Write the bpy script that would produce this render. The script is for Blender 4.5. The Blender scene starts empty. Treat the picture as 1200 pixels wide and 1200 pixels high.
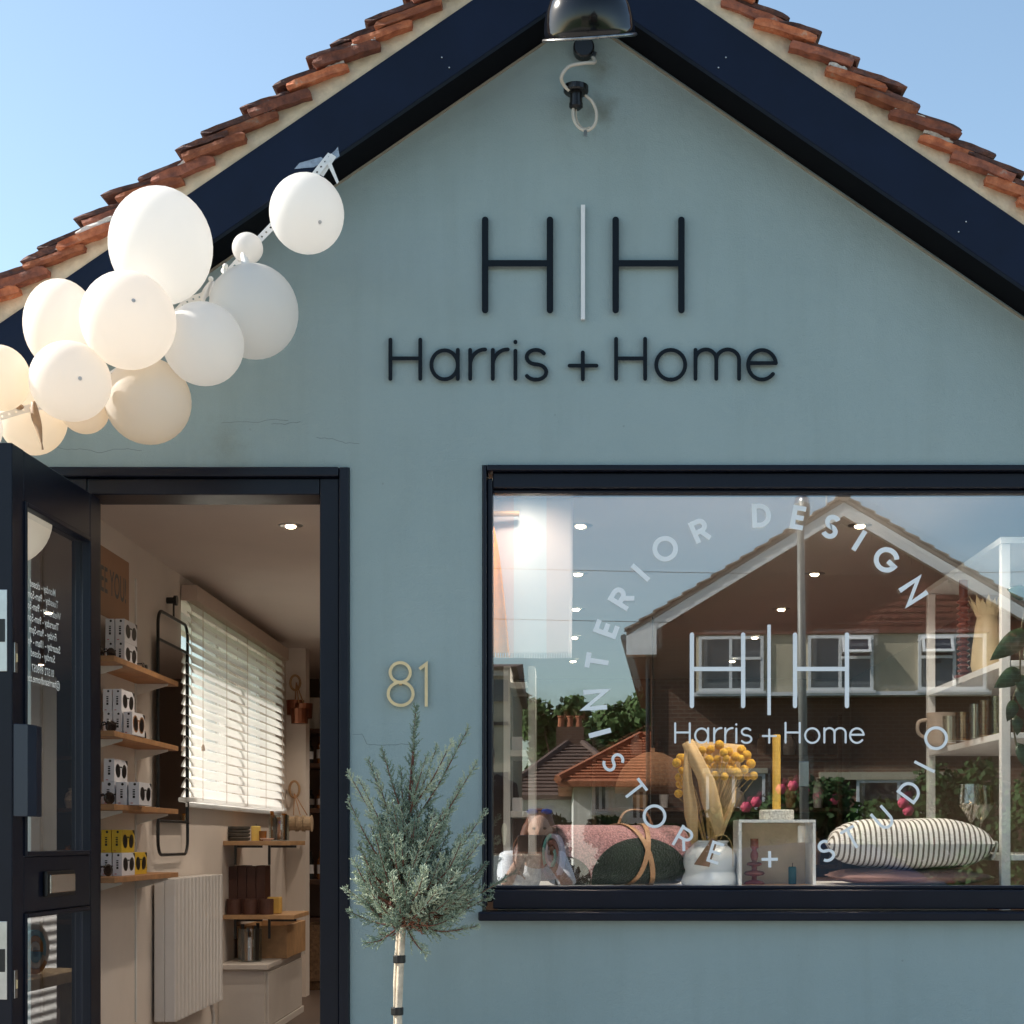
import bpy, bmesh, math, random
import numpy as np
from mathutils import Vector, Matrix, Euler
random.seed(7); np.random.seed(7)
R = math.radians

# ------------------------------------------------------------------ camera, sky, sun, exposure
F = 1910.0; VX, VY = 660.0, 985.0; CAMD = 5.0; CZ = 1.02
scene = bpy.context.scene
cd = bpy.data.cameras.new('camera'); cam = bpy.data.objects.new('camera', cd)
scene.collection.objects.link(cam); scene.camera = cam
cd.sensor_width = 36.0; cd.lens = F / 1200 * 36.0
cd.shift_x = (600 - VX) / 1200; cd.shift_y = (VY - 600) / 1200
cd.clip_start = 0.05; cd.clip_end = 1000
cam.location = (0, -CAMD, CZ); cam.rotation_euler = (R(90), 0, 0)
SUN = Vector((-0.79, 0.15, 0.60)).normalized()
w = bpy.data.worlds.new('World'); scene.world = w; w.use_nodes = True
nt = w.node_tree; bg = nt.nodes['Background']
sky = nt.nodes.new('ShaderNodeTexSky'); sky.sky_type = 'NISHITA'; sky.sun_disc = False
sky.sun_elevation = math.asin(SUN.z); sky.sun_rotation = math.atan2(SUN.x, SUN.y)
sky.air_density = 1.0; sky.dust_density = 0.8; sky.ozone_density = 0.8; sky.altitude = 50
wb = nt.nodes.new('ShaderNodeMix'); wb.data_type = 'RGBA'; wb.blend_type = 'MULTIPLY'; wb.inputs['Factor'].default_value = 1; wb.inputs['B'].default_value = (1.03, 1.045, .965, 1)
nt.links.new(sky.outputs[0], wb.inputs['A']); nt.links.new(wb.outputs['Result'], bg.inputs[0]); bg.inputs[1].default_value = 0.10
sl = bpy.data.lights.new('sun', 'SUN'); sl.energy = 4.2; sl.angle = R(0.5); sl.color = (1.0, 0.945, 0.87)
so = bpy.data.objects.new('sun', sl); scene.collection.objects.link(so)
so.rotation_euler = SUN.to_track_quat('Z', 'Y').to_euler(); so.location = (-20, 8, 20)
vs = scene.view_settings; vs.view_transform = 'Standard'; vs.look = 'None'; vs.gamma = 1; vs.use_curve_mapping = False
vs.exposure = 1.27
scene.cycles.transparent_max_bounces = 24

# ------------------------------------------------------------------ helpers
C = scene.collection
def X(px, d): return (px - VX) * d / F
def Z(py, d): return CZ + (VY - py) * d / F
def P(px, py, d): return Vector((X(px, d), d - CAMD, Z(py, d)))
def S(r, g, b):
    f = lambda c: (c / 255 / 12.92) if c / 255 <= .04045 else ((c / 255 + .055) / 1.055) ** 2.4
    return (f(r), f(g), f(b))

MATS = {}
def mat(name, col, rough=.6, metal=0., var=.12, scale=6., bump=0., bscale=80., spec=.5, coat=0., emit=None, estr=0., trans=0., col2=None, alpha=1.):
    if name in MATS: return MATS[name]
    m = bpy.data.materials.new(name); m.use_nodes = True; MATS[name] = m
    t = m.node_tree; b = t.nodes['Principled BSDF']
    tc = t.nodes.new('ShaderNodeTexCoord'); n = t.nodes.new('ShaderNodeTexNoise')
    n.inputs['Scale'].default_value = scale; n.inputs['Detail'].default_value = 6; n.inputs['Roughness'].default_value = .6
    t.links.new(tc.outputs['Object'], n.inputs['Vector'])
    r = t.nodes.new('ShaderNodeValToRGB')
    c2 = col2 if col2 else tuple(min(1, c * (1 + var)) for c in col)
    c1 = tuple(c * (1 - var) for c in col) if not col2 else col
    r.color_ramp.elements[0].position = .32; r.color_ramp.elements[1].position = .68
    r.color_ramp.elements[0].color = (*c1, 1); r.color_ramp.elements[1].color = (*c2, 1)
    t.links.new(n.outputs['Fac'], r.inputs['Fac']); t.links.new(r.outputs['Color'], b.inputs['Base Color'])
    b.inputs['Roughness'].default_value = rough; b.inputs['Metallic'].default_value = metal
    b.inputs['Specular IOR Level'].default_value = spec; b.inputs['Coat Weight'].default_value = coat
    b.inputs['Transmission Weight'].default_value = trans
    b.inputs['Alpha'].default_value = alpha
    if rough > .15:
        rr = t.nodes.new('ShaderNodeMapRange'); rr.inputs['To Min'].default_value = rough * .85; rr.inputs['To Max'].default_value = min(1, rough * 1.12)
        t.links.new(n.outputs['Fac'], rr.inputs['Value']); t.links.new(rr.outputs[0], b.inputs['Roughness'])
    if emit:
        b.inputs['Emission Color'].default_value = (*emit, 1); b.inputs['Emission Strength'].default_value = estr
    if bump:
        n2 = t.nodes.new('ShaderNodeTexNoise'); n2.inputs['Scale'].default_value = bscale; n2.inputs['Detail'].default_value = 5
        t.links.new(tc.outputs['Object'], n2.inputs['Vector'])
        bp = t.nodes.new('ShaderNodeBump'); bp.inputs['Strength'].default_value = bump; bp.inputs['Distance'].default_value = .004
        t.links.new(n2.outputs['Fac'], bp.inputs['Height']); t.links.new(bp.outputs[0], b.inputs['Normal'])
    return m
def ramp_mix(t, fac_socket, a, b, lo=.45, hi=.55):
    r = t.nodes.new('ShaderNodeValToRGB'); r.color_ramp.elements[0].position = lo; r.color_ramp.elements[1].position = hi
    r.color_ramp.elements[0].color = (*a, 1); r.color_ramp.elements[1].color = (*b, 1)
    t.links.new(fac_socket, r.inputs['Fac']); return r
def glass_mat(name, fac, tint=(1, 1, 1), refl=(1, 1, 1)):
    m = bpy.data.materials.new(name); m.use_nodes = True; t = m.node_tree
    for n in list(t.nodes): t.nodes.remove(n)
    o = t.nodes.new('ShaderNodeOutputMaterial'); mx = t.nodes.new('ShaderNodeMixShader')
    tr = t.nodes.new('ShaderNodeBsdfTransparent'); gl = t.nodes.new('ShaderNodeBsdfGlossy')
    tr.inputs[0].default_value = (*tint, 1); gl.inputs['Roughness'].default_value = 0.0; gl.inputs['Color'].default_value = (*refl, 1)
    fr0 = t.nodes.new('ShaderNodeLayerWeight'); fr0.inputs['Blend'].default_value = .5
    fr = t.nodes.new('ShaderNodeMath'); fr.operation = 'POWER'; fr.inputs[1].default_value = 5.0; t.links.new(fr0.outputs['Facing'], fr.inputs[0])
    mr = t.nodes.new('ShaderNodeMapRange'); mr.inputs['To Min'].default_value = fac; mr.inputs['To Max'].default_value = 1.0
    t.links.new(fr.outputs[0], mr.inputs['Value']); mr.inputs['To Max'].default_value = 1.0 if fac > 0 else 0.0
    t.links.new(mr.outputs[0], mx.inputs[0]); t.links.new(tr.outputs[0], mx.inputs[1]); t.links.new(gl.outputs[0], mx.inputs[2])
    t.links.new(mx.outputs[0], o.inputs[0]); MATS[name] = m; return m

class MB:
    def __init__(s): s.v = []; s.f = []; s.m = []
    def add(s, vs, fs, mi=0):
        o = len(s.v); s.v += [tuple(p) for p in vs]; s.f += [tuple(i + o for i in f) for f in fs]; s.m += [mi] * len(fs); return s
    def box(s, x0, x1, y0, y1, z0, z1, mi=0, T=None):
        v = [Vector((x, y, z)) for x in (x0, x1) for y in (y0, y1) for z in (z0, z1)]
        if T: v = [T @ p for p in v]
        return s.add(v, [(0, 1, 3, 2), (4, 6, 7, 5), (0, 4, 5, 1), (2, 3, 7, 6), (0, 2, 6, 4), (1, 5, 7, 3)], mi)
    def prism(s, pts, off, mi=0):
        off = Vector(off); n = len(pts); v = [Vector(p) for p in pts] + [Vector(p) + off for p in pts]
        f = [tuple(range(n)), tuple(range(2 * n - 1, n - 1, -1))] + [(i, (i + 1) % n + 0, (i + 1) % n + n, i + n)[::-1] for i in range(n)]
        return s.add(v, f, mi)
    def tube(s, path, r, n=8, caps=True, mi=0, closed=False, flat=1.0):
        path = [Vector(p) for p in path]; k = len(path)
        rs = r if isinstance(r, (list, tuple)) else [r] * k
        vs = []; up = Vector((0, 0, 1)); prev = None
        for i, p in enumerate(path):
            if closed: d = path[(i + 1) % k] - path[i - 1]
            else: d = path[min(i + 1, k - 1)] - path[max(i - 1, 0)]
            if d.length < 1e-9: d = Vector((0, 0, 1))
            d.normalize()
            if prev is None: a = d.cross(up if abs(d.z) < .95 else Vector((1, 0, 0)))
            else: a = prev - d * prev.dot(d)
            a.normalize(); prev = a; b = d.cross(a)
            vs += [p + (a * math.cos(t) + b * math.sin(t) * flat) * rs[i] for t in [2 * math.pi * j / n for j in range(n)]]
        fs = []
        for i in range(k if closed else k - 1):
            i2 = (i + 1) % k
            for j in range(n): fs.append((i * n + j, i * n + (j + 1) % n, i2 * n + (j + 1) % n, i2 * n + j))
        if caps and not closed: fs += [tuple(range(n - 1, -1, -1)), tuple((k - 1) * n + j for j in range(n))]
        return s.add(vs, fs, mi)
    def lathe(s, c, prof, n=24, T=None, mi=0, closed=False):
        c = Vector(c); vs = []
        for (r, z) in prof:
            for j in range(n):
                q = Vector((r * math.cos(2 * math.pi * j / n), r * math.sin(2 * math.pi * j / n), z))
                vs.append(c + (T @ q if T else q))
        k = len(prof); fs = [(i * n + j, i * n + (j + 1) % n, (i + 1) * n + (j + 1) % n, (i + 1) * n + j) for i in range(k - 1) for j in range(n)]
        if prof[0][0] > 1e-5: fs.append(tuple(range(n - 1, -1, -1)))
        if prof[-1][0] > 1e-5: fs.append(tuple((k - 1) * n + j for j in range(n)))
        return s.add(vs, fs, mi)
    def ball(s, c, r, nu=16, nv=10, T=None, mi=0):
        if not isinstance(r, (list, tuple)): r = (r, r, r)
        c = Vector(c); vs = [c + (T @ Vector((0, 0, -r[2])) if T else Vector((0, 0, -r[2])))]
        for i in range(1, nv):
            a = math.pi * i / nv
            for j in range(nu):
                q = Vector((r[0] * math.sin(a) * math.cos(2 * math.pi * j / nu), r[1] * math.sin(a) * math.sin(2 * math.pi * j / nu), -r[2] * math.cos(a)))
                vs.append(c + (T @ q if T else q))
        vs.append(c + (T @ Vector((0, 0, r[2])) if T else Vector((0, 0, r[2]))))
        fs = [(0, 1 + (j + 1) % nu, 1 + j) for j in range(nu)]
        for i in range(nv - 2):
            for j in range(nu): fs.append((1 + i * nu + j, 1 + i * nu + (j + 1) % nu, 1 + (i + 1) * nu + (j + 1) % nu, 1 + (i + 1) * nu + j))
        L = len(vs) - 1; b = 1 + (nv - 2) * nu
        fs += [(b + j, b + (j + 1) % nu, L) for j in range(nu)]
        return s.add(vs, fs, mi)
    def facemats(s, fn): s.m = [fn(i) for i in range(len(s.f))]; return s
    def build(s, name, mats, parent=None, smooth=False, bevel=0., seg=2, origin=None):
        if not isinstance(mats, (list, tuple)): mats = [mats]
        if parent is not None: o0 = WL[parent.name]
        elif origin is not None: o0 = Vector(origin)
        else:
            a = np.array(s.v); o0 = Vector(((a[:, 0].min() + a[:, 0].max()) / 2, (a[:, 1].min() + a[:, 1].max()) / 2, a[:, 2].min()))
        me = bpy.data.meshes.new(name)
        me.from_pydata([(p[0] - o0.x, p[1] - o0.y, p[2] - o0.z) for p in s.v], [], s.f)
        for m_ in mats: me.materials.append(m_)
        if len(mats) > 1: me.polygons.foreach_set('material_index', s.m)
        if smooth: me.polygons.foreach_set('use_smooth', [True] * len(s.f))
        bm = bmesh.new(); bm.from_mesh(me); bmesh.ops.recalc_face_normals(bm, faces=bm.faces); bm.to_mesh(me); bm.free()
        ob = bpy.data.objects.new(name, me); C.objects.link(ob)
        if parent is not None: ob.parent = parent; WL[ob.name] = o0
        else: ob.location = o0; WL[ob.name] = o0
        if bevel:
            bv = ob.modifiers.new('bevel', 'BEVEL'); bv.width = bevel; bv.segments = seg; bv.limit_method = 'ANGLE'; bv.angle_limit = R(40)
        return ob
WL = {}
def tag(o, label, cat, group=None):
    o['label'] = label; o['category'] = cat
    if group: o['group'] = group
    return o
def thing(name, label, cat, loc=(0, 0, 0), group=None):
    o = bpy.data.objects.new(name, None); C.objects.link(o); o.location = loc; o.empty_display_size = .1
    WL[o.name] = Vector(loc); return tag(o, label, cat, group)
def struct(o): o['kind'] = 'structure'; return o
def stuff(o): o['kind'] = 'stuff'; return o
def copy_tree(o, parent=None):
    c = o.copy(); C.objects.link(c)
    if parent is not None: c.parent = parent
    for ch in list(o.children): copy_tree(ch, c)
    return c
def sm_autosmooth(o, ang=35):
    me = o.data; me.polygons.foreach_set('use_smooth', [True] * len(me.polygons))
    bm = bmesh.new(); bm.from_mesh(me)
    for e in bm.edges:
        if len(e.link_faces) == 2 and e.calc_face_angle(0) > R(ang): e.smooth = False
    bm.to_mesh(me); bm.free(); return o
def arc(cx, cy, rx, ry, a0, a1, n=18):
    return [(cx + rx * math.cos(R(a0 + (a1 - a0) * i / n)), cy + ry * math.sin(R(a0 + (a1 - a0) * i / n))) for i in range(n + 1)]
def ribbon(mb, pts, wd, conv, depth, lift=0., rnd=True, mi=0):
    """flat stroke of width wd along 2-D pts; conv(u, v, h) -> 3-D point at height h above the surface"""
    p = [Vector(q) for q in pts]; closed = (p[0] - p[-1]).length < 1e-6 and len(p) > 3
    if closed: p = p[:-1]
    n = len(p); L = []; Rr = []
    for i in range(n):
        a = p[i - 1] if (closed or i > 0) else p[i]; b = p[(i + 1) % n] if (closed or i < n - 1) else p[i]
        d1 = (p[i] - a); d2 = (b - p[i])
        if d1.length < 1e-9: d1 = d2
        if d2.length < 1e-9: d2 = d1
        d1 = d1.normalized(); d2 = d2.normalized(); t = d1 + d2
        t = t.normalized() if t.length > 1e-6 else d1
        nn = Vector((-t.y, t.x)); sc = 1 / max(.45, nn.dot(Vector((-d1.y, d1.x))))
        L.append(p[i] + nn * wd / 2 * sc); Rr.append(p[i] - nn * wd / 2 * sc)
    if closed:
        vs = [conv(q.x, q.y, lift + depth) for q in L] + [conv(q.x, q.y, lift + depth) for q in Rr] + [conv(q.x, q.y, lift) for q in L] + [conv(q.x, q.y, lift) for q in Rr]
        fs = []
        for i in range(n):
            j = (i + 1) % n
            fs += [(i, j, n + j, n + i), (2 * n + i, 3 * n + i, 3 * n + j, 2 * n + j), (i, 2 * n + i, 2 * n + j, j), (n + i, n + j, 3 * n + j, 3 * n + i)]
        mb.add(vs, fs, mi); return
    cap1 = []; cap0 = []
    if rnd:
        for end, (l, r, c) in enumerate(((L[-1], Rr[-1], p[-1]), (Rr[0], L[0], p[0]))):
            a0 = math.atan2(l.y - c.y, l.x - c.x); out = []
            for k in range(1, 6): out.append(Vector((c.x + wd / 2 * math.cos(a0 - math.pi * k / 6), c.y + wd / 2 * math.sin(a0 - math.pi * k / 6))))
            if end == 0: cap1 = out
            else: cap0 = out
    vs = []; fs = []
    for h in (lift + depth, lift): vs += [conv(q.x, q.y, h) for q in L] + [conv(q.x, q.y, h) for q in Rr]
    for i in range(n - 1):
        fs += [(i, i + 1, n + i + 1, n + i), (2 * n + i, 3 * n + i, 3 * n + i + 1, 2 * n + i + 1), (i, 2 * n + i, 2 * n + i + 1, i + 1), (n + i, n + i + 1, 3 * n + i + 1, 3 * n + i)]
    mb.add(vs, fs, mi)
    for (l, r, cap) in ((L[-1], Rr[-1], cap1), (Rr[0], L[0], cap0)):
        loop = [l] + cap + [r]
        mb.add([conv(q.x, q.y, lift + depth) for q in loop] + [conv(q.x, q.y, lift) for q in loop],
               ([tuple(range(len(loop)))] if cap else []) + [(i, i + len(loop), i + 1 + len(loop), i + 1) for i in range(len(loop) - 1)], mi)
# ------------------------------------------------------------------ materials
def wall_material():
    m = bpy.data.materials.new('painted_render'); m.use_nodes = True; t = m.node_tree; b = t.nodes['Principled BSDF']
    tc = t.nodes.new('ShaderNodeTexCoord')
    def noise(sc, det=6, ro=.6, vec=None):
        n = t.nodes.new('ShaderNodeTexNoise'); n.inputs['Scale'].default_value = sc; n.inputs['Detail'].default_value = det; n.inputs['Roughness'].default_value = ro
        t.links.new(vec or tc.outputs['Object'], n.inputs['Vector']); return n
    mp = t.nodes.new('ShaderNodeMapping'); mp.inputs['Scale'].default_value = (5, 1, .5); t.links.new(tc.outputs['Object'], mp.inputs['Vector'])
    n1 = noise(1.3); n2 = noise(2.2, 5, .6, mp.outputs[0]); n3 = noise(26, 4, .7)
    r1 = ramp_mix(t, n1.outputs['Fac'], (.288, .370, .374), (.321, .406, .409), .35, .65)
    mx = t.nodes.new('ShaderNodeMix'); mx.data_type = 'RGBA'; mx.blend_type = 'MULTIPLY'; mx.inputs['Factor'].default_value = .32
    r2 = ramp_mix(t, n2.outputs['Fac'], (.84, .83, .80), (1, 1, 1), .30, .52)
    t.links.new(r1.outputs[0], mx.inputs['A']); t.links.new(r2.outputs[0], mx.inputs['B'])
    # patches with shapes of their own: grime round the old cable outlet, faint warm tone by the balloons
    def tone_patch(cx, cz, rad, col, prev):
        vm = t.nodes.new('ShaderNodeVectorMath'); vm.operation = 'DISTANCE'; vm.inputs[1].default_value = (cx, 0, cz)
        t.links.new(tc.outputs['Object'], vm.inputs[0])
        ma = t.nodes.new('ShaderNodeMath'); ma.operation = 'MULTIPLY_ADD'; ma.inputs[1].default_value = 1 / rad; 
        na = noise(9, 5, .7); sc = t.nodes.new('ShaderNodeMath'); sc.operation = 'MULTIPLY'; sc.inputs[1].default_value = 1.1; t.links.new(na.outputs['Fac'], sc.inputs[0])
        t.links.new(vm.outputs['Value'], ma.inputs[0]); t.links.new(sc.outputs[0], ma.inputs[2])
        r = ramp_mix(t, ma.outputs[0], col, (1, 1, 1), .55, 1.0)
        q = t.nodes.new('ShaderNodeMix'); q.data_type = 'RGBA'; q.blend_type = 'MULTIPLY'; q.inputs['Factor'].default_value = 1
        t.links.new(prev, q.inputs['A']); t.links.new(r.outputs[0], q.inputs['B']); return q.outputs['Result']
    o = tone_patch(X(680, 5), Z(130, 5), .16, (.66, .60, .52), mx.outputs['Result'])
    o = tone_patch(X(684, 5), Z(80, 5), .12, (.72, .66, .58), o)
    o = tone_patch(X(240, 5), Z(520, 5), .22, (.88, .85, .80), o)
    vo = t.nodes.new('ShaderNodeTexVoronoi'); vo.inputs['Scale'].default_value = 7; t.links.new(tc.outputs['Object'], vo.inputs['Vector'])
    rv = ramp_mix(t, vo.outputs['Distance'], (.70, .68, .62), (1, 1, 1), .018, .03)
    q = t.nodes.new('ShaderNodeMix'); q.data_type = 'RGBA'; q.blend_type = 'MULTIPLY'; q.inputs['Factor'].default_value = .55
    t.links.new(o, q.inputs['A']); t.links.new(rv.outputs[0], q.inputs['B'])
    t.links.new(q.outputs['Result'], b.inputs['Base Color'])
    b.inputs['Roughness'].default_value = .62; b.inputs['Specular IOR Level'].default_value = .35
    n4 = noise(230, 3, .6); n5 = noise(14, 4, .55)
    ad = t.nodes.new('ShaderNodeMath'); ad.operation = 'MULTIPLY_ADD'; ad.inputs[1].default_value = 3.0
    t.links.new(n5.outputs['Fac'], ad.inputs[0]); t.links.new(n4.outputs['Fac'], ad.inputs[2])
    bp = t.nodes.new('ShaderNodeBump'); bp.inputs['Strength'].default_value = .5; bp.inputs['Distance'].default_value = .003
    t.links.new(ad.outputs[0], bp.inputs['Height']); t.links.new(bp.outputs[0], b.inputs['Normal'])
    return m
M_wall = wall_material()
M_navy = mat('navy_gloss_paint', (.0035, .0085, .027), .42, spec=.22, var=.18, scale=5, bump=.06, bscale=50)
M_navy2 = mat('navy_frame_paint', (.0045, .0065, .015), .34, spec=.28, var=.15, scale=7, bump=.03, bscale=90)
M_black = mat('black_metal', (.008, .008, .009), .35, spec=.5)
M_soffit = mat('soffit_paint', (.0025, .003, .005), .8, spec=.1)
M_sign = mat('sign_acrylic', (.003, .006, .010), .4, spec=.2)
M_white = mat('white_paint', (.78, .78, .77), .45, var=.04)
M_vinyl = mat('white_vinyl', (.84, .87, .88), .6, var=.03)
M_brass = mat('brushed_brass', (.80, .62, .35), .45, .3, var=.08, scale=40)
M_steel = mat('brushed_steel', (.55, .55, .55), .3, 1.0, var=.08, scale=30)
M_mortar = mat('lime_mortar', S(222, 202, 172), .9, var=.18, scale=14, bump=1.0, bscale=45)
def clay(name, a, b_, c):
    m = bpy.data.materials.new(name); m.use_nodes = True; t = m.node_tree; bs = t.nodes['Principled BSDF']
    tc = t.nodes.new('ShaderNodeTexCoord'); oi = t.nodes.new('ShaderNodeObjectInfo')
    va = t.nodes.new('ShaderNodeVectorMath'); va.operation = 'ADD'; t.links.new(tc.outputs['Object'], va.inputs[0]); t.links.new(oi.outputs['Random'], va.inputs[1])
    n = t.nodes.new('ShaderNodeTexNoise'); n.inputs['Scale'].default_value = 22; n.inputs['Detail'].default_value = 6; n.inputs['Roughness'].default_value = .65
    t.links.new(va.outputs[0], n.inputs['Vector'])
    r = ramp_mix(t, n.outputs['Fac'], a, b_, .38, .62)
    e = r.color_ramp.elements.new(.72); e.color = (*c, 1)
    h = t.nodes.new('ShaderNodeHueSaturation'); mr = t.nodes.new('ShaderNodeMapRange'); mr.inputs['To Min'].default_value = .45; mr.inputs['To Max'].default_value = 1.2
    t.links.new(oi.outputs['Random'], mr.inputs['Value']); t.links.new(mr.outputs[0], h.inputs['Value']); t.links.new(r.outputs[0], h.inputs['Color'])
    t.links.new(h.outputs[0], bs.inputs['Base Color']); bs.inputs['Roughness'].default_value = .88
    n2 = t.nodes.new('ShaderNodeTexNoise'); n2.inputs['Scale'].default_value = 70; n2.inputs['Detail'].default_value = 6; t.links.new(va.outputs[0], n2.inputs['Vector'])
    bp = t.nodes.new('ShaderNodeBump'); bp.inputs['Strength'].default_value = .8; bp.inputs['Distance'].default_value = .006
    t.links.new(n2.outputs['Fac'], bp.inputs['Height']); t.links.new(bp.outputs[0], bs.inputs['Normal']); return m
M_clay = clay('orange_clay', (.31, .085, .038), (.54, .18, .08), (.46, .32, .23))
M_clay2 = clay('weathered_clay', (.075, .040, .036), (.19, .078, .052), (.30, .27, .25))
M_clay3 = clay('brown_clay', (.16, .055, .035), (.34, .11, .06), (.36, .27, .21))
M_lmortar = mat('white_mortar', S(200, 195, 188), .9, var=.2, scale=20, bump=.6, bscale=60)
M_cream = mat('cream_plaster', (.70, .62, .55), .8, var=.05, scale=3, bump=.15, bscale=150)
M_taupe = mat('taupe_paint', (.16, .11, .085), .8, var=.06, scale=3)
M_ceil = mat('ceiling_paint', (.66, .58, .52), .85, var=.04, scale=2)
M_ply = mat('plywood', S(170, 125, 85), .6, var=.22, scale=14)
M_dwood = mat('dark_wood', (.075, .036, .02), .55, var=.3, scale=12)
M_oak = mat('oak', S(176, 138, 98), .55, var=.2, scale=16)
M_floor = mat('floor_boards', (.09, .06, .045), .5, var=.2, scale=5)
M_caulk = mat('old_caulk', (.30, .27, .21), .8, var=.25, scale=12)
M_clear = glass_mat('clear_glass', .0, (1, 1, 1))
M_pane = glass_mat('shop_glass', .285, (.98, .99, .985), (.90, .96, 1))
M_pane2 = glass_mat('inner_glass', .06, (.98, .99, .985), (.95, .98, 1))
M_dpane = glass_mat('door_glass', .14, (.86, .88, .87))

# ------------------------------------------------------------------ the shop building
shop = thing('shop_building', 'sage green rendered shop front under a tiled gable with navy bargeboards', 'shop', (0.06, 0, 0))
AX = X(682, 5); AZ = Z(19.2, 5); SL = .684
XL, XR = AX - 1.95, AX + 2.2
RHL = {-1: 2.03, 1: 2.5}
def roofz(x): return AZ - SL * abs(x - AX)
DX0, DX1 = X(37, 5), X(410, 5); DZ1 = Z(548, 5)
WX0, WX1 = X(565, 5), X(1284, 5); WZ0, WZ1 = Z(1078, 5), Z(545, 5)
TH = .26
def wallpiece(mb, pts): mb.prism([(x, 0, z) for x, z in pts], (0, TH, 0))
mb = MB()
HL = WZ1
wallpiece(mb, [(XL, 0), (DX0, 0), (DX0, HL), (XL, HL)])
wallpiece(mb, [(DX0, DZ1), (DX1, DZ1), (DX1, HL), (DX0, HL)])
wallpiece(mb, [(DX1, 0), (WX0, 0), (WX0, HL), (DX1, HL)])
wallpiece(mb, [(WX0, 0), (WX1, 0), (WX1, WZ0), (WX0, WZ0)])
wallpiece(mb, [(WX1, 0), (XR, 0), (XR, HL), (WX1, HL)])
e = .03
wallpiece(mb, [(XL, HL), (XR, HL), (XR, max(HL + .001, roofz(XR) + e)), (AX, AZ + e), (XL, max(HL + .001, roofz(XL) + e))])
wall = mb.build('wall', M_wall, shop)
M_crack = mat('crack_shadow', (.17, .21, .205), .9)
for pts in ([(62, 524), (80, 527), (98, 526), (115, 531), (133, 527), (150, 526), (166, 528)], [(259, 496), (280, 494), (300, 495), (318, 491), (338, 493)],
            [(371, 513), (390, 514), (405, 519), (421, 520)], [(413, 861), (424, 860), (430, 872), (447, 874), (470, 872), (492, 874)], [(318, 497), (334, 497), (352, 494)]):
    mb = MB(); fine = []
    for (a, b) in zip(pts, pts[1:]):
        for k in range(4): fine.append((a[0] + (b[0] - a[0]) * k / 4 + random.uniform(-.5, .5), a[1] + (b[1] - a[1]) * k / 4 + random.uniform(-.7, .7)))
    fine.append(pts[-1])
    ribbon(mb, fine, .5, lambda u, v, h: P(u, v, 5 - h), .0004, .0001, False)
    mb.build('crack', M_crack, wall)

# side walls, floor, ceiling and back wall of the shop room
mb = MB()
LW = -1.70
wy0, wy1, wz0, wz1 = 7.25 - 5, 9.63 - 5, 1.19, 2.09
T2 = .18
mb.box(LW - T2, LW, TH, wy0, 0, 2.2); mb.box(LW - T2, LW, wy1, 5.15, 0, 2.2)
mb.box(LW - T2, LW, wy0, wy1, 0, wz0); mb.box(LW - T2, LW, wy0, wy1, wz1, 2.2)
mb.box(LW, LW + .12, 5.0, 5.15, 0, 2.2)
mb.box(-2.2, LW - T2, 5.0, 5.15, 0, 2.2)
mb.box(-2.2, -2.08, 5.15, 6.9, 0, 2.2)
mb.build('side_wall', M_cream, shop)
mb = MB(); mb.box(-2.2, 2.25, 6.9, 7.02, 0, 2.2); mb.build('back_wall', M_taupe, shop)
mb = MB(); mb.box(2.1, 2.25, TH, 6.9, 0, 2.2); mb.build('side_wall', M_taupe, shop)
mb = MB(); mb.box(-2.2, 2.25, TH, 7.02, 2.2, 2.3); mb.build('ceiling', M_ceil, shop)
mb = MB(); mb.box(-2.2, 2.25, .02, 7.02, .0, .06); mb.build('floor', M_floor, shop)
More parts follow.
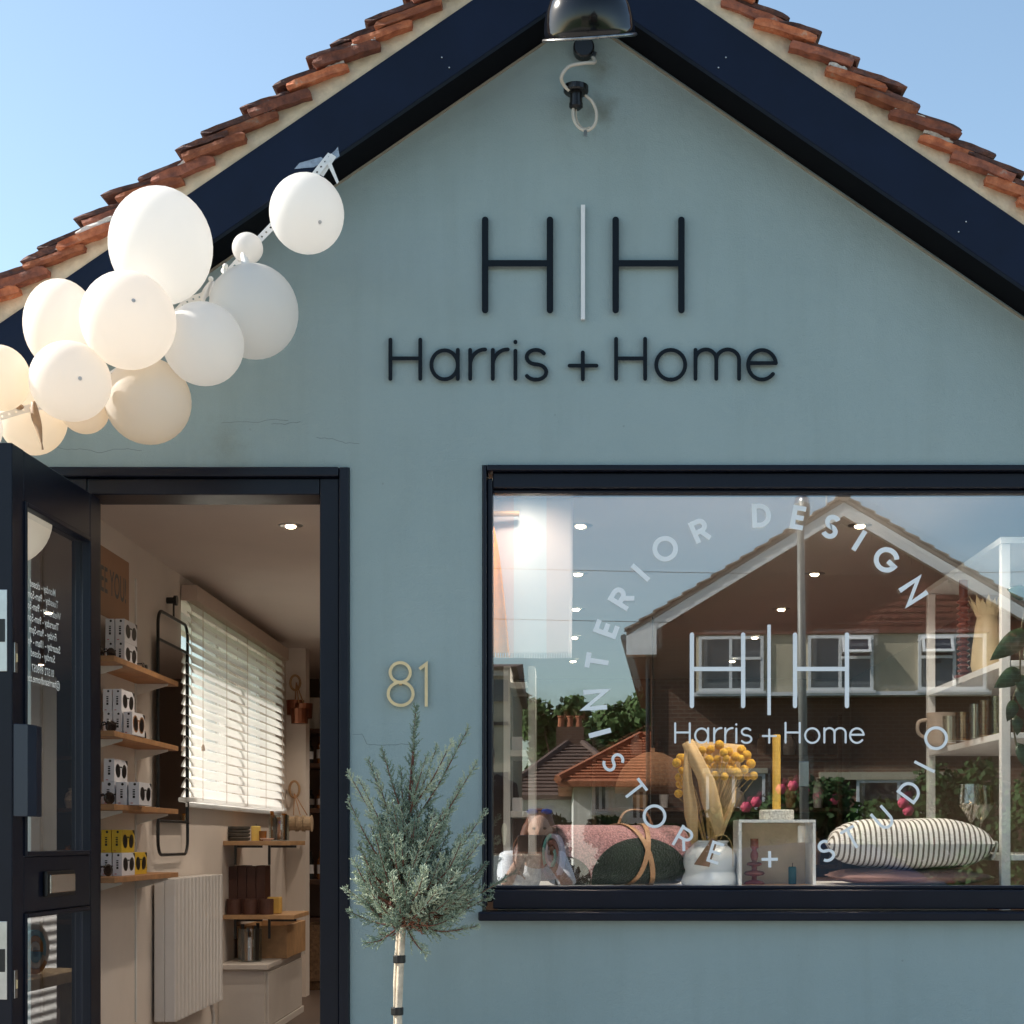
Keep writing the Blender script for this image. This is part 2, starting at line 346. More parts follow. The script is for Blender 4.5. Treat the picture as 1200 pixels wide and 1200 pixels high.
# ---- roof: deck, bargeboards, soffit, mortar, verge tiles
OV = .178
roof = MB()
for s in (-1, 1):
    x1 = AX + s * RHL[s]
    roof.prism([(AX, -.10, AZ + .22), (x1, -.10, roofz(x1) + .22), (x1, -.10, roofz(x1) + .28), (AX, -.10, AZ + .28)], (0, 7.2, 0))
roof = roof.build('roof', M_dwood, shop)
BV = .1856
BAX = X(684.2, 5 - OV); BAZ = Z(-16.3, 5 - OV)
for s in (-1, 1):
    x1 = BAX + s * RHL[s]; dz = SL * RHL[s]
    mb = MB(); mb.prism([(BAX, -OV, BAZ), (x1, -OV, BAZ - dz), (x1, -OV, BAZ - dz + BV), (BAX, -OV, BAZ + BV)], (0, .028, 0))
    bb = mb.build('bargeboard', M_navy, shop, bevel=.003)
    mb = MB(); mb.prism([(BAX, -OV + .03, BAZ + .004), (x1, -OV + .03, BAZ - dz + .004), (x1, -OV + .03, BAZ - dz + .02), (BAX, -OV + .03, BAZ + .02)], (0, OV - .032, 0))
    mb.build('soffit', M_soffit, shop)
    mb = MB(); wx1 = AX + s * (1.9 if s < 0 else 2.15); mb.prism([(AX, -.0075, AZ - .001), (wx1, -.0075, roofz(wx1) - .001), (wx1, -.0075, roofz(wx1) - .0075), (AX, -.0075, AZ - .0075)], (0, .0072, 0)); mb.build('caulk_bead', M_caulk, shop)
    # screw heads in pairs
    for q in (.42, 1.13, 1.86):
        for (off, up) in ((0, .075), (s * -.022, .045)):
            xx = BAX + s * q + off; zz = BAZ - SL * q + up
            mb = MB(); mb.lathe((xx, -OV - .0015, zz), [(.0022, 0), (.0022, .002), (.0008, .0026)], 8, Matrix.Rotation(R(90), 3, 'X')); mb.build('screw', M_steel, bb)
    # mortar bedding: an uneven strip
    mb = MB(); N = 90; front = []; 
    for i in range(N + 1):
        q = RHL[s] * i / N; xx = BAX + s * q; zz = BAZ - SL * q + BV
        front.append((xx, -OV + .010 + random.uniform(-.002, .002), zz - .01, -OV + .004 + random.uniform(-.004, .003), zz + .075))
    vs = []; fs = []
    for (xx, ya, za, yb, zb) in front: vs += [(xx, ya, za), (xx, yb, zb), (xx, 0, zb)]
    for i in range(N): a = i * 3; fs += [(a, a + 3, a + 4, a + 1), (a + 1, a + 4, a + 5, a + 2)]
    mb.add(vs, fs); mb.build('mortar_bed', M_mortar, roof, smooth=True)
def tile_mesh(name, L, th, wd, seed):
    rnd = random.Random(seed); nx, nz = 7, 2; bm = bmesh.new()
    vv = {}
    for i in range(nx + 1):
        for k in range(nz + 1):
            for j in range(2):
                x = L * i / nx; z = th * k / nz; y = wd * j
                jx = rnd.uniform(-.0022, .0022) * (2.2 if i in (0, nx) else 1); jz = rnd.uniform(-.0011, .0011)
                if j == 0:
                    y += rnd.uniform(-.004, .003)
                    if i in (0, nx) and k in (0, nz): y += .006; x += .004 * (1 if i == 0 else -1)
                vv[i, k, j] = bm.verts.new((x + jx, y, z + jz))
    for i in range(nx):
        for k in range(nz):
            bm.faces.new((vv[i, k, 0], vv[i + 1, k, 0], vv[i + 1, k + 1, 0], vv[i, k + 1, 0]))
            bm.faces.new((vv[i, k, 1], vv[i, k + 1, 1], vv[i + 1, k + 1, 1], vv[i + 1, k, 1]))
        bm.faces.new((vv[i, 0, 0], vv[i, 0, 1], vv[i + 1, 0, 1], vv[i + 1, 0, 0]))
        bm.faces.new((vv[i, nz, 0], vv[i + 1, nz, 0], vv[i + 1, nz, 1], vv[i, nz, 1]))
    for k in range(nz):
        bm.faces.new((vv[0, k, 0], vv[0, k + 1, 0], vv[0, k + 1, 1], vv[0, k, 1]))
        bm.faces.new((vv[nx, k, 0], vv[nx, k, 1], vv[nx, k + 1, 1], vv[nx, k + 1, 0]))
    me = bpy.data.meshes.new(name); bm.to_mesh(me); bm.free(); return me
thick = [tile_mesh('tile', .205, .025, .17, k) for k in range(5)]
thin = [tile_mesh('tile', .19, .0155, .17, 20 + k) for k in range(5)]
mort = [tile_mesh('mortar', .11, .012, .16, 40 + k) for k in range(3)]
for k_, me in enumerate(thick): me.materials.append(M_clay if k_ % 5 < 3 else M_clay3)
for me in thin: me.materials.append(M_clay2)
for me in mort: me.materials.append(M_lmortar)
back = MB()
def put(me, name, x, y, z, slope, s, sc=(1, 1, 1)):
    o = bpy.data.objects.new(name, me); C.objects.link(o); o.parent = roof
    o.location = Vector((x, y, z)) - WL[roof.name]
    o.scale = (s * sc[0], sc[1], sc[2]); o.rotation_euler = (0, s * math.atan(slope), 0); return o
for s in (-1, 1):
    for i in range(int(RHL[s] / .097)):
        q = .02 + i * .097 + random.uniform(-.008, .008)
        zb = BAZ + BV - SL * q
        sl_ = .36 + random.uniform(-.05, .05)
        y = -OV - .022 + random.uniform(-.012, .010)
        x = BAX + s * q
        put(thick[(i * 3 + (s > 0)) % 5], 'tile', x, y, zb + .034 + random.uniform(-.004, .004), sl_, s, (random.uniform(.9, 1.05), 1, random.uniform(.8, 1.1)))
        q2 = q + .055 + random.uniform(-.012, .012)
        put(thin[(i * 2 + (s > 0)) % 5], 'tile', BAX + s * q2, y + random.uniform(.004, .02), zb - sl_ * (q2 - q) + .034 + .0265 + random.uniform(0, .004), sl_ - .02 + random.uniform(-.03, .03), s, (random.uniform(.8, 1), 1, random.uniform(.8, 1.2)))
        if random.random() < .38:
            put(mort[i % 3], 'mortar_dab', BAX + s * (q + .012), y + .006, zb + .034 + .021, sl_ + .02, s, (random.uniform(.5, 1.1), 1, random.uniform(.6, 1.2)))
        for j in range(1, 3):
            yy = -OV - .01 + .17 * j
            T = Matrix.Translation((x, yy, zb + .04)) @ Matrix.Rotation(s * math.atan(.5), 4, 'Y')
            back.box(0, s * .26, 0, .165, 0, .015, 0, T)
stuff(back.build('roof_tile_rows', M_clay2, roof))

# ---- shop window
win = thing('shop_window', 'x', 'x', (0.06, 0, 0)); del win['label']; del win['category']
win.parent = shop; win.location = (0, 0, 0); WL[win.name] = WL[shop.name]
fy0, fy1 = -.004, .10
gx0, gx1, gz0, gz1 = X(577, 5), X(1272, 5), Z(1038, 5), Z(571, 5)
def bar(x0, x1, z0, z1, y0, y1, name, parent, m=M_navy2, bev=.004):
    b_ = MB(); b_.box(x0, x1, y0, y1, z0, z1); return b_.build(name, m, parent, bevel=bev)
bar(WX0 + .002, WX0 + .014, WZ0 + .04, WZ1 - .002, -.012, .10, 'outer_frame', win)
bar(WX0 + .0145, gx0, gz0 - .05, gz1 + .03, .012, .095, 'frame_stile', win)
bar(gx1, WX1 - .0145, gz0 - .05, gz1 + .03, .012, .095, 'frame_stile', win)
bar(WX0 + .0145, WX1 - .0145, WZ1 - .020, WZ1 - .002, -.016, .10, 'outer_frame', win)
bar(gx0 + .001, gx1 - .001, gz1 + .0, WZ1 - .021, .010, .095, 'top_rail', win)
bar(gx0 + .001, gx1 - .001, gz1 - .012, gz1 - .0005, .030, .09, 'glazing_bead', win)
bar(gx0 + .001, gx1 - .001, gz0 - .012, gz0 - .0005, .022, .09, 'glazing_bead', win)
bar(gx0 + .001, gx1 - .001, gz0 - .072, gz0 - .013, .006, .095, 'bottom_rail', win)
bar(WX0 - .010, WX1 + .010, WZ0 - .001, gz0 - .078, -.050, .10, 'sill', win, bev=.005)
mb = MB(); mb.box(gx0 - .005, gx1 + .005, .050, .054, gz0 - .01, gz1 + .01); mb.m[2] = 1; del mb.f[3], mb.m[3]; pane = mb.build('pane', [M_clear, M_pane], win)
mb = MB(); mb.box(-(gx1 - gx0) / 2 + .004, (gx1 - gx0) / 2 - .004, -.002, .002, -(gz1 - gz0) / 2 + .002, (gz1 - gz0) / 2 - .002)
cxp, czp = (gx0 + gx1) / 2, (gz0 + gz1) / 2
TT = Matrix.Translation((cxp, .076, czp)) @ Euler((R(.13), 0, R(-.12))).to_matrix().to_4x4()
mb.v = [tuple(TT @ Vector(p)) for p in mb.v]; mb.m[2] = 1; del mb.f[3], mb.m[3]; mb.build('inner_pane', [M_clear, M_pane2], win)

# ---- lettering made of strokes
def hh(cx, cy, k):
    return [[[(cx - 114.5 * k, cy - 53 * k), (cx - 114.5 * k, cy + 53 * k)], [(cx - 38.5 * k, cy - 53 * k), (cx - 38.5 * k, cy + 53 * k)], [(cx - 114.5 * k, cy - 2 * k), (cx - 38.5 * k, cy - 2 * k)]],
            [[(cx + 38.5 * k, cy - 53 * k), (cx + 38.5 * k, cy + 53 * k)], [(cx + 115.5 * k, cy - 53 * k), (cx + 115.5 * k, cy + 53 * k)], [(cx + 38.5 * k, cy - 2 * k), (cx + 115.5 * k, cy - 2 * k)]]]
NAME = [
 [[(457.5, 398), (457.5, 444)], [(492.5, 398), (492.5, 444)], [(457.5, 420), (492.5, 420)]],
 [arc(521, 427.5, 15.5, 17, 0, 360, 32), [(536.5, 410), (536.5, 444)]],
 [[(551, 410), (551, 444)], arc(568, 428, 17, 18.5, 180, 272, 10)],
 [[(577.5, 410), (577.5, 444)], arc(594.5, 428, 17, 18.5, 180, 272, 10)],
 [[(604, 411), (604, 444)], [(604, 400.4), (604, 401.2)]],
 [arc(628, 418.4, 10.8, 8.4, -30, -270, 16) + arc(628, 436, 12.2, 9, -90, 150, 16)[0:]],
 [[(667.5, 428.5), (699, 428.5)], [(683, 413), (683, 444.5)]],
 [[(722, 397), (722, 444)], [(756, 397), (756, 444)], [(722, 420), (756, 420)]],
 [arc(786, 427.5, 17, 17.5, 0, 360, 32)],
 [[(815, 410), (815, 444)], [(815, 427)] + arc(827.2, 421.5, 12.2, 12, 180, 360, 14) + [(839.4, 444)], [(839.4, 427)] + arc(852.8, 421.5, 13.3, 12, 180, 360, 14) + [(866.1, 444)]],
 [[(877.5, 425.5), (908, 425.5)], arc(893, 427.5, 16.3, 17.3, -6, -322, 30)],
]
def emit_letters(glyphs, wd, conv, depth, name, m, parent, rnd=True, lift=0):
    for g in glyphs:
        mb = MB()
        for k, st in enumerate(g): ribbon(mb, st, wd, conv, depth + .0003 * k, lift, rnd)
        mb.build(name, m, parent)
sign = thing('shop_sign', 'dark raised shop name lettering with a white divider bar on the gable wall', 'sign', P(683, 446, 5))
cv = lambda u, v, h: P(u, v, 5 - h)
emit_letters(hh(683, 310.5, 1.0), 7.6, cv, .014, 'letter', M_sign, sign, True, .004)
emit_letters(NAME, 4.6, cv, .011, 'letter', M_sign, sign, True, .004)
mb = MB(); mb.box(X(680.7, 5), X(685.6, 5), -.016, -.004, Z(376, 5), Z(242, 5)); mb.build('divider_bar', M_white, sign, bevel=.001)
mb = MB()
for (px_, py_) in ((568.5, 300), (644.5, 300), (721.5, 300), (798.5, 300), (683, 260), (683, 360), (457.5, 430), (536.5, 430), (551, 430), (577.5, 430), (604, 430), (683, 428), (722, 430), (815, 430), (628, 444), (786, 444), (893, 444)):
    mb.box(X(px_, 5) - .003, X(px_, 5) + .003, -.0045, -.0002, Z(py_, 5) - .003, Z(py_, 5) + .003)
mb.build('stand_offs', M_black, sign)

gd = 5.049
cw = lambda u, v, h: P(u, v, gd - h)
emit_letters(hh(901.3, 785.5, .79), 5.0, cw, .0005, 'letter', M_vinyl, win, True, .0006)
k_ = .489
nm = [[[(901.5 + (u - 683) * k_, 862.5 + (v - 428.5) * k_) for (u, v) in st] for st in g] for g in NAME]
emit_letters(nm, 2.35, cw, .0004, 'letter', M_vinyl, win, True, .0006)
emit_letters([[[(901.3, 732), (901.3, 838)]]], 4.0, cw, .0005, 'divider_bar', M_vinyl, win, False, .0006)
# circular text (unit glyphs: width about .75, cap height 1, origin at the centre)
GL = {
 'I': [[(0, -.5), (0, .5)]],
 'N': [[(-.36, .5), (-.36, -.5), (.36, .5), (.36, -.5)]],
 'T': [[(-.34, -.42), (.34, -.42)], [(0, -.42), (0, .5)]],
 'E': [[(.28, -.42), (-.2, -.42), (-.2, .42), (.28, .42)], [(-.2, 0), (.24, 0)]],
 'R': [[(-.26, .5), (-.26, -.5)], [(-.26, -.40), (.05, -.40)] + arc(.05, -.18, .24, .22, -90, 90, 10)[1:] + [(-.26, .04)], [(.02, .04), (.30, .5)]],
 'O': [arc(0, 0, .46, .46, 0, 360, 36)],
 'D': [[(-.28, 0), (-.28, -.42), (-.05, -.42)] + arc(-.05, 0, .40, .42, -90, 90, 16) + [(-.28, .42), (-.28, 0)]],
 'S': [arc(.0, -.21, .24, .22, -35, -270, 14) + arc(.0, .22, .27, .22, -90, 145, 14)],
 'G': [arc(0, 0, .46, .45, -45, -360, 28) + [(.08, 0)]],
 'U': [[(-.29, -.5), (-.29, .12)] + arc(0, .12, .29, .32, 180, 0, 14) + [(.29, -.5)]],
 '+': [[(-.36, 0), (.36, 0)], [(0, -.36), (0, .36)]],
}
top = [('I', 703, 859), ('N', 697.5, 820), ('T', 700, 775), ('E', 710.5, 737), ('R', 728, 701), ('I', 750.5, 671), ('O', 779.5, 643), ('R', 820, 621.5),
       ('D', 891.5, 604), ('E', 935.5, 606.5), ('S', 974, 617), ('I', 1007, 633.5), ('G', 1039, 656), ('N', 1070.5, 693)]
bot = [('S', 719, 893), ('T', 744, 926), ('O', 767, 956.5), ('R', 801, 982), ('E', 838, 999), ('+', 902, 1007), ('S', 968, 997), ('T', 998, 982), ('U', 1035, 959), ('D', 1066, 928), ('I', 1083.5, 898.5), ('O', 1097, 865)]
CCX, CCY = 899.5, 805.5
for lst, outer, hgt, wd in ((top, True, 26.5, 5.7), (bot, False, 26.5, 3.4)):
    for ch, u0, v0 in lst:
        a = math.atan2(v0 - CCY, u0 - CCX) + (R(90) if outer else R(-90))
        ca, sa = math.cos(a), math.sin(a)
        g = [[(u0 + hgt * (x * ca - y * sa), v0 + hgt * (x * sa + y * ca)) for (x, y) in st] for st in GL[ch]]
        emit_letters([g], wd, cw, .0005, 'letter', M_vinyl, win, False, .0006)

# ---- door frame and open door
dfr = thing('door_frame', 'x', 'x'); del dfr['label']; del dfr['category']; dfr.parent = shop; WL[dfr.name] = WL[shop.name]; dfr.location = (0, 0, 0)
ox1 = X(380, 5.1); oz1 = Z(584, 5.06); ox0 = X(112, 5.1)
bar(DX1 - .032, DX1 - .001, .0, DZ1 - .001, -.014, .10, 'architrave', dfr)
bar(DX0 + .001, DX0 + .032, .0, DZ1 - .001, -.014, .10, 'architrave', dfr)
bar(DX0 + .033, DX1 - .033, DZ1 - .030, DZ1 - .001, -.018, .10, 'architrave', dfr)
bar(ox1, DX1 - .033, 0, DZ1 - .031, .004, .16, 'jamb', dfr)
bar(DX0 + .033, ox0, 0, DZ1 - .031, .004, .16, 'jamb', dfr)
bar(ox0 + .001, ox1 - .001, oz1, DZ1 - .031, .006, .16, 'door_head', dfr)
bar(ox0 + .001, ox1 - .001, .06, .075, -.02, .16, 'threshold', dfr, M_steel)

door = thing('door', 'x', 'x'); del door['label']; del door['category']; door.parent = shop; WL[door.name] = WL[shop.name]; door.location = (0, 0, 0)
HP = Vector((X(118, 5.0), -.012, 0)); FP = Vector((X(14, 4.285), -.715, 0))
du = (FP - HP); DWID = du.length; du.normalize(); dn = Vector((-du.y, du.x, 0))
if dn.x > 0: dn = -dn            # dn points to the outer side (-x)
Td = Matrix(((du.x, dn.x, 0, HP.x), (du.y, dn.y, 0, HP.y), (0, 0, 1, 0), (0, 0, 0, 1)))   # u from hinge, n outwards, z
DTOP = Z(584, 4.985)
DT = .048
def dbar(u0, u1, z0, z1, n0, n1, name, m=M_navy2, bev=.003):
    b_ = MB(); b_.box(u0, u1, n0, n1, z0, z1, 0, Td); return b_.build(name, m, door, bevel=bev)
st = .085
zmid0, zmid1 = Z(1066, 4.6), Z(1003, 4.6)
dbar(0, st, .08, DTOP, 0, DT, 'stile'); dbar(DWID - st, DWID, .08, DTOP, 0, DT, 'stile')
dbar(st + .0005, DWID - st - .0005, DTOP - .135, DTOP - .0005, .001, DT - .001, 'top_rail')
dbar(st + .0005, DWID - st - .0005, zmid0, zmid1, .001, DT - .001, 'mid_rail')
dbar(st + .0005, DWID - st - .0005, .0805, .24, .001, DT - .001, 'bottom_rail')
for (za, zb) in ((zmid1, DTOP - .135), (.24, zmid0)):
    dbar(st + .001, st + .014, za + .001, zb - .001, -.006, .022, 'glazing_bead')
    dbar(DWID - st - .014, DWID - st - .001, za + .001, zb - .001, -.006, .022, 'glazing_bead')
    dbar(st + .0145, DWID - st - .0145, zb - .014, zb - .001, -.006, .022, 'glazing_bead')
    dbar(st + .0145, DWID - st - .0145, za + .001, za + .014, -.006, .022, 'glazing_bead')
    b_ = MB(); b_.box(st - .004, DWID - st + .004, .0235, .0285, za - .004, zb + .004, 0, Td); b_.m[2] = 1; del b_.f[3], b_.m[3]; b_.build('pane', [M_clear, M_dpane], door)
M_plate = mat('slate_metal', (.026, .032, .05), .32, .2, var=.06)
hz0, hz1 = Z(957, 4.33), Z(849, 4.33)
b_ = MB(); b_.prism([Td @ Vector(p) for p in ((DWID - .006, -.001, hz0), (DWID - .03, -.03, hz0), (DWID - .075, -.038, hz0), (DWID - .135, -.03, hz0), (DWID - .135, -.024, hz0), (DWID - .075, -.031, hz0), (DWID - .034, -.023, hz0), (DWID - .012, -.001, hz0))], (0, 0, hz1 - hz0)); b_.build('pull_handle', M_plate, door, bevel=.002)
lz = Z(1035, 4.62); lc = DWID * .52
dbar(lc - .115, lc + .115, lz - .036, lz + .036, -.012, -.0005, 'letterbox', M_black, .004)
dbar(lc - .10, lc + .10, lz - .026, lz + .026, -.018, -.0125, 'letterbox_flap', mat('chrome', (.75, .68, .62), .22, 1.0, var=.1, scale=20), .003)
for (pa, pb) in ((753, 788), (1137, 1170)):
    z0, z1 = Z(pb, 4.3), Z(pa, 4.3)
    dbar(DWID - .030, DWID - .010, z0, z1, -.004, -.0005, 'keyhole_plate', M_steel, .001)
    dbar(DWID - .024, DWID - .017, (z0 + z1) / 2 - .012, (z0 + z1) / 2 + .012, -.007, -.0045, 'lock_cylinder', M_brass, .001)
for (pa, pb) in ((690, 786), (1080, 1172)):
    z0, z1 = Z(pb, 4.27), Z(pa, 4.27)
    b_ = MB(); b_.box(DWID + .0004, DWID + .003, .012, .040, z0, z1, 0, Td); b_.build('lock_faceplate', M_steel, door, bevel=.001)
    b_ = MB(); b_.box(DWID + .0032, DWID + .006, .018, .034, (z0 + z1) / 2 - .03, (z0 + z1) / 2 + .03, 0, Td); b_.build('latch_bolt', M_black, door)
# opening hours on the glass: readable from the outer side
def text_mesh(txt, size, align='CENTER'):
    cu = bpy.data.curves.new('text', 'FONT'); cu.body = txt; cu.size = size; cu.align_x = align; cu.resolution_u = 3; cu.offset = size * .012
    to = bpy.data.objects.new('text', cu); C.objects.link(to); bpy.context.view_layer.update()
    dg = bpy.context.evaluated_depsgraph_get(); me = bpy.data.meshes.new_from_object(to.evaluated_get(dg)); bpy.data.objects.remove(to); return me
HOURS = [('Monday - closed', 689), ('Tuesday - 9am-5pm', 702), ('Wednesday - 9am-5pm', 715), ('Thursday - 9am-5pm', 728.5), ('Friday - 9am-5pm', 742), ('Saturday - 10am - 4pm', 755.5), ('Sunday - closed', 768.5), ('01372 898057', 786), ('@harrisandhome.com', 798)]
uc = DWID * .565
for txt, py in HOURS:
    me = text_mesh(txt, .030); me.materials.append(M_vinyl)
    o = bpy.data.objects.new('text_line', me); C.objects.link(o); o.parent = door
    zz = Z(py, 5 + (HP + du * uc).y) - .01
    # text x axis -> +u (towards the free edge, -y), up -> z, facing outwards
    c = Td @ Vector((uc, .0295, zz)); ax = du; up = Vector((0, 0, 1)); nn = ax.cross(up)
    mw = Matrix(((ax.x, up.x, nn.x, c.x), (ax.y, up.y, nn.y, c.y), (ax.z, up.z, nn.z, c.z), (0, 0, 0, 1)))
    o.matrix_local = Matrix.Translation(-WL[shop.name]) @ mw
# ------------------------------------------------------------------ house number
hn = thing('house_number', 'brass house number 81 beside the door', 'house number', P(484, 830, 5))
cvn = lambda u, v, h: P(u, v, 5 - h)
mb = MB(); ribbon(mb, arc(469, 788, 11.8, 11.5, 0, 360, 30), 3.6, cvn, .010, .006); ribbon(mb, arc(469.5, 813, 14.6, 13.6, 0, 360, 34), 3.6, cvn, .0104, .006)
mb.box(X(468, 5), X(471, 5), -.0065, -.0002, Z(803, 5), Z(798, 5)); mb.build('digit', M_brass, hn)
mb = MB(); ribbon(mb, [(491.5, 784), (499.5, 778), (499.5, 828)], 3.6, cvn, .010, .006, False)
mb.box(X(498, 5), X(501, 5), -.0065, -.0002, Z(805, 5), Z(800, 5)); mb.build('digit', M_brass, hn)

# ------------------------------------------------------------------ barn lamp under the gable peak and its loose cable
lamp = thing('barn_lamp', 'glossy black dome lamp hanging at the gable peak', 'lamp', P(690, 40, 4.62))
ctr = P(691, 44, 4.62); M_lampb = mat('black_enamel', (.004, .004, .005), .14, var=.05, coat=.25, spec=.4)
Tl = Euler((R(26.5), R(-4.3), 0)).to_matrix()
rr = 54 * 4.62 / F
prof = [(rr, 0), (rr * .985, .02), (rr * .96, .045), (rr * .90, .075), (rr * .80, .102), (rr * .64, .125), (rr * .45, .140), (rr * .30, .146), (rr * .29, .152), (rr * .36, .155), (rr * .36, .165), (rr * .30, .170), (rr * .28, .23), (.012, .24), (0, .24)]
inner = [(max(0, r - .004), z - .003) for r, z in prof[:8]][::-1]
mb = MB(); mb.lathe(ctr, inner[:1] and [(0.0001, inner[0][1])] + inner + prof, 48, Tl); mb.build('shade', M_lampb, lamp, smooth=True)
mb = MB(); mb.tube([ctr + Tl @ Vector((rr * math.cos(a), rr * math.sin(a), 0)) for a in [2 * math.pi * i / 56 for i in range(56)]], .0048, 8, closed=True); mb.build('rim', mat('worn_steel', (.30, .29, .28), .28, 1.0, var=.3, scale=30), lamp, smooth=True)
t0 = ctr + Tl @ Vector((0, 0, .235))
mb = MB(); mb.tube([t0, t0 + Vector((0, -.02, .06)), t0 + Vector((0, .02, .13)), Vector((t0.x, -OV + .04, t0.z + .15)), Vector((t0.x, -.02, t0.z + .12))], .011, 10); mb.build('arm', M_lampb, lamp, smooth=True)
mb = MB(); mb.ball(ctr + Tl @ Vector((0, 0, .055)), (.033, .033, .045)); mb.build('bulb', mat('frosted_bulb', (.8, .8, .78), .3), lamp, smooth=True)

cab = thing('cable_outlet', 'loose white cable with a black connector below the dome lamp', 'cable', P(683, 150, 5))
mb = MB(); c0 = P(684, 60, 4.99); mb.lathe(c0, [(.032, 0), (.032, .03), (.028, .034), (0.02, .034)], 24, Matrix.Rotation(R(90), 3, 'X')); mb.build('conduit_box', M_black, cab, smooth=False)
mb = MB(); mb.tube([P(697, 62, 4.955), P(695, 68, 4.95)], .008, 8); mb.build('gland', M_steel, cab)
M_cab = mat('white_cable', S(205, 196, 182), .55, var=.1)
def bez(pts, n=8):
    pts = [Vector(p) for p in pts]; out = []
    for i in range(len(pts) - 1):
        p0 = pts[max(i - 1, 0)]; p1 = pts[i]; p2 = pts[i + 1]; p3 = pts[min(i + 2, len(pts) - 1)]
        for k in range(n):
            t = k / n; out.append(.5 * ((2 * p1) + (p2 - p0) * t + (2 * p0 - 5 * p1 + 4 * p2 - p3) * t * t + (3 * p1 - p0 - 3 * p2 + p3) * t ** 3))
    out.append(pts[-1]); return out
mb = MB(); mb.tube(bez([P(695, 67, 4.95), P(697, 73, 4.93), P(685, 74, 4.91), P(667, 78, 4.90), P(658, 90, 4.90), P(661, 100, 4.92), P(667, 106, 4.93)]), .0053, 8); mb.build('cable', M_cab, cab, smooth=True)
mb = MB(); mb.tube(bez([P(672, 124, 4.95), P(672, 138, 4.94), P(678, 149, 4.93), P(688, 153, 4.92), P(697, 146, 4.92), P(699, 132, 4.93), P(694, 119, 4.94), P(686, 112, 4.95)]), .0048, 8); mb.build('cable', M_cab, cab, smooth=True)
mb = MB(); mb.tube(bez([P(675, 125, 4.955), P(676, 140, 4.95), P(683, 150, 4.945), P(692, 149, 4.94)]), .0028, 6); mb.build('cable', M_cab, cab, smooth=True)
mb = MB(); mb.lathe(P(675, 100, 4.95), [(.028, 0), (.038, -.004), (.038, -.02), (.034, -.024), (.019, -.026), (.019, -.055), (.021, -.056), (.021, -.066), (.014, -.072), (0.001, -.072)], 20); mb.build('connector', M_black, cab)
mb = MB(); mb.box(X(684, 4.92), X(688, 4.92), -.085, -.078, Z(160, 4.92), Z(153, 4.92)); mb.build('wire_clip', M_steel, cab)

# ------------------------------------------------------------------ balloons
def balloon_mat(name, col, glow):
    m = bpy.data.materials.new(name); m.use_nodes = True; t = m.node_tree; b = t.nodes['Principled BSDF']
    o = t.nodes['Material Output']; tr = t.nodes.new('ShaderNodeBsdfTranslucent'); mx = t.nodes.new('ShaderNodeMixShader')
    b.inputs['Base Color'].default_value = (*col, 1); b.inputs['Roughness'].default_value = .30; b.inputs['Specular IOR Level'].default_value = .4
    tr.inputs[0].default_value = (*glow, 1); mx.inputs[0].default_value = .5
    n = t.nodes.new('ShaderNodeTexNoise'); n.inputs['Scale'].default_value = 9; mr = t.nodes.new('ShaderNodeMapRange'); mr.inputs['To Min'].default_value = .53; mr.inputs['To Max'].default_value = .60
    t.links.new(n.outputs['Fac'], mr.inputs['Value']); t.links.new(mr.outputs[0], mx.inputs[0])
    t.links.new(b.outputs[0], mx.inputs[1]); t.links.new(tr.outputs[0], mx.inputs[2]); t.links.new(mx.outputs[0], o.inputs[0]); return m
MBW = balloon_mat('white_latex', (.93, .92, .90), (.95, .92, .88))
MBP = balloon_mat('peach_latex', (.97, .92, .86), (.98, .87, .72))
MBC = balloon_mat('cream_latex', (.95, .92, .88), (.97, .90, .82))
M_tip = mat('latex_tip', (.55, .52, .51), .6)
BAL = [  # px, py, rx, ry, depth, material, nozzle px (or None), label
 (188, 288, 60, 67, 4.60, MBW, None, 'largest white balloon, up against the bargeboard at the top of the cluster'),
 (359, 250, 43.5, 45.5, 4.68, MBW, (381, 263), 'white balloon taped up on its own at the upper end of the garland'),
 (290, 291, 18, 18, 4.74, MBW, None, 'tiny white balloon knotted to the perforated strip'),
 (297, 365, 52, 54.5, 4.70, MBW, None, 'white balloon directly below the tiny one, resting against the wall'),
 (238, 403, 47, 48, 4.56, MBW, None, 'white balloon tucked between two larger white ones under the strip'),
 (150, 376, 55, 56, 4.42, MBC, (157, 350), 'cream white balloon in front, overlapping the lower edge of the largest one'),
 (71, 381, 43, 53, 4.64, MBC, None, 'cream balloon against the bargeboard behind two others'),
 (173, 470, 50, 50, 4.60, MBP, None, 'big peach balloon hanging lowest above the doorway'),
 (82, 447, 47, 46, 4.42, MBC, (96, 443), 'cream balloon in front, shading to peach below, with a visible grey nozzle'),
 (99, 481, 28, 27, 4.62, MBP, None, 'small deep peach balloon peeking out below a cream one'),
 (0, 443, 34.5, 38, 4.44, MBP, None, 'peach tinted balloon above the open door, cream on top'),
 (38, 489, 40, 44, 4.66, MBP, None, 'pale peach balloon with a brown ribbon tail, just above the door top'),
 (6, 606, 53, 56, 4.78, MBC, None, 'low cream balloon hanging behind the glass of the open door'),
 (-24, 502, 26, 30, 4.36, MBC, None, 'cream balloon at the lower end of the garland beyond the door edge')]
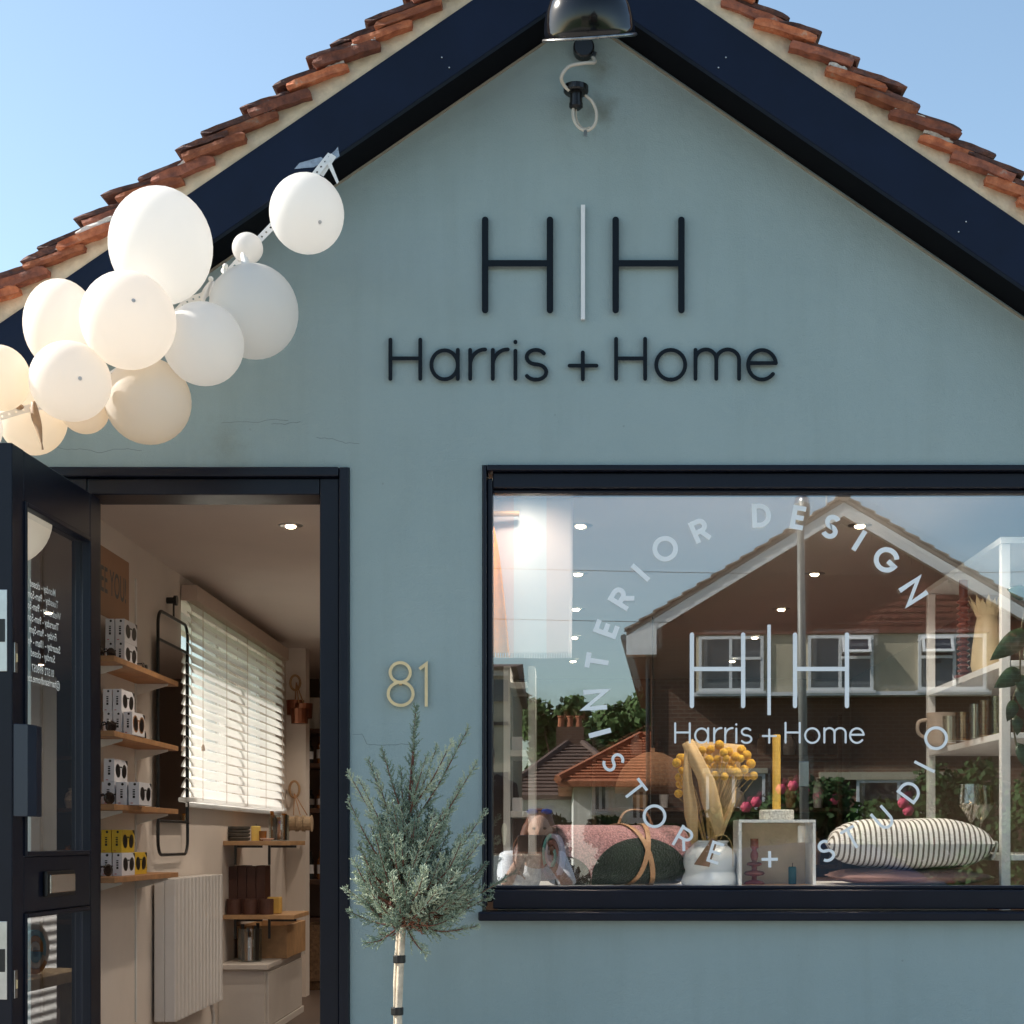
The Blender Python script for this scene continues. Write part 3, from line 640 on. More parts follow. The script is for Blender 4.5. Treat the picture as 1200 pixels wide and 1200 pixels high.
for (px, py, rx, ry, d, m, noz, lab) in BAL:
    c = P(px, py, d); k = d / F; b_ = thing('balloon', lab, 'balloon', c - Vector((0, 0, ry * k)), 'balloons of the garland')
    mb = MB(); axis = Vector((0, 1, .25)) if not noz else (P(noz[0], noz[1], d - rx * k) - c)
    axis.normalize(); T = axis.to_track_quat('Z', 'Y').to_matrix()
    # a slightly pear shaped skin
    n1, n2 = 40, 26; vs = []; fs = []
    scl = Matrix.Diagonal((1, 1, ry / rx))
    for i in range(n2 + 1):
        a = math.pi * i / n2; z = math.cos(a); r = math.sin(a) * (1 + .03 * z)
        for j in range(n1): vs.append(c + scl @ (T @ Vector((r * math.cos(2 * math.pi * j / n1), r * math.sin(2 * math.pi * j / n1), z)) * rx * k))
    for i in range(n2):
        for j in range(n1): fs.append((i * n1 + j, i * n1 + (j + 1) % n1, (i + 1) * n1 + (j + 1) % n1, (i + 1) * n1 + j))
    mb.add(vs, fs); mb.build('skin', m, b_, smooth=True)
    q = c + scl @ (T @ Vector((0, 0, 1.0)) * rx * k * 1.0)
    mb = MB(); dirv = (q - c).normalized(); T3 = dirv.to_track_quat('Z', 'Y').to_matrix()
    if noz: mb.lathe(q, [(.0062, -.0012), (.0045, .0004), (.002, .0012), (0, .0014)], 14, T3)
    else: mb.lathe(q, [(.010, -.004), (.005, .006), (.004, .012), (.008, .018), (.010, .024), (.002, .022)], 12, T3)
    mb.build('nozzle', M_tip if noz else m, b_, smooth=True)

# perforated garland strip
def strip_mesh(path, wid, cell=.02):
    path = [Vector(p) for p in path]; L = [0]
    for a, b in zip(path, path[1:]): L.append(L[-1] + (b - a).length)
    n = int(L[-1] / cell)
    def at(s):
        for i in range(len(path) - 1):
            if s <= L[i + 1] + 1e-9: t = (s - L[i]) / max(1e-9, L[i + 1] - L[i]); return path[i].lerp(path[i + 1], t)
        return path[-1]
    mb = MB()
    for i in range(n):
        rows = []
        for q in (0, .36, .64, 1):
            s0 = (i + q) * cell; p = at(s0); t = (at(min(L[-1], s0 + .004)) - at(max(0, s0 - .004))).normalized()
            side = t.cross(Vector((0, -1, 0))).normalized()
            rows.append([p + side * wid * (u - .5) for u in (0, .36, .64, 1)])
        vs = [v for r in rows for v in r]; fs = []
        for a in range(3):
            for b in range(3):
                if a == 1 and b == 1: continue
                fs.append((a * 4 + b, a * 4 + b + 1, a * 4 + b + 5, a * 4 + b + 4))
        mb.add(vs, fs)
    return mb
M_strip = mat('strip_plastic', (.80, .78, .75), .4, var=.03)
gs = thing('garland_strip', 'white perforated plastic strip holding the balloons to the bargeboard', 'garland', P(215, 360, 4.8))
sm_ = strip_mesh(bez([P(388, 181, 4.80), P(376, 196, 4.79), P(345, 236, 4.78), P(312, 272, 4.755), P(292, 292, 4.735), P(265, 322, 4.74), P(240, 345, 4.73), P(215, 357, 4.73), P(180, 400, 4.60), P(130, 440, 4.58), P(80, 470, 4.56), P(35, 478, 4.54), P(-20, 495, 4.50)], 6), .021)
so_ = sm_.build('strip', M_strip, gs); sd = so_.modifiers.new('thickness', 'SOLIDIFY'); sd.thickness = .0012
M_rib = mat('latex_tail', (.82, .79, .74), .55); M_ribb = mat('brown_ribbon', (.34, .22, .13), .5, var=.2, scale=30)
def tail(pts, wid, m):
    pts = bez(pts, 5); mb = MB(); vs = []; fs = []
    for i, p in enumerate(pts):
        t = i / (len(pts) - 1); w_ = wid * (.35 + 1.2 * math.sin(math.pi * min(1, t * 1.1 + .05))); vs += [p + Vector((-w_ / 2, 0, 0)), p + Vector((w_ / 2, .004 * math.sin(6 * t), 0))]
    for i in range(len(pts) - 1): fs.append((2 * i, 2 * i + 1, 2 * i + 3, 2 * i + 2))
    mb.add(vs, fs); o = mb.build('ribbon_tail', m, gs, smooth=True); q = o.modifiers.new('thickness', 'SOLIDIFY'); q.thickness = .0012
tail([P(284, 296, 4.69), P(287, 308, 4.66), P(285, 320, 4.615), P(292, 334, 4.59)], .014, M_rib)
tail([P(288, 300, 4.69), P(291, 312, 4.65), P(293, 330, 4.60)], .008, M_rib)
tail([P(266, 310, 4.725), P(262, 318, 4.72), P(270, 327, 4.71)], .010, M_rib)
tail([P(248, 328, 4.725), P(241, 340, 4.72), P(238, 352, 4.715), P(240, 362, 4.71)], .012, M_rib)
tail([P(250, 329, 4.725), P(247, 345, 4.72), P(249, 358, 4.715)], .007, M_rib)
tail([P(39, 470, 4.535), P(41, 486, 4.53), P(46, 505, 4.525), P(50, 527, 4.52)], .016, M_ribb)
tail([P(131, 437, 4.555), P(132, 450, 4.55), P(133, 464, 4.55)], .006, M_ribb)
mb = MB(); mb.ball(P(264, 312, 4.725), .008, 8, 6); mb.ball(P(285, 295, 4.715), .010, 8, 6); mb.ball(P(247, 327, 4.725), .008, 8, 6); mb.build('knot', M_rib, gs, smooth=True)
mb = MB(); mb.ball(P(23, 477, 4.53), (.012, .006, .008), 8, 6); mb.build('knot', M_ribb, gs, smooth=True)
# folded end of the strip and clear tape on the bargeboard
mb = MB(); mb.prism([P(372, 203, 4.795), P(388, 180, 4.80), P(394, 184, 4.80), P(379, 207, 4.795)], (0, -.0015, 0)); mb.build('strip_end', M_strip, gs)
mb = MB(); mb.prism([P(383, 191, 4.79), P(388, 190, 4.79), P(397, 213, 4.79), P(395, 216, 4.79)], (0, -.002, 0)); mb.build('strip_end', M_strip, gs)
M_tape = mat('clear_tape', (.55, .66, .80), .15, var=.2, scale=60, alpha=.38)
for q in ([(345, 198), (351, 191), (376, 184), (382, 188), (368, 196)], [(381, 187), (393, 176), (396, 172), (398, 183), (388, 190)]):
    mb = MB(); mb.prism([P(u, v, 4.8195) for u, v in q], (0, -.0006, 0)); mb.build('clear_tape', M_tape, gs)

# ------------------------------------------------------------------ standard conifer in a pot
TRD = 4.55; TX = X(469, TRD); TY = TRD - CAMD
tree = thing('potted_conifer', 'blue green feathery conifer on a thin pale stem between door and window', 'potted tree', (TX, TY, 0))
M_bark = mat('pale_bark', S(206, 190, 168), .85, var=.3, scale=35, bump=.8)
M_twig = mat('brown_twig', (.16, .06, .04), .8, var=.25, scale=40)
def conifer_mat():
    m = bpy.data.materials.new('conifer_green'); m.use_nodes = True; t = m.node_tree; b = t.nodes['Principled BSDF']
    at = t.nodes.new('ShaderNodeAttribute'); at.attribute_name = 'tint'
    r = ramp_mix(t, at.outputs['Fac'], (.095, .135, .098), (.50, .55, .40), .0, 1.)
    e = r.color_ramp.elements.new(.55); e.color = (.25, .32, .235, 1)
    t.links.new(r.outputs[0], b.inputs['Base Color']); b.inputs['Roughness'].default_value = .6; b.inputs['Specular IOR Level'].default_value = .25; return m
def spikes_object(name, B, D, Ln, rad, tint, m, parent):
    B = np.array(B); D = np.array(D); Ln = np.array(Ln); n = len(B); D = D / np.linalg.norm(D, axis=1)[:, None]
    ref = np.random.normal(size=(n, 3)); a = np.cross(D, ref); a /= np.linalg.norm(a, axis=1)[:, None]; b = np.cross(D, a)
    o0 = np.array(WL[parent.name]); V = np.zeros((n, 7, 3))
    rad = np.broadcast_to(rad, (n,))
    mid = B + D * Ln[:, None] * .45
    for k in range(3):
        t = 2 * math.pi * k / 3; off = a * math.cos(t) + b * math.sin(t)
        V[:, k] = B + off * (rad * .55)[:, None]; V[:, 3 + k] = mid + off * rad[:, None]
    V[:, 6] = B + D * Ln[:, None]
    V -= o0; fl = []
    for k in range(3): fl += [(k, (k + 1) % 3, 3 + (k + 1) % 3, 3 + k)]
    q = np.array(fl); t3 = np.array([(3, 4, 6), (4, 5, 6), (5, 3, 6)])
    base = (np.arange(n) * 7)[:, None, None]
    quads = (q[None] + base).reshape(-1, 4); tris = (t3[None] + base).reshape(-1, 3)
    me = bpy.data.meshes.new(name); me.from_pydata(V.reshape(-1, 3).tolist(), [], quads.tolist() + tris.tolist())
    att = me.attributes.new('tint', 'FLOAT', 'POINT'); att.data.foreach_set('value', np.repeat(np.array(tint, dtype=np.float32), 7))
    me.materials.append(m); ob = bpy.data.objects.new(name, me); C.objects.link(ob); ob.parent = parent; WL[ob.name] = WL[parent.name]; return ob
tb = P(473, 1085, TRD)
mb = MB(); path = [(TX, TY, .30), P(467, 1190, TRD), P(469, 1140, TRD), P(471, 1100, TRD), P(474, 1062, TRD), P(476, 1030, TRD)]
mb.tube([Vector(path[0])] + [Vector(p) for p in path[1:]], [.011, .010, .0098, .0096, .009, .006], 10); trunk = mb.build('trunk', [M_bark], tree, smooth=True)
mb = MB(); mb.tube([(TX - .012, TY + .012, .25), P(463.5, 1150, TRD + .015), P(468, 1066, TRD + .015)], .0065, 8); mb.build('support_cane', M_bark, tree, smooth=True)
for py in (1124, 1185):
    mb = MB(); c = P(469.5 if py < 1150 else 467, py, TRD); mb.lathe(c + Vector((-.004, .004, 0)), [(.0165, -.011), (.0175, -.009), (.0175, .009), (.0165, .011)], 14); mb.build('tie', M_black, tree)
tips = [(487, 828, 0), (441, 905, .02), (420, 912, -.05), (408, 905, .03), (408, 936, -.08), (432, 890, .06), (448, 878, -.04), (549, 853, .02), (530, 868, -.06), (559, 893, 0), (540, 915, .07), (569, 950, .02), (565, 985, -.08),
        (405, 1040, 0), (409, 1068, .05), (428, 1105, -.03), (445, 1095, .06), (500, 1118, -.05), (592, 1030, -.02), (575, 1050, .06), (560, 1085, -.05), (540, 1070, -.12), (512, 875, .08), (500, 885, -.08), (470, 900, .1), (460, 940, -.12),
        (520, 950, -.14), (440, 980, -.14), (550, 1010, -.12), (430, 1040, -.15), (480, 1020, -.2), (515, 1040, -.18), (455, 1075, -.16), (500, 960, .15), (450, 960, .15), (540, 980, .16), (430, 1010, .16)]
for k in range(150):
    a = random.uniform(0, 2 * math.pi); q = math.sqrt(random.random()); tips.append((492 + 84 * q * math.cos(a), 1010 + 74 * q * math.sin(a), random.uniform(-.19, .17) * math.sqrt(max(.1, 1 - q * q))))
B = []; D = []; Ln = []; tint = []; br = MB(); br.tube([P(476, 1034, TRD), P(478, 985, TRD), P(480, 930, TRD), P(484, 880, TRD), P(487, 836, TRD)], [.0058, .0045, .0034, .0024, .0012], 8)
def trunk_at(py):
    t = min(1, max(0, (1085 - py) / 250)); return P(473 + 13 * t, 1085 - 250 * t, TRD)
for bi, (px, py, dy) in enumerate(tips):
    d_ = TRD + dy; tip = P(px, py, d_); hl = abs(px - 482)
    base = (trunk_at(min(1082, py + 45 + hl * .75 + random.uniform(0, 25))) if bi else trunk_at(985)).lerp(tip, .0 if bi < 37 else random.uniform(.25, .5))
    midp = base.lerp(tip, .5) + Vector((random.uniform(-.008, .008), dy * .2, -.018 if bi else 0))
    path = bez([base, midp, tip], 8); Ltot = sum((b - a).length for a, b in zip(path, path[1:]))
    br.tube(path, [.0034 * (1 - .8 * i / (len(path) - 1)) for i in range(len(path))], 5)
    btint = random.uniform(.12, .80)
    nt_ = int(Ltot / (.0050 if bi else .0030))
    for k in range(nt_):
        s = (k + .5) / nt_
        if s < .28 and bi and random.random() < .75: continue
        idx = s * (len(path) - 1); i = int(idx); p = path[i].lerp(path[min(i + 1, len(path) - 1)], idx - i)
        t = (path[min(i + 1, len(path) - 1)] - path[i - 1 if i else 0]).normalized()
        rv = Vector((random.gauss(0, 1), random.gauss(0, .8), random.gauss(0, 1))); rv = (rv - t * rv.dot(t)).normalized()
        tl = (.046 * (1 - s) ** .7 + .012) * random.uniform(.55, 1.15)
        td = (t * random.uniform(.7, 1.1) + rv * .75 + Vector((0, 0, .12))).normalized()
        cb = td.cross(rv); cb = cb.normalized() if cb.length > 1e-6 else Vector((1, 0, 0))
        ns = max(3, int(tl / .0036)); tv = btint + random.uniform(-.2, .2)
        for j in range(ns):
            f = (j + .3) / ns; bp = p + td * tl * f; side = (1 if j % 2 else -1)
            sd_ = (td * .8 + (cb if j % 4 < 2 else rv) * side * .75 + Vector((random.gauss(0, .12), random.gauss(0, .12), random.gauss(0, .12)))).normalized()
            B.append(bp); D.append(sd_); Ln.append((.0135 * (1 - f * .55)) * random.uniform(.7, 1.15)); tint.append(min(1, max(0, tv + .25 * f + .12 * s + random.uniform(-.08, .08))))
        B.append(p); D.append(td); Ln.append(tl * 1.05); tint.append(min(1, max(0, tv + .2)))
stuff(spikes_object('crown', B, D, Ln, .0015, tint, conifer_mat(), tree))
br.build('branches', M_twig, tree, smooth=True)
# dried reddish sprays at the base of the crown
B = []; D = []; Ln = []; tint = []
for k in range(26):
    p0 = P(random.uniform(470, 505), random.uniform(1048, 1085), TRD - random.uniform(.0, .08)); dv = Vector((random.uniform(-.6, 1), random.uniform(-.6, .2), random.uniform(-.6, .3))).normalized()
    for j in range(16):
        B.append(p0 + dv * .045 * j / 16); D.append((dv + Vector((random.gauss(0, .5), random.gauss(0, .5), random.gauss(0, .5)))).normalized()); Ln.append(.011); tint.append(random.random())
stuff(spikes_object('dry_sprays', B, D, Ln, .001, tint, mat('dry_needles', (.30, .10, .05), .8, var=.3), tree))
mb = MB(); mb.lathe((TX, TY, 0), [(.0001, 0), (.13, 0), (.15, .02), (.18, .30), (.19, .31), (.19, .33), (.175, .33), (.168, .28), (.0001, .28)], 32); mb.build('pot', mat('grey_pot', (.12, .12, .125), .7, var=.15), tree, smooth=False)

# ------------------------------------------------------------------ bench with textiles just inside, mirrored in the door glass
M_pine = mat('pale_pine', S(214, 190, 150), .6, var=.12, scale=20)
bench = thing('slatted_bench', 'pale wooden bench of rolled blankets inside the shop, mirrored in the door glass', 'bench', (-.52, 1.0, .06))
bz = .50; B0, B1, B2, B3 = -.80, -.26, .50, 1.60
for k in range(3):
    mb = MB(); mb.box(B0 + .185 * k, B0 + .185 * k + .17, B2, B3, bz - .045, bz); mb.build('seat_slat', M_pine, bench, bevel=.004)
for x in (B0 + .02, B1 - .08):
    for y in (B2 + .04, B3 - .10):
        mb = MB(); mb.box(x, x + .055, y, y + .055, .06, bz - .046); mb.build('leg', M_pine, bench, bevel=.004)
for z in (.14, .22):
    mb = MB(); mb.box(B0 + .03, B0 + .06, B2 + .10, B3 - .11, z, z + .035); mb.build('stretcher', M_pine, bench, bevel=.004)
def spiral_roll(mb, c, ax, r, L, turns, mats_n, th):
    """rolled cloth: outer body plus a real spiral layer at the end; ax = unit axis, facing end at +ax"""
    ax = Vector(ax).normalized(); up = Vector((0, 0, 1)); a = ax.cross(up).normalized(); b = a.cross(ax)
    n = int(turns * 28); vs = []; fs = []; mi = []
    for i in range(n + 1):
        t = i / n; ang = turns * 2 * math.pi * t; rad = r * (.12 + .88 * t)
        for (rr_, e) in ((rad, 0), (rad + th, 0), (rad + th, 1), (rad, 1)):
            q = c + (a * math.cos(ang) + b * math.sin(ang)) * rr_ + ax * (L / 2 if e == 0 else -L / 2); vs.append(q)
    for i in range(n):
        o = i * 4; k = int((i / n) * mats_n * 2.2) % mats_n
        fs += [(o, o + 4, o + 5, o + 1), (o + 1, o + 5, o + 6, o + 2), (o + 3, o + 2, o + 6, o + 7), (o, o + 3, o + 7, o + 4)]; mi += [k] * 4
    base = len(mb.v); mb.v += [tuple(p) for p in vs]; mb.f += [tuple(x + base for x in f) for f in fs]; mb.m += mi
M_tx = [mat('cream_wool', S(226, 214, 198), .95, var=.1, scale=40, bump=.8, bscale=200), mat('blue_wool', S(120, 170, 190), .95, var=.15, scale=40, bump=.8, bscale=200), mat('mustard_wool', S(205, 140, 50), .95, var=.15, scale=40, bump=.8, bscale=200)]
for (x, y, z, r, lab) in ((-.56, .78, bz + .098, .080, 'rolled cream and blue blanket at the near end of the indoor bench'), (-.55, .98, bz + .092, .074, 'rolled patterned blanket behind the cream one on the indoor bench'), (-.55, 1.2, bz + .1, .082, 'rolled blanket at the far end of the indoor bench')):
    mb = MB(); spiral_roll(mb, Vector((x, y, z)), (-1, -.15, 0), r, .44, 3.2, 3, .019)
    tag(mb.build('rolled_blanket', M_tx, None, smooth=False), lab, 'blanket')
mb = MB()
for k in range(12): mb.ball((-.62 + .035 * (k % 6), .86 + random.uniform(-.06, .06), bz + .215 + random.uniform(0, .03)), (.06, .055, .03), 10, 7)
tag(mb.build('pink_throw', mat('pink_wool', S(214, 150, 150), .95, var=.15, scale=40, bump=.6, bscale=150), None, smooth=True), 'crumpled pink throw lying on top of the rolled blankets', 'blanket')
mb = MB(); mb.box(-.70, -.34, .62, 1.25, .262, .36)
tag(mb.build('folded_blue_blanket', mat('royal_blue_wool', S(35, 85, 170), .95, var=.2, scale=20, bump=.6, bscale=150), None, bevel=.03, seg=4), 'folded royal blue blanket stored under the indoor bench', 'blanket')
# ------------------------------------------------------------------ inside: ceiling downlights
M_bulb = mat('lit_bulb', (1, .85, .6), .4, emit=(1.0, .76, .48), estr=11.)
proto = None
for xi, x in enumerate((-1.02, .065, 1.11)):
    for d in (6.1, 7.2, 8.3, 9.45, 10.7):
        o = thing('downlight', 'recessed spotlight in the ceiling row inside the entrance', 'ceiling light', (x, d - 5, 2.2), 'ceiling spotlights') if proto is None else None
        if o is not None:
            proto = o
            mb = MB(); mb.lathe((x, d - 5, 2.2), [(.022, -.004), (.036, -.004), (.046, -.0015), (.046, -.0002), (.022, -.0002)], 20); mb.build('trim_ring', M_steel, o, smooth=True)
            mb = MB(); mb.lathe((x, d - 5, 2.2), [(.0001, -.012), (.013, -.011), (.019, -.007), (.021, -.0005)], 16); mb.build('bulb', M_bulb, o, smooth=True)
            ld = bpy.data.lights.new('spot', 'SPOT'); ld.energy = 8.5; ld.color = (1, .86, .71); ld.spot_size = R(120); ld.spot_blend = .6; ld.shadow_soft_size = .03
            lo = bpy.data.objects.new('lamp_light', ld); C.objects.link(lo); lo.parent = o; lo.location = (0, 0, -.035)
        else:
            c = copy_tree(proto); c.location = (x, d - 5, 2.2); c['label'] = 'recessed spotlight in the ceiling row ' + ('inside the entrance', 'beside the hanging blankets', 'towards the white shelving')[xi]
for x, en in ((-.13, 5), (.62, 20), (1.11, 20)):  # added spots, out of view, so the display shows through the reflection
    c = copy_tree(proto); c.location = (x, .125, 2.2); c['label'] = 'added unseen spotlight in the ceiling brightening the window display'
    for q in c.children:
        if q.type == 'LIGHT': q.data = q.data.copy(); q.data.energy = en; q.data.spot_size = R(160); q.data.spot_blend = 1.0

# ------------------------------------------------------------------ left wall: wall shelves, boxes, sunglasses, mirror, blind
M_brk = mat('white_bracket', (.72, .70, .66), .5)
SHX = -1.558; sy0, sy1 = .66, 1.60
SH = [1.663, 1.402, 1.147, .892]
lab_ = ['top plywood wall shelf with white brackets inside the doorway', 'second plywood wall shelf from the top inside the doorway', 'third plywood wall shelf from the top inside the doorway', 'lowest plywood wall shelf, beside the radiator']
M_edge = mat('plywood_edge', S(150, 105, 70), .6, var=.3, scale=60)
for z, lb in zip(SH, lab_):
    s_ = thing('wall_shelf', lb, 'shelf', (LW, (sy0 + sy1) / 2, z), 'plywood shelves on the left wall')
    mb = MB(); mb.box(LW + .002, SHX, sy0, sy1, z - .020, z); mb.build('board', M_ply, s_, bevel=.0015)
    for y in (sy0 + .14, sy1 - .13):
        mb = MB(); mb.prism([(LW + .006, y, z - .021), (SHX - .012, y, z - .021), (SHX - .012, y, z - .028), (LW + .006, y, z - .065)], (0, .006, 0)); mb.build('bracket', M_brk, s_)
std = thing('shelf_standard', 'pair of white slotted uprights carrying the plywood shelves', 'shelf rail', (LW, 1.1, .3))
for y in (sy0 + .135, sy1 - .135):
    mb = MB(); mb.box(LW + .0003, LW + .0055, y, y + .018, .3, 2.06); mb.build('upright', M_brk, std)
M_card = mat('white_card', (.74, .72, .74), .5, var=.03); M_yel = mat('yellow_card', S(214, 176, 50), .5, var=.05); M_ink = mat('black_ink', (.012, .011, .011), .35)
M_amb = mat('amber_ink', (.34, .14, .03), .4); M_red = mat('red_ink', (.5, .05, .05), .5)
def gbox(px0, px1, zb, h, d, ln, m, lens=True, logo=True, lab='', rim=None):
    x0, x1 = X(px0, d), X(px1, d); y0 = d - 5
    t = thing('sunglasses_box', lab, 'box', ((x0 + x1) / 2, y0 + ln / 2, zb), 'boxed sunglasses on the plywood shelves')
    mb = MB(); mb.box(x0, x1, y0, y0 + ln, zb, zb + h); mb.build('carton', m, t, bevel=.001)
    if lens:
        for k in (-1, 1):
            c = Vector((x1 + .0004, y0 + ln * (.5 + .24 * k), zb + h * .5))
            loop = [c + Vector((0, ln * .17 * math.cos(a) + k * ln * .02 * math.sin(a), h * .30 * math.sin(a))) for a in [2 * math.pi * i / 16 for i in range(16)]]
            if rim:
                lp = [c + (p - c) * 1.25 for p in loop]; mb = MB(); mb.prism(lp, (.0004, 0, 0)); mb.build('printed_frame', rim, t)
            mb = MB(); mb.prism(loop, (.0009, 0, 0)); mb.build('printed_lens', M_ink, t)
        mb = MB(); mb.box(x1 + .0002, x1 + .0007, y0 + ln * .42, y0 + ln * .58, zb + h * .64, zb + h * .70); mb.build('printed_bridge', rim or M_ink, t)
        mb = MB(); mb.prism([(x1 + .0002, y0 + ln - .001, zb + h - .001), (x1 + .0002, y0 + ln * .82, zb + h - .001), (x1 + .0002, y0 + ln - .001, zb + h * .78)], (.0005, 0, 0)); mb.build('printed_corner', M_ink, t)
    if logo:
        w_ = x1 - x0; mb = MB()
        for k, (a, b) in enumerate(((.30, .42), (.44, .52), (.54, .62), (.64, .70))):
            mb.box(x0 + w_ * .40, x0 + w_ * .62, y0 - .0006, y0 - .0001, zb + h * a, zb + h * (b - .015))
        mb.build('printed_logo', M_ink, t)
        mb = MB(); mb.lathe((x0 + w_ * .6, y0 - .0001, zb + h * .9), [(.0001, 0), (w_ * .13, 0), (w_ * .13, .0005), (.0001, .0006)], 10, Matrix.Rotation(R(90), 3, 'X')); mb.build('printed_dot', M_ink, t)
        mb = MB(); mb.box(x0 + w_ * .2, x0 + w_ * .42, y0 - .0006, y0 - .0001, zb + h * .07, zb + h * .10); mb.build('printed_mark', M_red, t)
hb = .083
rows = [
 (123.5, 134, 0, 1, 5.95, M_card, None, 'white sunglasses box nearest the wall, upper row on the top plywood shelf'),
 (135, 146, 0, 1, 5.95, M_card, None, 'white box printed with dark sunglasses, upper row on the top plywood shelf'),
 (123.5, 134, 0, 0, 5.95, M_card, None, 'white sunglasses box nearest the wall, lower row on the top plywood shelf'),
 (135, 146, 0, 0, 5.95, M_card, None, 'white box printed with dark sunglasses, lower row on the top plywood shelf'),
 (120.5, 131, 1, 1, 5.90, M_card, None, 'white sunglasses box nearest the wall, upper row on the second plywood shelf'),
 (132, 142.5, 1, 1, 5.90, M_card, None, 'white box printed with dark sunglasses, upper row on the second plywood shelf'),
 (121, 131.5, 1, 0, 5.88, M_card, None, 'white sunglasses box nearest the wall, lower row on the second plywood shelf'),
 (132.5, 143, 1, 0, 5.88, M_card, None, 'white sunglasses box between two others, lower row on the second plywood shelf'),
 (144.5, 155, 1, 0, 5.88, M_card, M_amb, 'white box printed with amber rimmed sunglasses on the second plywood shelf'),
 (121.5, 134, 2, 1, 5.85, M_card, None, 'single white sunglasses box stacked on top of three, third plywood shelf'),
 (119, 134, 2, 0, 5.85, M_card, None, 'white sunglasses box nearest the wall on the third plywood shelf'),
 (136, 148.5, 2, 0, 5.85, M_card, None, 'white sunglasses box between two others on the third plywood shelf'),
 (150.5, 163, 2, 0, 5.85, M_card, None, 'white box printed with brown sunglasses, outermost on the third plywood shelf'),
 (118.5, 130, 3, 1, 5.86, M_yel, None, 'yellow sunglasses box nearest the wall on the lowest plywood shelf'),
 (131, 142.5, 3, 1, 5.86, M_yel, None, 'yellow box printed with dark sunglasses stacked on a white one, lowest plywood shelf'),
 (118, 130.5, 3, 0, 5.86, M_card, None, 'white sunglasses box nearest the wall on the lowest plywood shelf'),
 (132, 143, 3, 0, 5.86, M_card, None, 'white box printed with dark sunglasses under a yellow one, lowest plywood shelf'),
 (147, 158, 3, 0, 6.10, M_yel, None, 'yellow sunglasses box standing behind the white one, lowest plywood shelf')]
for (a, b, s, row, d, m, rim, lb) in rows:
    gbox(a, b, SH[s] + .0005 + row * (hb + .0005), hb, d, .175, m, lab=lb, rim=rim)
M_lens = mat('dark_lens', (.02, .014, .012), .12, var=.1)
def sunglasses(px, py, d, rot, lab):
    t = thing('sunglasses', lab, 'sunglasses', (0, 0, 0), 'loose sunglasses on the plywood shelves')
    for k in (-1, 1):
        mb = MB(); mb.ball((k * .034, 0, .022), (.028, .004, .022), 14, 8); mb.build('lens', M_lens, t, smooth=True)
        mb = MB(); mb.tube([(k * .062, .002, .036), (k * .064, .06, .034), (k * .060, .115, .020), (k * .058, .13, .004)], .003, 6); mb.build('temple', M_lens, t, smooth=True)
    mb = MB(); mb.tube([(-.01, 0, .032), (0, -.003, .036), (.01, 0, .032)], .0028, 6); mb.build('bridge', M_lens, t, smooth=True)
    t.location = P(px, py, d); t.rotation_euler = (0, 0, R(rot)); return t
for i, (px, s, d, rot, lb) in enumerate(((128, 0, 5.78, 70, 'dark sunglasses lying at the near end of the top plywood shelf'), (181, 0, 6.33, 95, 'dark sunglasses beyond the boxes on the top plywood shelf'), (129, 1, 5.76, 60, 'dark sunglasses lying at the near end of the second plywood shelf'),
        (180, 1, 6.3, 95, 'dark sunglasses beyond the boxes on the second plywood shelf'), (127, 2, 5.74, 60, 'dark sunglasses lying at the near end of the third plywood shelf'), (185, 2, 6.3, 100, 'sunglasses on a card beyond the boxes on the third plywood shelf'),
        (133, 3, 5.74, 70, 'dark sunglasses lying at the near end of the lowest plywood shelf'), (180, 3, 6.33, 100, 'gold rimmed sunglasses beyond the boxes on the lowest plywood shelf'))):
    g = sunglasses(px, 900, d, rot, lb); g.location.z = SH[s] + .001; g.location.x = min(g.location.x, SHX - .065)
# poster
po = thing('wall_poster', 'brown kraft poster with thin lettering ending in EE YOU! on the shop wall', 'poster', (LW, 1.25, 1.5))
pz0, pz1 = Z(717, 6.0), Z(632, 6.0)
mb = MB(); mb.box(LW + .0005, LW + .003, .45, 6.37 - 5, 1.85, 2.105); mb.build('sheet', mat('kraft', S(168, 132, 106), .8, var=.05), po)
me = text_mesh('SEE YOU!', .135); me.materials.append(M_ink); o = bpy.data.objects.new('text_line', me); C.objects.link(o); o.parent = po
ax = Vector((0, 1, 0)); up = Vector((0, 0, 1)); nn = ax.cross(up); c = Vector((LW + .0036, 1.13, 1.94)) - WL[po.name]
o.matrix_local = Matrix(((ax.x, up.x * 1, nn.x, c.x), (ax.y * .72, up.y, nn.y, c.y), (ax.z, up.z * 1, nn.z, c.z), (0, 0, 0, 1)))
# mirror
mi_ = thing('wall_mirror', 'tall black framed mirror with rounded corners hung on a peg', 'mirror', (LW, 1.95, 1.0))
dA, dB = 1.69 * F / (VX - 180), 1.69 * F / (VX - 215); yA, yB = dA - 5, dB - 5; zA, zB = Z(1002, dA), Z(714, dA)
def rrect(y0, y1, z0, z1, r, x):
    out = []
    for (cy, cz, a0) in ((y1 - r, z1 - r, 0), (y0 + r, z1 - r, 90), (y0 + r, z0 + r, 180), (y1 - r, z0 + r, 270)):
        for k in range(6): a = R(a0 + 18 * k); out.append(Vector((x, cy + r * math.cos(a), cz + r * math.sin(a))))
    return out
mb = MB(); mb.tube(rrect(yA, yB, zA, zB, .06, LW + .028), .007, 8, closed=True); mb.build('frame', M_black, mi_, smooth=True)
mz0, mz1 = Z(962, dA), Z(748, dA)
for z in (mz0, mz1):
    mb = MB(); mb.tube([(LW + .028, yA, z), (LW + .028, yB, z)], .006, 8); mb.build('crossbar', M_black, mi_)
mb = MB(); mb.box(LW + .022, LW + .027, yA + .006, yB - .006, mz0 + .006, mz1 - .006); mb.build('mirror_glass', mat('mirror_silver', (.7, .68, .66), .03, 1.0, var=.02), mi_)
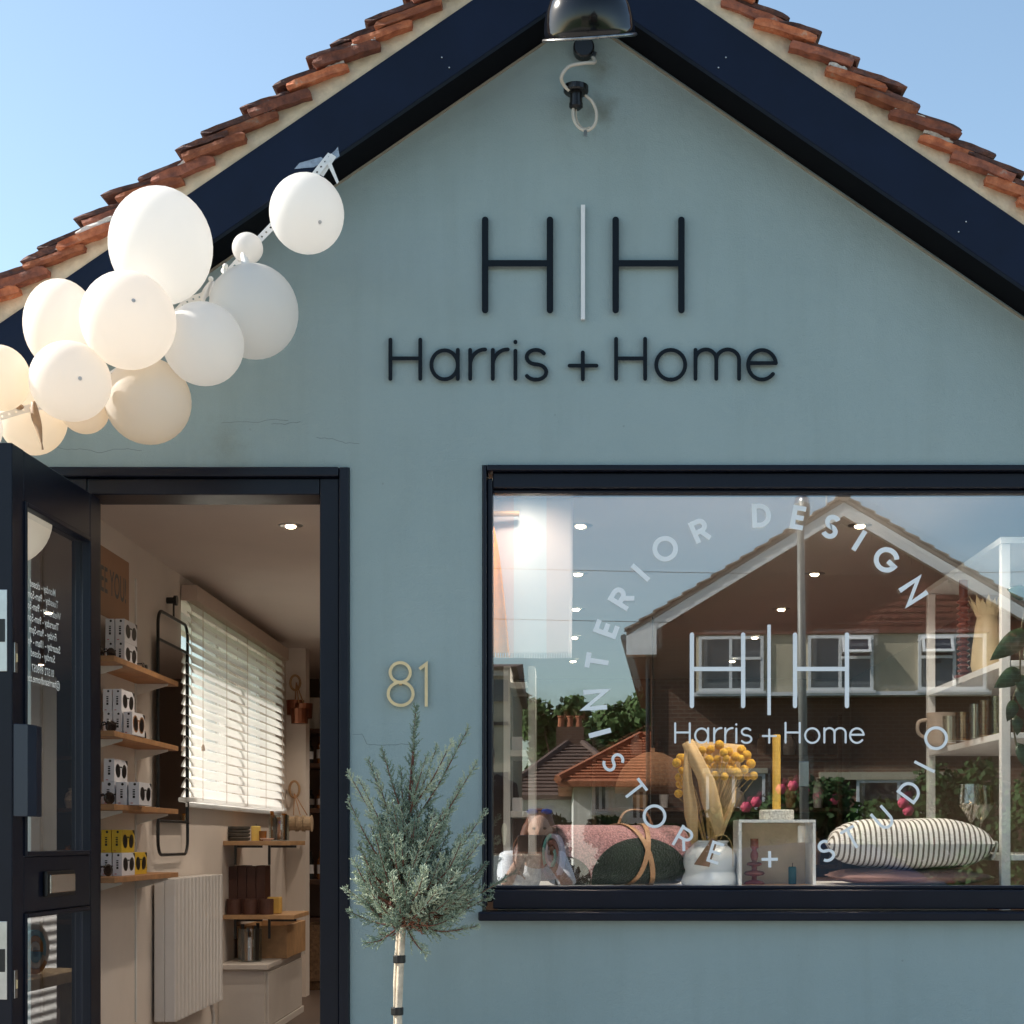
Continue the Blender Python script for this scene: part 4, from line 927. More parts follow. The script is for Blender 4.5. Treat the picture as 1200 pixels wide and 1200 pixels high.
mb = MB(); yc = (yA + yB) / 2; mb.tube([(LW + .03, yc, zB), (LW + .03, yc, zB + .085)], .010, 8, flat=.4); mb.build('strap', M_black, mi_)
mb = MB(); mb.lathe((LW + .0, yc, zB + .075), [(.014, 0), (.014, .03), (.022, .032), (.022, .045), (.0001, .046)], 14, Matrix.Rotation(R(90), 3, 'Y')); mb.build('peg', M_black, mi_)
# side window and venetian blind
sw = thing('side_window', 'x', 'x'); del sw['label']; del sw['category']; sw.parent = shop; WL[sw.name] = WL[shop.name]; sw.location = (0, 0, 0)
for (a, b, z0, z1) in ((wy0, wy0 + .05, wz0, wz1), (wy1 - .05, wy1, wz0, wz1), (wy0 + .051, wy1 - .051, wz0, wz0 + .05), (wy0 + .051, wy1 - .051, wz1 - .05, wz1), ((wy0 + wy1) / 2 - .03, (wy0 + wy1) / 2 + .03, wz0 + .051, wz1 - .051)):
    mb = MB(); mb.box(LW - .15, LW - .09, a, b, z0, z1); mb.build('frame', M_white, sw)
mb = MB(); mb.box(LW - .12, LW - .115, wy0 + .04, wy1 - .04, wz0 + .04, wz1 - .04); mb.build('pane', glass_mat('plain_glass', .06), sw)
mb = MB(); mb.box(LW - .08, LW + .03, wy0 - .02, wy1 + .02, wz0 - .02, wz0 - .001); mb.build('sill', M_white, sw)
def trans_mat(name, col, f):
    m = mat(name, col, .5, var=.04); t = m.node_tree; b = t.nodes['Principled BSDF']; o = t.nodes['Material Output']
    tr = t.nodes.new('ShaderNodeBsdfTranslucent'); tr.inputs[0].default_value = (*col, 1); mx = t.nodes.new('ShaderNodeMixShader'); mx.inputs[0].default_value = f
    t.links.new(b.outputs[0], mx.inputs[1]); t.links.new(tr.outputs[0], mx.inputs[2]); t.links.new(mx.outputs[0], o.inputs[0]); return m
M_slat = trans_mat('blind_slat', (.93, .92, .90), .5)
bl = thing('venetian_blind', 'white slatted venetian blind over the side window, lit from behind', 'blind', (LW, (wy0 + wy1) / 2, wz0))
M_val = mat('blind_valance', S(200, 180, 165), .6, var=.04)
mb = MB(); mb.box(LW + .004, LW + .075, wy0 - .02, wy1 + .02, wz1 - .005, wz1 + .065); mb.build('headrail', M_val, bl, bevel=.003)
ns = 19
T0 = Matrix.Rotation(R(60), 4, 'Y')
sm0 = MB(); n_ = 5
vs = []; fs = []
for k in range(n_ + 1):
    u = (k / n_ - .5) * .05; cz = .004 * (1 - (2 * k / n_ - 1) ** 2)
    for y in (-(wy1 - wy0) / 2 - .01, (wy1 - wy0) / 2 + .01): vs += [Vector((u, y, cz)), Vector((u, y, cz - .0022))]
for k in range(n_): o_ = k * 4; fs += [(o_, o_ + 2, o_ + 6, o_ + 4), (o_ + 1, o_ + 5, o_ + 7, o_ + 3), (o_, o_ + 4, o_ + 5, o_ + 1), (o_ + 2, o_ + 3, o_ + 7, o_ + 6)]
fs += [(0, 1, 3, 2), (n_ * 4, n_ * 4 + 2, n_ * 4 + 3, n_ * 4 + 1)]
sm0.add([T0 @ p for p in vs], fs); s0 = sm0.build('slat', M_slat, None, origin=(0, 0, 0))
for k in range(ns):
    o = s0 if k == 0 else s0.copy()
    if k: C.objects.link(o)
    o.parent = bl; o.location = (.040, 0, .045 + k * (wz1 - wz0 - .07) / (ns - 1)); o.rotation_euler = (R(random.uniform(-.15, .15)), R(random.uniform(-2.5, 2.5)), 0)
mb = MB(); mb.box(LW + .015, LW + .065, wy0 - .01, wy1 + .01, wz0 + .002, wz0 + .022); mb.build('bottom_rail', M_slat, bl, bevel=.004)
for f in (.06, .28, .5, .72, .94):
    y = wy0 + (wy1 - wy0) * f
    for dx in (.014, .066):
        mb = MB(); mb.tube([(LW + dx, y, wz0 + .01), (LW + dx, y, wz1)], .0014, 5); mb.build('ladder_cord', M_val, bl)
mb = MB(); mb.tube([(LW + .072, wy0 + .12, wz1), (LW + .072, wy0 + .12, wz0 + .26)], .0014, 5); mb.lathe((LW + .072, wy0 + .12, wz0 + .235), [(.003, .03), (.007, .02), (.009, .0), (.0001, 0)], 10); mb.build('pull_cord', M_val, bl)
# radiator
rd = thing('radiator', 'white ribbed panel radiator on the wall below the mirror', 'radiator', (LW + .05, 2.2, .27))
M_rad = mat('radiator_enamel', (.70, .67, .64), .3, var=.03, coat=.2)
mb = MB(); mb.box(LW + .012, LW + .055, 1.72, 2.68, .27, .862); mb.build('back_panel', M_rad, rd, bevel=.006)
nr = 14
rib = MB(); yw = .96 / nr
for k in range(nr):
    y = 1.72 + yw * k
    mb = MB(); mb.prism([(LW + .056, y + .003, .27), (LW + .094, y + .010, .27), (LW + .100, y + .016, .27), (LW + .100, y + yw - .016, .27), (LW + .094, y + yw - .010, .27), (LW + .056, y + yw - .003, .27)], (0, 0, .592)); mb.build('rib', M_rad, rd, bevel=.003)
mb = MB(); mb.tube(bez([(LW + .05, 2.62, .27), (LW + .06, 2.64, .2), (LW + .06, 2.64, .1), (LW + .06, 2.64, .06)]), .009, 8); mb.build('pipe', M_rad, rd, smooth=True)
# ---- small black bracket shelves and white cabinet beyond
def bshelf(z, lab, d0=8.14, d1=8.62, xr=-1.364):
    s_ = thing('bracket_shelf', lab, 'shelf', (LW, d0 - 5, z), 'small shelves beyond the radiator')
    mb = MB(); mb.box(LW + .001, xr, d0 - 5, d1 - 5, z - .022, z); mb.build('board', M_dwood if False else M_oak, s_, bevel=.002)
    for x in (LW + .05, LW + .22):
        mb = MB(); mb.box(x, x + .012, d0 - 5 + .03, d0 - 5 + .04, z - .12, z - .0225); mb.box(x - .0, x + .14, d0 - 5 + .0405, d0 - 5 + .0505, z - .034, z - .0225); mb.build('bracket', M_black, s_)
bshelf(1.018, 'oak shelf on black brackets under the blind, holding bowls and candles')
bshelf(.648, 'oak shelf on black brackets holding brown boxes, above the white cabinet', xr=-1.345)
D8 = 8.2
M_grey = mat('grey_stoneware', (.075, .072, .065), .7, var=.2, scale=30)
for k in range(4):
    mb = MB(); c = P(280, 980, 8.3); mb.lathe((c.x, c.y, 1.0185 + .0185 * k), [(.0001, 0), (.045, 0), (.057, .006), (.058, .0175), (.053, .0175), (.05, .008), (.0001, .006)], 20); tag(mb.build('bowl', M_grey), 'dark grey stoneware bowl in the stack on the oak shelf under the blind', 'bowl', 'stacked grey bowls')
def candle(name, c, r, h, col, lab, wick=True):
    m = mat('wax_%d_%d_%d' % tuple(int(q * 99) for q in col), col, .5, var=.04)
    t = thing(name, lab, 'candle', c); mb = MB(); mb.lathe(c, [(.0001, 0), (r, 0), (r, h - .004), (r * .9, h), (r * .5, h - .003), (.0001, h - .004)], 18); mb.build('wax', m, t, smooth=False)
    if wick: mb = MB(); mb.tube([Vector(c) + Vector((0, 0, h - .004)), Vector(c) + Vector((.001, 0, h + .012))], .0012, 5); mb.build('wick', M_black, t)
    return t
c = P(300, 980, 8.25); candle('pillar_candle', (c.x, c.y, 1.0185), .024, .075, S(240, 205, 110), 'pale yellow pillar candle beside the stacked grey bowls')
M_amber = mat('amber_glass', (.25, .09, .015), .12, var=.1, coat=.3)
c = P(308, 980, 8.2); mb = MB(); mb.lathe((c.x, c.y, 1.0185), [(.0001, 0), (.018, 0), (.02, .05), (.016, .05), (.015, .006), (.0001, .006)], 16); tag(mb.build('votive_cup', M_amber, None, smooth=False), 'small amber glass votive beside the pale candle', 'votive')
def jar(c, r, h, lab, nst=9):
    t = thing('glass_jar', lab, 'jar', c); mb = MB(); mb.lathe(c, [(.0001, 0), (r, 0), (r, h), (r - .003, h), (r - .003, .004), (.0001, .004)], 20); mb.build('glass', glass_mat('jar_glass', .1, (.85, .9, .9)) if 'jar_glass' not in MATS else MATS['jar_glass'], t, smooth=False)
    for k in range(nst):
        a = 2 * math.pi * k / nst; q = Vector(c) + Vector((r * .6 * math.cos(a), r * .6 * math.sin(a), .005)); mb = MB(); mb.tube([q, q + Vector((.004 * math.cos(a), .004 * math.sin(a), h * random.uniform(.85, 1.15)))], .009, 7)
        mb.build('bottle', M_amber if k % 3 else M_black, t)
        if k % 3: mb = MB(); mb.tube([q + Vector((0, 0, h * .4)), q + Vector((0, 0, h * .62))], .0097, 7); mb.build('paper_label', M_card, t)
    return t
c = P(327, 980, 8.3); jar((c.x, c.y, 1.0185), .052, .13, 'glass jar of small dark bottles on the oak shelf under the blind')
c = P(313, 980, 8.18); mb = MB(); mb.lathe((c.x, c.y, 1.0185), [(.0001, .006), (.03, .006), (.036, .012), (.034, .013), (.0001, .009)], 20); mb.lathe((c.x, c.y, 1.0185), [(.0001, 0), (.02, 0), (.02, .006)], 12); tag(mb.build('saucer', mat('pale_pink_ceramic', S(225, 195, 180), .4), None), 'small pale saucer in front of the jar of bottles', 'saucer')
M_brn = mat('brown_card', (.085, .032, .02), .6, var=.15)
for k in range(4):
    x = X(271, 8.35) + k * .047; mb = MB(); mb.box(x, x + .044, 3.28, 3.44, .6485, .6485 + .24 + (.004 if k % 2 else 0)); o = tag(mb.build('brown_carton', M_brn, None, bevel=.001), 'tall dark brown carton in the row on the oak shelf above the cabinet', 'box', 'row of brown cartons')
for k in range(3):
    x = X(267, 8.2) + k * .082; mb = MB(); mb.lathe((x + .03, 3.20, .6485), [(.0001, 0), (.036, 0), (.036, .06), (.037, .061), (.037, .078), (.0001, .078)], 18)
    tag(mb.build('round_tin', M_brn, None), 'short round brown tin in front of the tall brown cartons', 'tin', 'round brown tins')
c = P(322, 1058, 8.3); mb = MB(); mb.box(c.x - .034, c.x + .034, c.y - .03, c.y + .03, .6485, .6485 + .085); tag(mb.build('soap_block', mat('mustard_wax', S(205, 165, 85), .5), None, bevel=.006), 'mustard yellow cube candle beside the brown cartons', 'candle')
# white cabinet
cb = thing('low_cabinet', 'low white cabinet with overhanging top beyond the radiator', 'cabinet', (-1.55, 3.2, .06))
M_cabw = mat('cabinet_paint', (.60, .55, .50), .5, var=.04)
cx0, cx1 = X(262, 8.05), X(308, 8.05) + .14
cx0, cx1 = LW + .002, X(309, 8.0)
mb = MB(); mb.box(cx0, cx1, 3.02, 4.15, .06, .385); mb.build('carcass', M_cabw, cb, bevel=.002)
mb = MB(); mb.box(cx0, cx1 + .02, 2.985, 4.17, .386, .412); mb.build('top', M_cabw, cb, bevel=.004)
mb = MB(); mb.box(cx1 + .0005, cx1 + .012, 3.06, 4.10, .10, .365); mb.build('door_panel', M_cabw, cb, bevel=.002)
mb = MB(); mb.box(cx1 + .0005, cx1 + .016, 3.03, 4.14, .06, .095); mb.build('plinth', M_cabw, cb, bevel=.002)
c = P(293, 1120, 8.2); jar((c.x, 3.2, .4125), .06, .165, 'glass jar of dark bottles standing on the white cabinet', 10)
cr = thing('wooden_crate', 'open pale wooden crate on the white cabinet', 'crate', (-1.45, 3.6, .4125))
x0, x1 = X(305, 8.35), X(334, 8.35)
x0 = x1 - .30 if x1 - .30 > LW else LW + .02
for (a, b, c_, d_) in ((x0, x1, 3.4, 3.415), (x0, x1, 4.0, 4.015), (x0, x0 + .015, 3.416, 3.999), (x1 - .015, x1, 3.416, 3.999)):
    mb = MB(); mb.box(a, b, c_, d_, .4125, .58); mb.build('side_board', M_oak, cr, bevel=.001)
mb = MB(); mb.box(x0 + .016, x1 - .016, 3.416, 3.999, .4125, .425); mb.build('base', M_oak, cr)
# back shelving with bottles
bs = thing('back_shelving', 'dark wooden shelving stacked with bottles at the back of the shop', 'shelving', (-1.75, 6.3, .06))
bz_ = [Z(p, 11.2) for p in (1075, 1030, 948, 896, 856)]
for z in bz_:
    mb = MB(); mb.box(-2.07, -1.30, 6.0, 6.42, z - .03, z); mb.build('board', M_dwood, bs, bevel=.002)
for x in (-2.07, -1.33):
    mb = MB(); mb.box(x, x + .03, 6.43, 6.47, .06, 1.9); mb.build('upright', M_dwood, bs)
for zi, z in enumerate(bz_[1:4]):
    for k in range(8):
        x = -1.93 + k * .068; h = random.choice((.13, .16, .19)); y = 6.10 + random.uniform(0, .06)
        t = thing('amber_bottle', ('small amber bottle' if k % 3 else 'small black bottle') + ' with a pale label on the ' + ('second lowest', 'middle', 'second highest')[zi] + ' board of the back shelving', 'bottle', (x, y, z + .0005), 'bottles on the back shelving')
        mb = MB(); mb.lathe((x, y, z + .0005), [(.0001, 0), (.024, 0), (.024, h * .68), (.01, h * .8), (.01, h), (.0001, h)], 12); mb.build('glass', M_amber if k % 3 else M_black, t, smooth=False)
        mb = MB(); mb.lathe((x, y, z + .0005), [(.0245, h * .2), (.0247, h * .22), (.0247, h * .5), (.0245, h * .52)], 12); mb.build('paper_label', M_card, t)
for k in range(3):
    mb = MB(); x = -1.86 + .16 * k; h = .22; mb.lathe((x, 6.2, bz_[4] + .0005), [(.0001, 0), (.06, 0), (.065, h), (.058, h), (.055, .01), (.0001, .01)], 16); tag(mb.build('stone_jar', [M_grey, M_cabw, M_grey][k], None), ['dark jar on the top back shelf beside the pillar', 'pale jar on the top back shelf between two dark ones', 'dark jar at the far end of the top back shelf'][k], 'jar')
mb = MB(); mb.lathe((-1.66, 5.6, .06), [(.0001, 0), (.16, 0), (.18, .05), (.20, .22), (.205, .42), (.195, .42), (.19, .06), (.0001, .05)], 24); bk = tag(mb.build('woven_basket', [mat('seagrass', (.16, .09, .045), .9, var=.4, scale=50, bump=1., bscale=120)], None), 'brown woven basket with rolled papers on the floor at the back', 'basket')
for k in range(7):
    a = k * 2.4; q = Vector((-1.66 + .08 * math.cos(a), 5.6 + .08 * math.sin(a), .13)); mb = MB(); mb.tube([q, q + Vector((.09 * math.cos(a), .07 * math.sin(a), .48))], .022, 8); tag(mb.build('paper_roll', M_brn if k % 2 else M_black), 'dark rolled wrapping paper standing in the woven basket', 'paper roll', 'rolls in the woven basket')
cp = thing('copper_pots', 'bunch of small copper pots hanging from a wooden ring on the pillar', 'pots', (LW + .18, 4.97, 1.35))
M_cop = mat('copper', (.28, .10, .055), .35, .9, var=.2)
for k, (px, py) in enumerate(((346, 838), (356, 842), (351, 848))):
    c = P(px, py, 9.9 - .05 * k); mb = MB(); mb.lathe(c, [(.0001, 0), (.05, 0), (.055, .09), (.05, .09), (.045, .01), (.0001, .01)], 16); mb.build('pot', M_cop, cp, smooth=False)
    mb = MB(); mb.tube([c + Vector((0, 0, .09)), P(347, 800, 9.95)], .004, 5); mb.build('cord', M_ply, cp)
c = P(346, 800, 9.96); mb = MB(); mb.tube([c + Vector((.03 * math.cos(a), 0, .045 * math.sin(a))) for a in [2 * math.pi * i / 20 for i in range(20)]], .008, 6, closed=True); mb.build('ring', M_oak, cp, smooth=True)
cup = thing('twine_spools', 'pale spools of twine hanging from a wooden hook on the pillar', 'twine', (LW + .19, 4.95, .95))
c = P(345, 925, 9.96); mb = MB(); mb.tube([c + Vector((.03 * math.cos(a), 0, .05 * math.sin(a))) for a in [2 * math.pi * i / 20 for i in range(20)]], .008, 6, closed=True); mb.build('hook', M_oak, cup, smooth=True)
for k in range(3):
    c = P(344 + 8 * k, 965, 9.88); mb = MB(); mb.lathe(c, [(.0001, -.03), (.05, -.03), (.05, -.024), (.042, -.022), (.042, .022), (.05, .024), (.05, .03), (.0001, .03)], 16, Matrix.Rotation(R(90), 3, 'Y')); mb.build('spool', mat('jute', S(190, 165, 135), .9, var=.2, scale=60), cup)
    mb = MB(); mb.tube([c + Vector((0, 0, .05)), P(345, 930, 9.93)], .003, 5); mb.build('cord', M_ply, cup)
# ------------------------------------------------------------------ window display
PZ = .872
dp = thing('display_platform', 'white display platform behind the shop window', 'platform', (.45, .5, .06))
mb = MB(); mb.box(X(575, 5.1), 1.36, .125, .95, PZ - .03, PZ); mb.build('top', M_white, dp, bevel=.002)
mb = MB(); mb.box(X(575, 5.1) + .02, 1.34, .15, .93, .06, PZ - .031); mb.build('base', M_cabw, dp)
# rolled rug with leather straps
rc = Vector((X(724, 5.38), .38, PZ + .101)); rr_ = .098; RL = .47
rax = Vector((-math.cos(R(27)), -math.sin(R(27)), 0)); rn = Vector((rax.y, -rax.x, 0)); rn = rn if rn.y < 0 else -rn
def rug_mat():
    m = bpy.data.materials.new('rug_pile'); m.use_nodes = True; t = m.node_tree; b = t.nodes['Principled BSDF']
    tc = t.nodes.new('ShaderNodeTexCoord'); sp = t.nodes.new('ShaderNodeSeparateXYZ'); t.links.new(tc.outputs['Object'], sp.inputs[0])
    def ell(cx, cz, rx, rz):
        out = []
        for (ax_, c_, r_) in (('X', cx, rx), ('Z', cz, rz)):
            a = t.nodes.new('ShaderNodeMath'); a.operation = 'MULTIPLY_ADD'; a.inputs[1].default_value = 1 / r_; a.inputs[2].default_value = -c_ / r_; t.links.new(sp.outputs[ax_], a.inputs[0])
            p = t.nodes.new('ShaderNodeMath'); p.operation = 'MULTIPLY'; t.links.new(a.outputs[0], p.inputs[0]); t.links.new(a.outputs[0], p.inputs[1]); out.append(p)
        s = t.nodes.new('ShaderNodeMath'); s.operation = 'ADD'; t.links.new(out[0].outputs[0], s.inputs[0]); t.links.new(out[1].outputs[0], s.inputs[1]); return s.outputs[0]
    n = t.nodes.new('ShaderNodeTexNoise'); n.inputs['Scale'].default_value = 170; n.inputs['Detail'].default_value = 3; t.links.new(tc.outputs['Object'], n.inputs['Vector'])
    r0 = ramp_mix(t, ell(.075, .02, .165, .135), (.022, .034, .026), (.60, .30, .30), .98, 1.02)
    r1 = ramp_mix(t, ell(-.175, .02, .085, .075), (.10, .055, .035), (1, 1, 1), .98, 1.02)
    mx = t.nodes.new('ShaderNodeMix'); mx.data_type = 'RGBA'; mx.blend_type = 'MULTIPLY'; mx.inputs['Factor'].default_value = 1
    t.links.new(r0.outputs[0], mx.inputs['A']); t.links.new(r1.outputs[0], mx.inputs['B'])
    r2 = ramp_mix(t, n.outputs['Fac'], (.45, .45, .45), (1.3, 1.3, 1.3), .3, .7)
    m2 = t.nodes.new('ShaderNodeMix'); m2.data_type = 'RGBA'; m2.blend_type = 'MULTIPLY'; m2.inputs['Factor'].default_value = 1
    t.links.new(mx.outputs['Result'], m2.inputs['A']); t.links.new(r2.outputs[0], m2.inputs['B']); t.links.new(m2.outputs['Result'], b.inputs['Base Color'])
    b.inputs['Roughness'].default_value = 1; b.inputs['Sheen Weight'].default_value = .3
    bp = t.nodes.new('ShaderNodeBump'); bp.inputs['Strength'].default_value = 1; bp.inputs['Distance'].default_value = .006; t.links.new(n.outputs['Fac'], bp.inputs['Height']); t.links.new(bp.outputs[0], b.inputs['Normal']); return m
rug = thing('rolled_rug', 'rolled pink and dark green rug tied with crossed tan leather straps', 'rug', rc - Vector((0, 0, rr_)))
Tr = Matrix((rax, rax.cross(Vector((0, 0, 1))), Vector((0, 0, 1)))).transposed()
mb = MB(); mb.lathe(rc, [(rr_ * .9, -RL / 2), (rr_, -RL / 2 + .015), (rr_ * 1.0, RL / 2 - .012), (rr_ * .97, RL / 2), (rr_ * .9, RL / 2 - .004)], 48, Tr @ Matrix.Rotation(R(90), 3, 'Y')); mb.build('body', rug_mat(), rug, smooth=True)
M_rl = [mat('teal_pile', S(120, 190, 185), 1, var=.2, scale=60, bump=1, bscale=200), mat('brown_pile', S(105, 80, 66), 1, var=.25, scale=60, bump=1, bscale=200), mat('lilac_pile', S(190, 185, 205), 1, var=.15, scale=60, bump=1, bscale=200), mat('mauve_pile', S(140, 100, 95), 1, var=.2, scale=60, bump=1, bscale=200)]
mb = MB(); spiral_roll(mb, rc + rax * .012, rax, rr_ * .80, RL, 3.3, 4, .0135); mb.build('pile_layers', [M_rl[1], M_rl[0], M_rl[2], M_rl[3]], rug)
M_tan = mat('tan_leather', S(196, 150, 112), .5, var=.08, scale=20)
def strap(u0, u1):
    vs = []; fs = []; N = 28
    def pt(t):
        th = R(-115 + 230 * t); u = u0 + (u1 - u0) * t; rad = rn * math.cos(th) + Vector((0, 0, 1)) * math.sin(th)
        return rc - rax * u + rad * (rr_ + .003), rad
    for i in range(N + 1):
        p, rad = pt(i / N); q, _ = pt(min(1, i / N + .01)); q0, _ = pt(max(0, i / N - .01)); sdv = (q - q0).cross(rad).normalized() * .0085; vs += [p - sdv, p + sdv, p + sdv + rad * .003, p - sdv + rad * .003]
    for i in range(N): o = 4 * i; fs += [(o + k, o + (k + 1) % 4, o + 4 + (k + 1) % 4, o + 4 + k) for k in range(4)]
    m_ = MB(); m_.add(vs, fs); m_.build('strap', M_tan, rug, smooth=False)
strap(.135, -.01); strap(.005, .10)
# a second handle loop of the strap standing above the rug
mb = MB(); pts = bez([rc - rax * .0 + Vector((0, 0, rr_ + .002)), rc - rax * .03 + Vector((0, 0, rr_ + .045)), rc - rax * .10 + Vector((0, 0, rr_ + .048)), rc - rax * .13 + Vector((0, 0, rr_ + .002))]); mb.tube(pts, .009, 6, flat=.25); mb.build('carry_handle', M_tan, rug, smooth=True)
# grey knitted basket at the window corner
mb = MB(); mb.lathe((X(606, 5.3), .27, PZ), [(.0001, 0), (.07, 0), (.078, .02), (.08, .10), (.076, .105), (.072, .10), (.07, .01), (.0001, .01)], 24); tag(mb.build('knitted_basket', mat('grey_knit', S(150, 142, 132), 1, var=.45, scale=90, bump=1, bscale=140), None), 'grey speckled knitted basket at the corner of the shop window', 'basket')
mb = MB(); mb.prism([(X(578, 5.3), .20, PZ + .001), (X(590, 5.3), .17, PZ + .001), (X(590, 5.3), .19, PZ + .10), (X(578, 5.3), .22, PZ + .10)], (0, .006, 0)); tag(mb.build('white_card', M_card, None), 'white card leaning beside the grey knitted basket', 'card')
# hanging blankets
def cloth(name, outline_fn, x0, x1, z0, z1, y, m, lab, n=28, amp=.008, fr=9.):
    vs = []; fs = []; nz = 24
    for j in range(nz + 1):
        z = z1 + (z0 - z1) * j / nz
        for i in range(n + 1):
            u = i / n; x = x0 + (x1 - x0) * u; vs.append(outline_fn(x, z, u, j / nz) + Vector((0, y + amp * math.sin(u * fr + 1.5 * j / nz) * (.3 + .7 * j / nz), 0)))
    for j in range(nz):
        for i in range(n): a = j * (n + 1) + i; fs.append((a, a + 1, a + n + 2, a + n + 1))
    mb = MB(); mb.add(vs, fs); t = thing(name, lab, 'blanket', ((x0 + x1) / 2, y, z0)); o = mb.build('cloth', m, t, smooth=True); s_ = o.modifiers.new('thickness', 'SOLIDIFY'); s_.thickness = .008; s_.offset = 0
    mb = MB(); k = 0
    while x0 + .008 * k < x1:
        x = x0 + .008 * k; u = (x - x0) / (x1 - x0); p = outline_fn(x, z0, u, 1) + Vector((0, y - .0062 + amp * math.sin(u * fr + 1.5), 0)); mb.tube([p + Vector((0, 0, .014)), p - Vector((0, 0, .002))], .0010, 4); k += 1
    mb.build('blanket_stitch', M_white, t)
    mb = MB(); mb.tube([(x0 - .03, y + .012, z1 + .004), (x1 + .03, y + .012, z1 + .004)], .009, 8); mb.build('hanging_rail', M_oak, t); return t
bm_ = bpy.data.materials.new('striped_wool'); bm_.use_nodes = True; t = bm_.node_tree; b = t.nodes['Principled BSDF']
tc = t.nodes.new('ShaderNodeTexCoord'); sp = t.nodes.new('ShaderNodeSeparateXYZ'); t.links.new(tc.outputs['Object'], sp.inputs[0])
mr = t.nodes.new('ShaderNodeMapRange'); mr.inputs['From Min'].default_value = -.14; mr.inputs['From Max'].default_value = .14; t.links.new(sp.outputs['X'], mr.inputs['Value'])
cr_ = t.nodes.new('ShaderNodeValToRGB'); cr_.color_ramp.interpolation = 'CONSTANT'; cr_.color_ramp.elements[0].color = (.86, .70, .66, 1); cr_.color_ramp.elements[1].position = .38; cr_.color_ramp.elements[1].color = (.84, .84, .84, 1)
e_ = cr_.color_ramp.elements.new(.76); e_.color = (.87, .74, .70, 1)
t.links.new(mr.outputs[0], cr_.inputs['Fac']); t.links.new(cr_.outputs[0], b.inputs['Base Color']); b.inputs['Roughness'].default_value = .95
tr = t.nodes.new('ShaderNodeBsdfTranslucent'); t.links.new(cr_.outputs[0], tr.inputs[0]); mxs = t.nodes.new('ShaderNodeMixShader'); mxs.inputs[0].default_value = .2
t.links.new(b.outputs[0], mxs.inputs[1]); t.links.new(tr.outputs[0], mxs.inputs[2]); t.links.new(mxs.outputs[0], t.nodes['Material Output'].inputs[0])
bx0, bx1 = X(556, 5.29), X(672, 5.29)
cloth('striped_blanket', lambda x, z, u, v: Vector((x - .006 * v, 0, z)), bx0, bx1, Z(771, 5.29), 2.14, .29, bm_, 'pink and white striped blanket hanging inside the shop window')
ob_ = cloth('orange_blanket', lambda x, z, u, v: Vector((X(566, 5.2) + (X(570, 5.2) + (X(596.5, 5.2) - X(570, 5.2)) * max(0, v) ** .5 - X(566, 5.2)) * u, 0, z)), X(566, 5.2), X(597, 5.2), Z(769, 5.2), Z(600, 5.2), .235, mat('orange_wool', S(244, 150, 24), .95, var=.10, scale=50, bump=.4, bscale=200), 'orange blanket edge hanging in front of the striped blanket', n=16, amp=.004)
# vase with dried flowers
vc = Vector((X(832, 5.38), .38, PZ)); M_cer = mat('white_ceramic', (.70, .74, .76), .25, var=.03, coat=.3)
vase = thing('ceramic_vase', 'white ribbed ceramic vase of dried yellow flowers in the shop window', 'vase', vc)
vp = [(.0001, 0), (.088, 0), (.094, .006), (.096, .014), (.091, .030), (.084, .043), (.082, .050), (.086, .060), (.089, .078), (.087, .098), (.078, .116), (.064, .128), (.058, .133), (.058, .140), (.063, .146), (.059, .148), (.053, .140), (.06, .05), (.0001, .02)]
mb = MB(); mb.lathe(vc, vp, 40); mb.build('body', M_cer, vase, smooth=True)
bq = thing('dried_bouquet', 'bunch of yellow globe flowers wrapped in kraft paper standing in the vase', 'flowers', vc + Vector((0, 0, .05)))
M_kraft = mat('kraft_paper', S(196, 164, 116), .75, var=.12, scale=12, bump=.3, bscale=40); M_cras = mat('globe_flower', S(214, 165, 48), .95, var=.25, scale=120, bump=1, bscale=300); M_stem = mat('dry_stem', S(165, 140, 90), .8)
root = vc + Vector((0, 0, .15))
balls = [(793, 894), (799, 903), (797, 888), (799, 915), (797, 919), (795, 930), (800, 889), (823, 879), (833, 878), (843, 873), (831, 890), (841, 890), (854, 881), (857, 893), (869, 879), (868, 889), (846, 899), (839, 899), (850, 899), (859, 899), (863, 905), (872, 902), (880, 895), (866, 909), (858, 909), (849, 910), (838, 909), (828, 901), (876, 910), (831, 880), (848, 882), (862, 887), (883, 909), (875, 885), (820, 884), (851, 889), (856, 903), (796, 911), (804, 896), (844, 906)]
for i, (px, py) in enumerate(balls):
    d = 5.36 + (i % 5) * .02; c = P(px, py, d); rb = random.uniform(.0125, .0165)
    mb = MB(); mb.ball(c, rb, 14, 10); fl = mb.build('flower_head', M_cras, bq, smooth=True)
    mb = MB(); mb.tube(bez([c - Vector((0, 0, rb)), c.lerp(root, .5) + Vector((random.uniform(-.01, .01), 0, -.0)), root - Vector((0, 0, .08))], 4), .0012, 5); mb.build('stem', M_stem, bq)
def paper(pts):
    mb = MB(); n = len(pts) - 1; vs = []; fs = []
    for i, (a, b, d) in enumerate(pts):
        pa, pb = P(*a, d), P(*b, d)
        for k in range(9): u = k / 8; vs.append(pa.lerp(pb, u) + Vector((0, -.012 * math.sin(math.pi * u) + .004 * math.sin(9 * u + i), 0)))
    for i in range(n):
        for k in range(8): o = i * 9 + k; fs.append((o, o + 1, o + 10, o + 9))
    mb.add(vs, fs); o = mb.build('kraft_wrap', M_kraft, bq, smooth=True); s_ = o.modifiers.new('thickness', 'SOLIDIFY'); s_.thickness = .0015
paper([((799, 872), (812, 866), 5.33), ((806, 890), (824, 888), 5.32), ((818, 915), (838, 915), 5.31), ((826, 950), (846, 948), 5.31), ((837, 975), (849, 962), 5.315), ((838, 982), (846, 978), 5.33)])
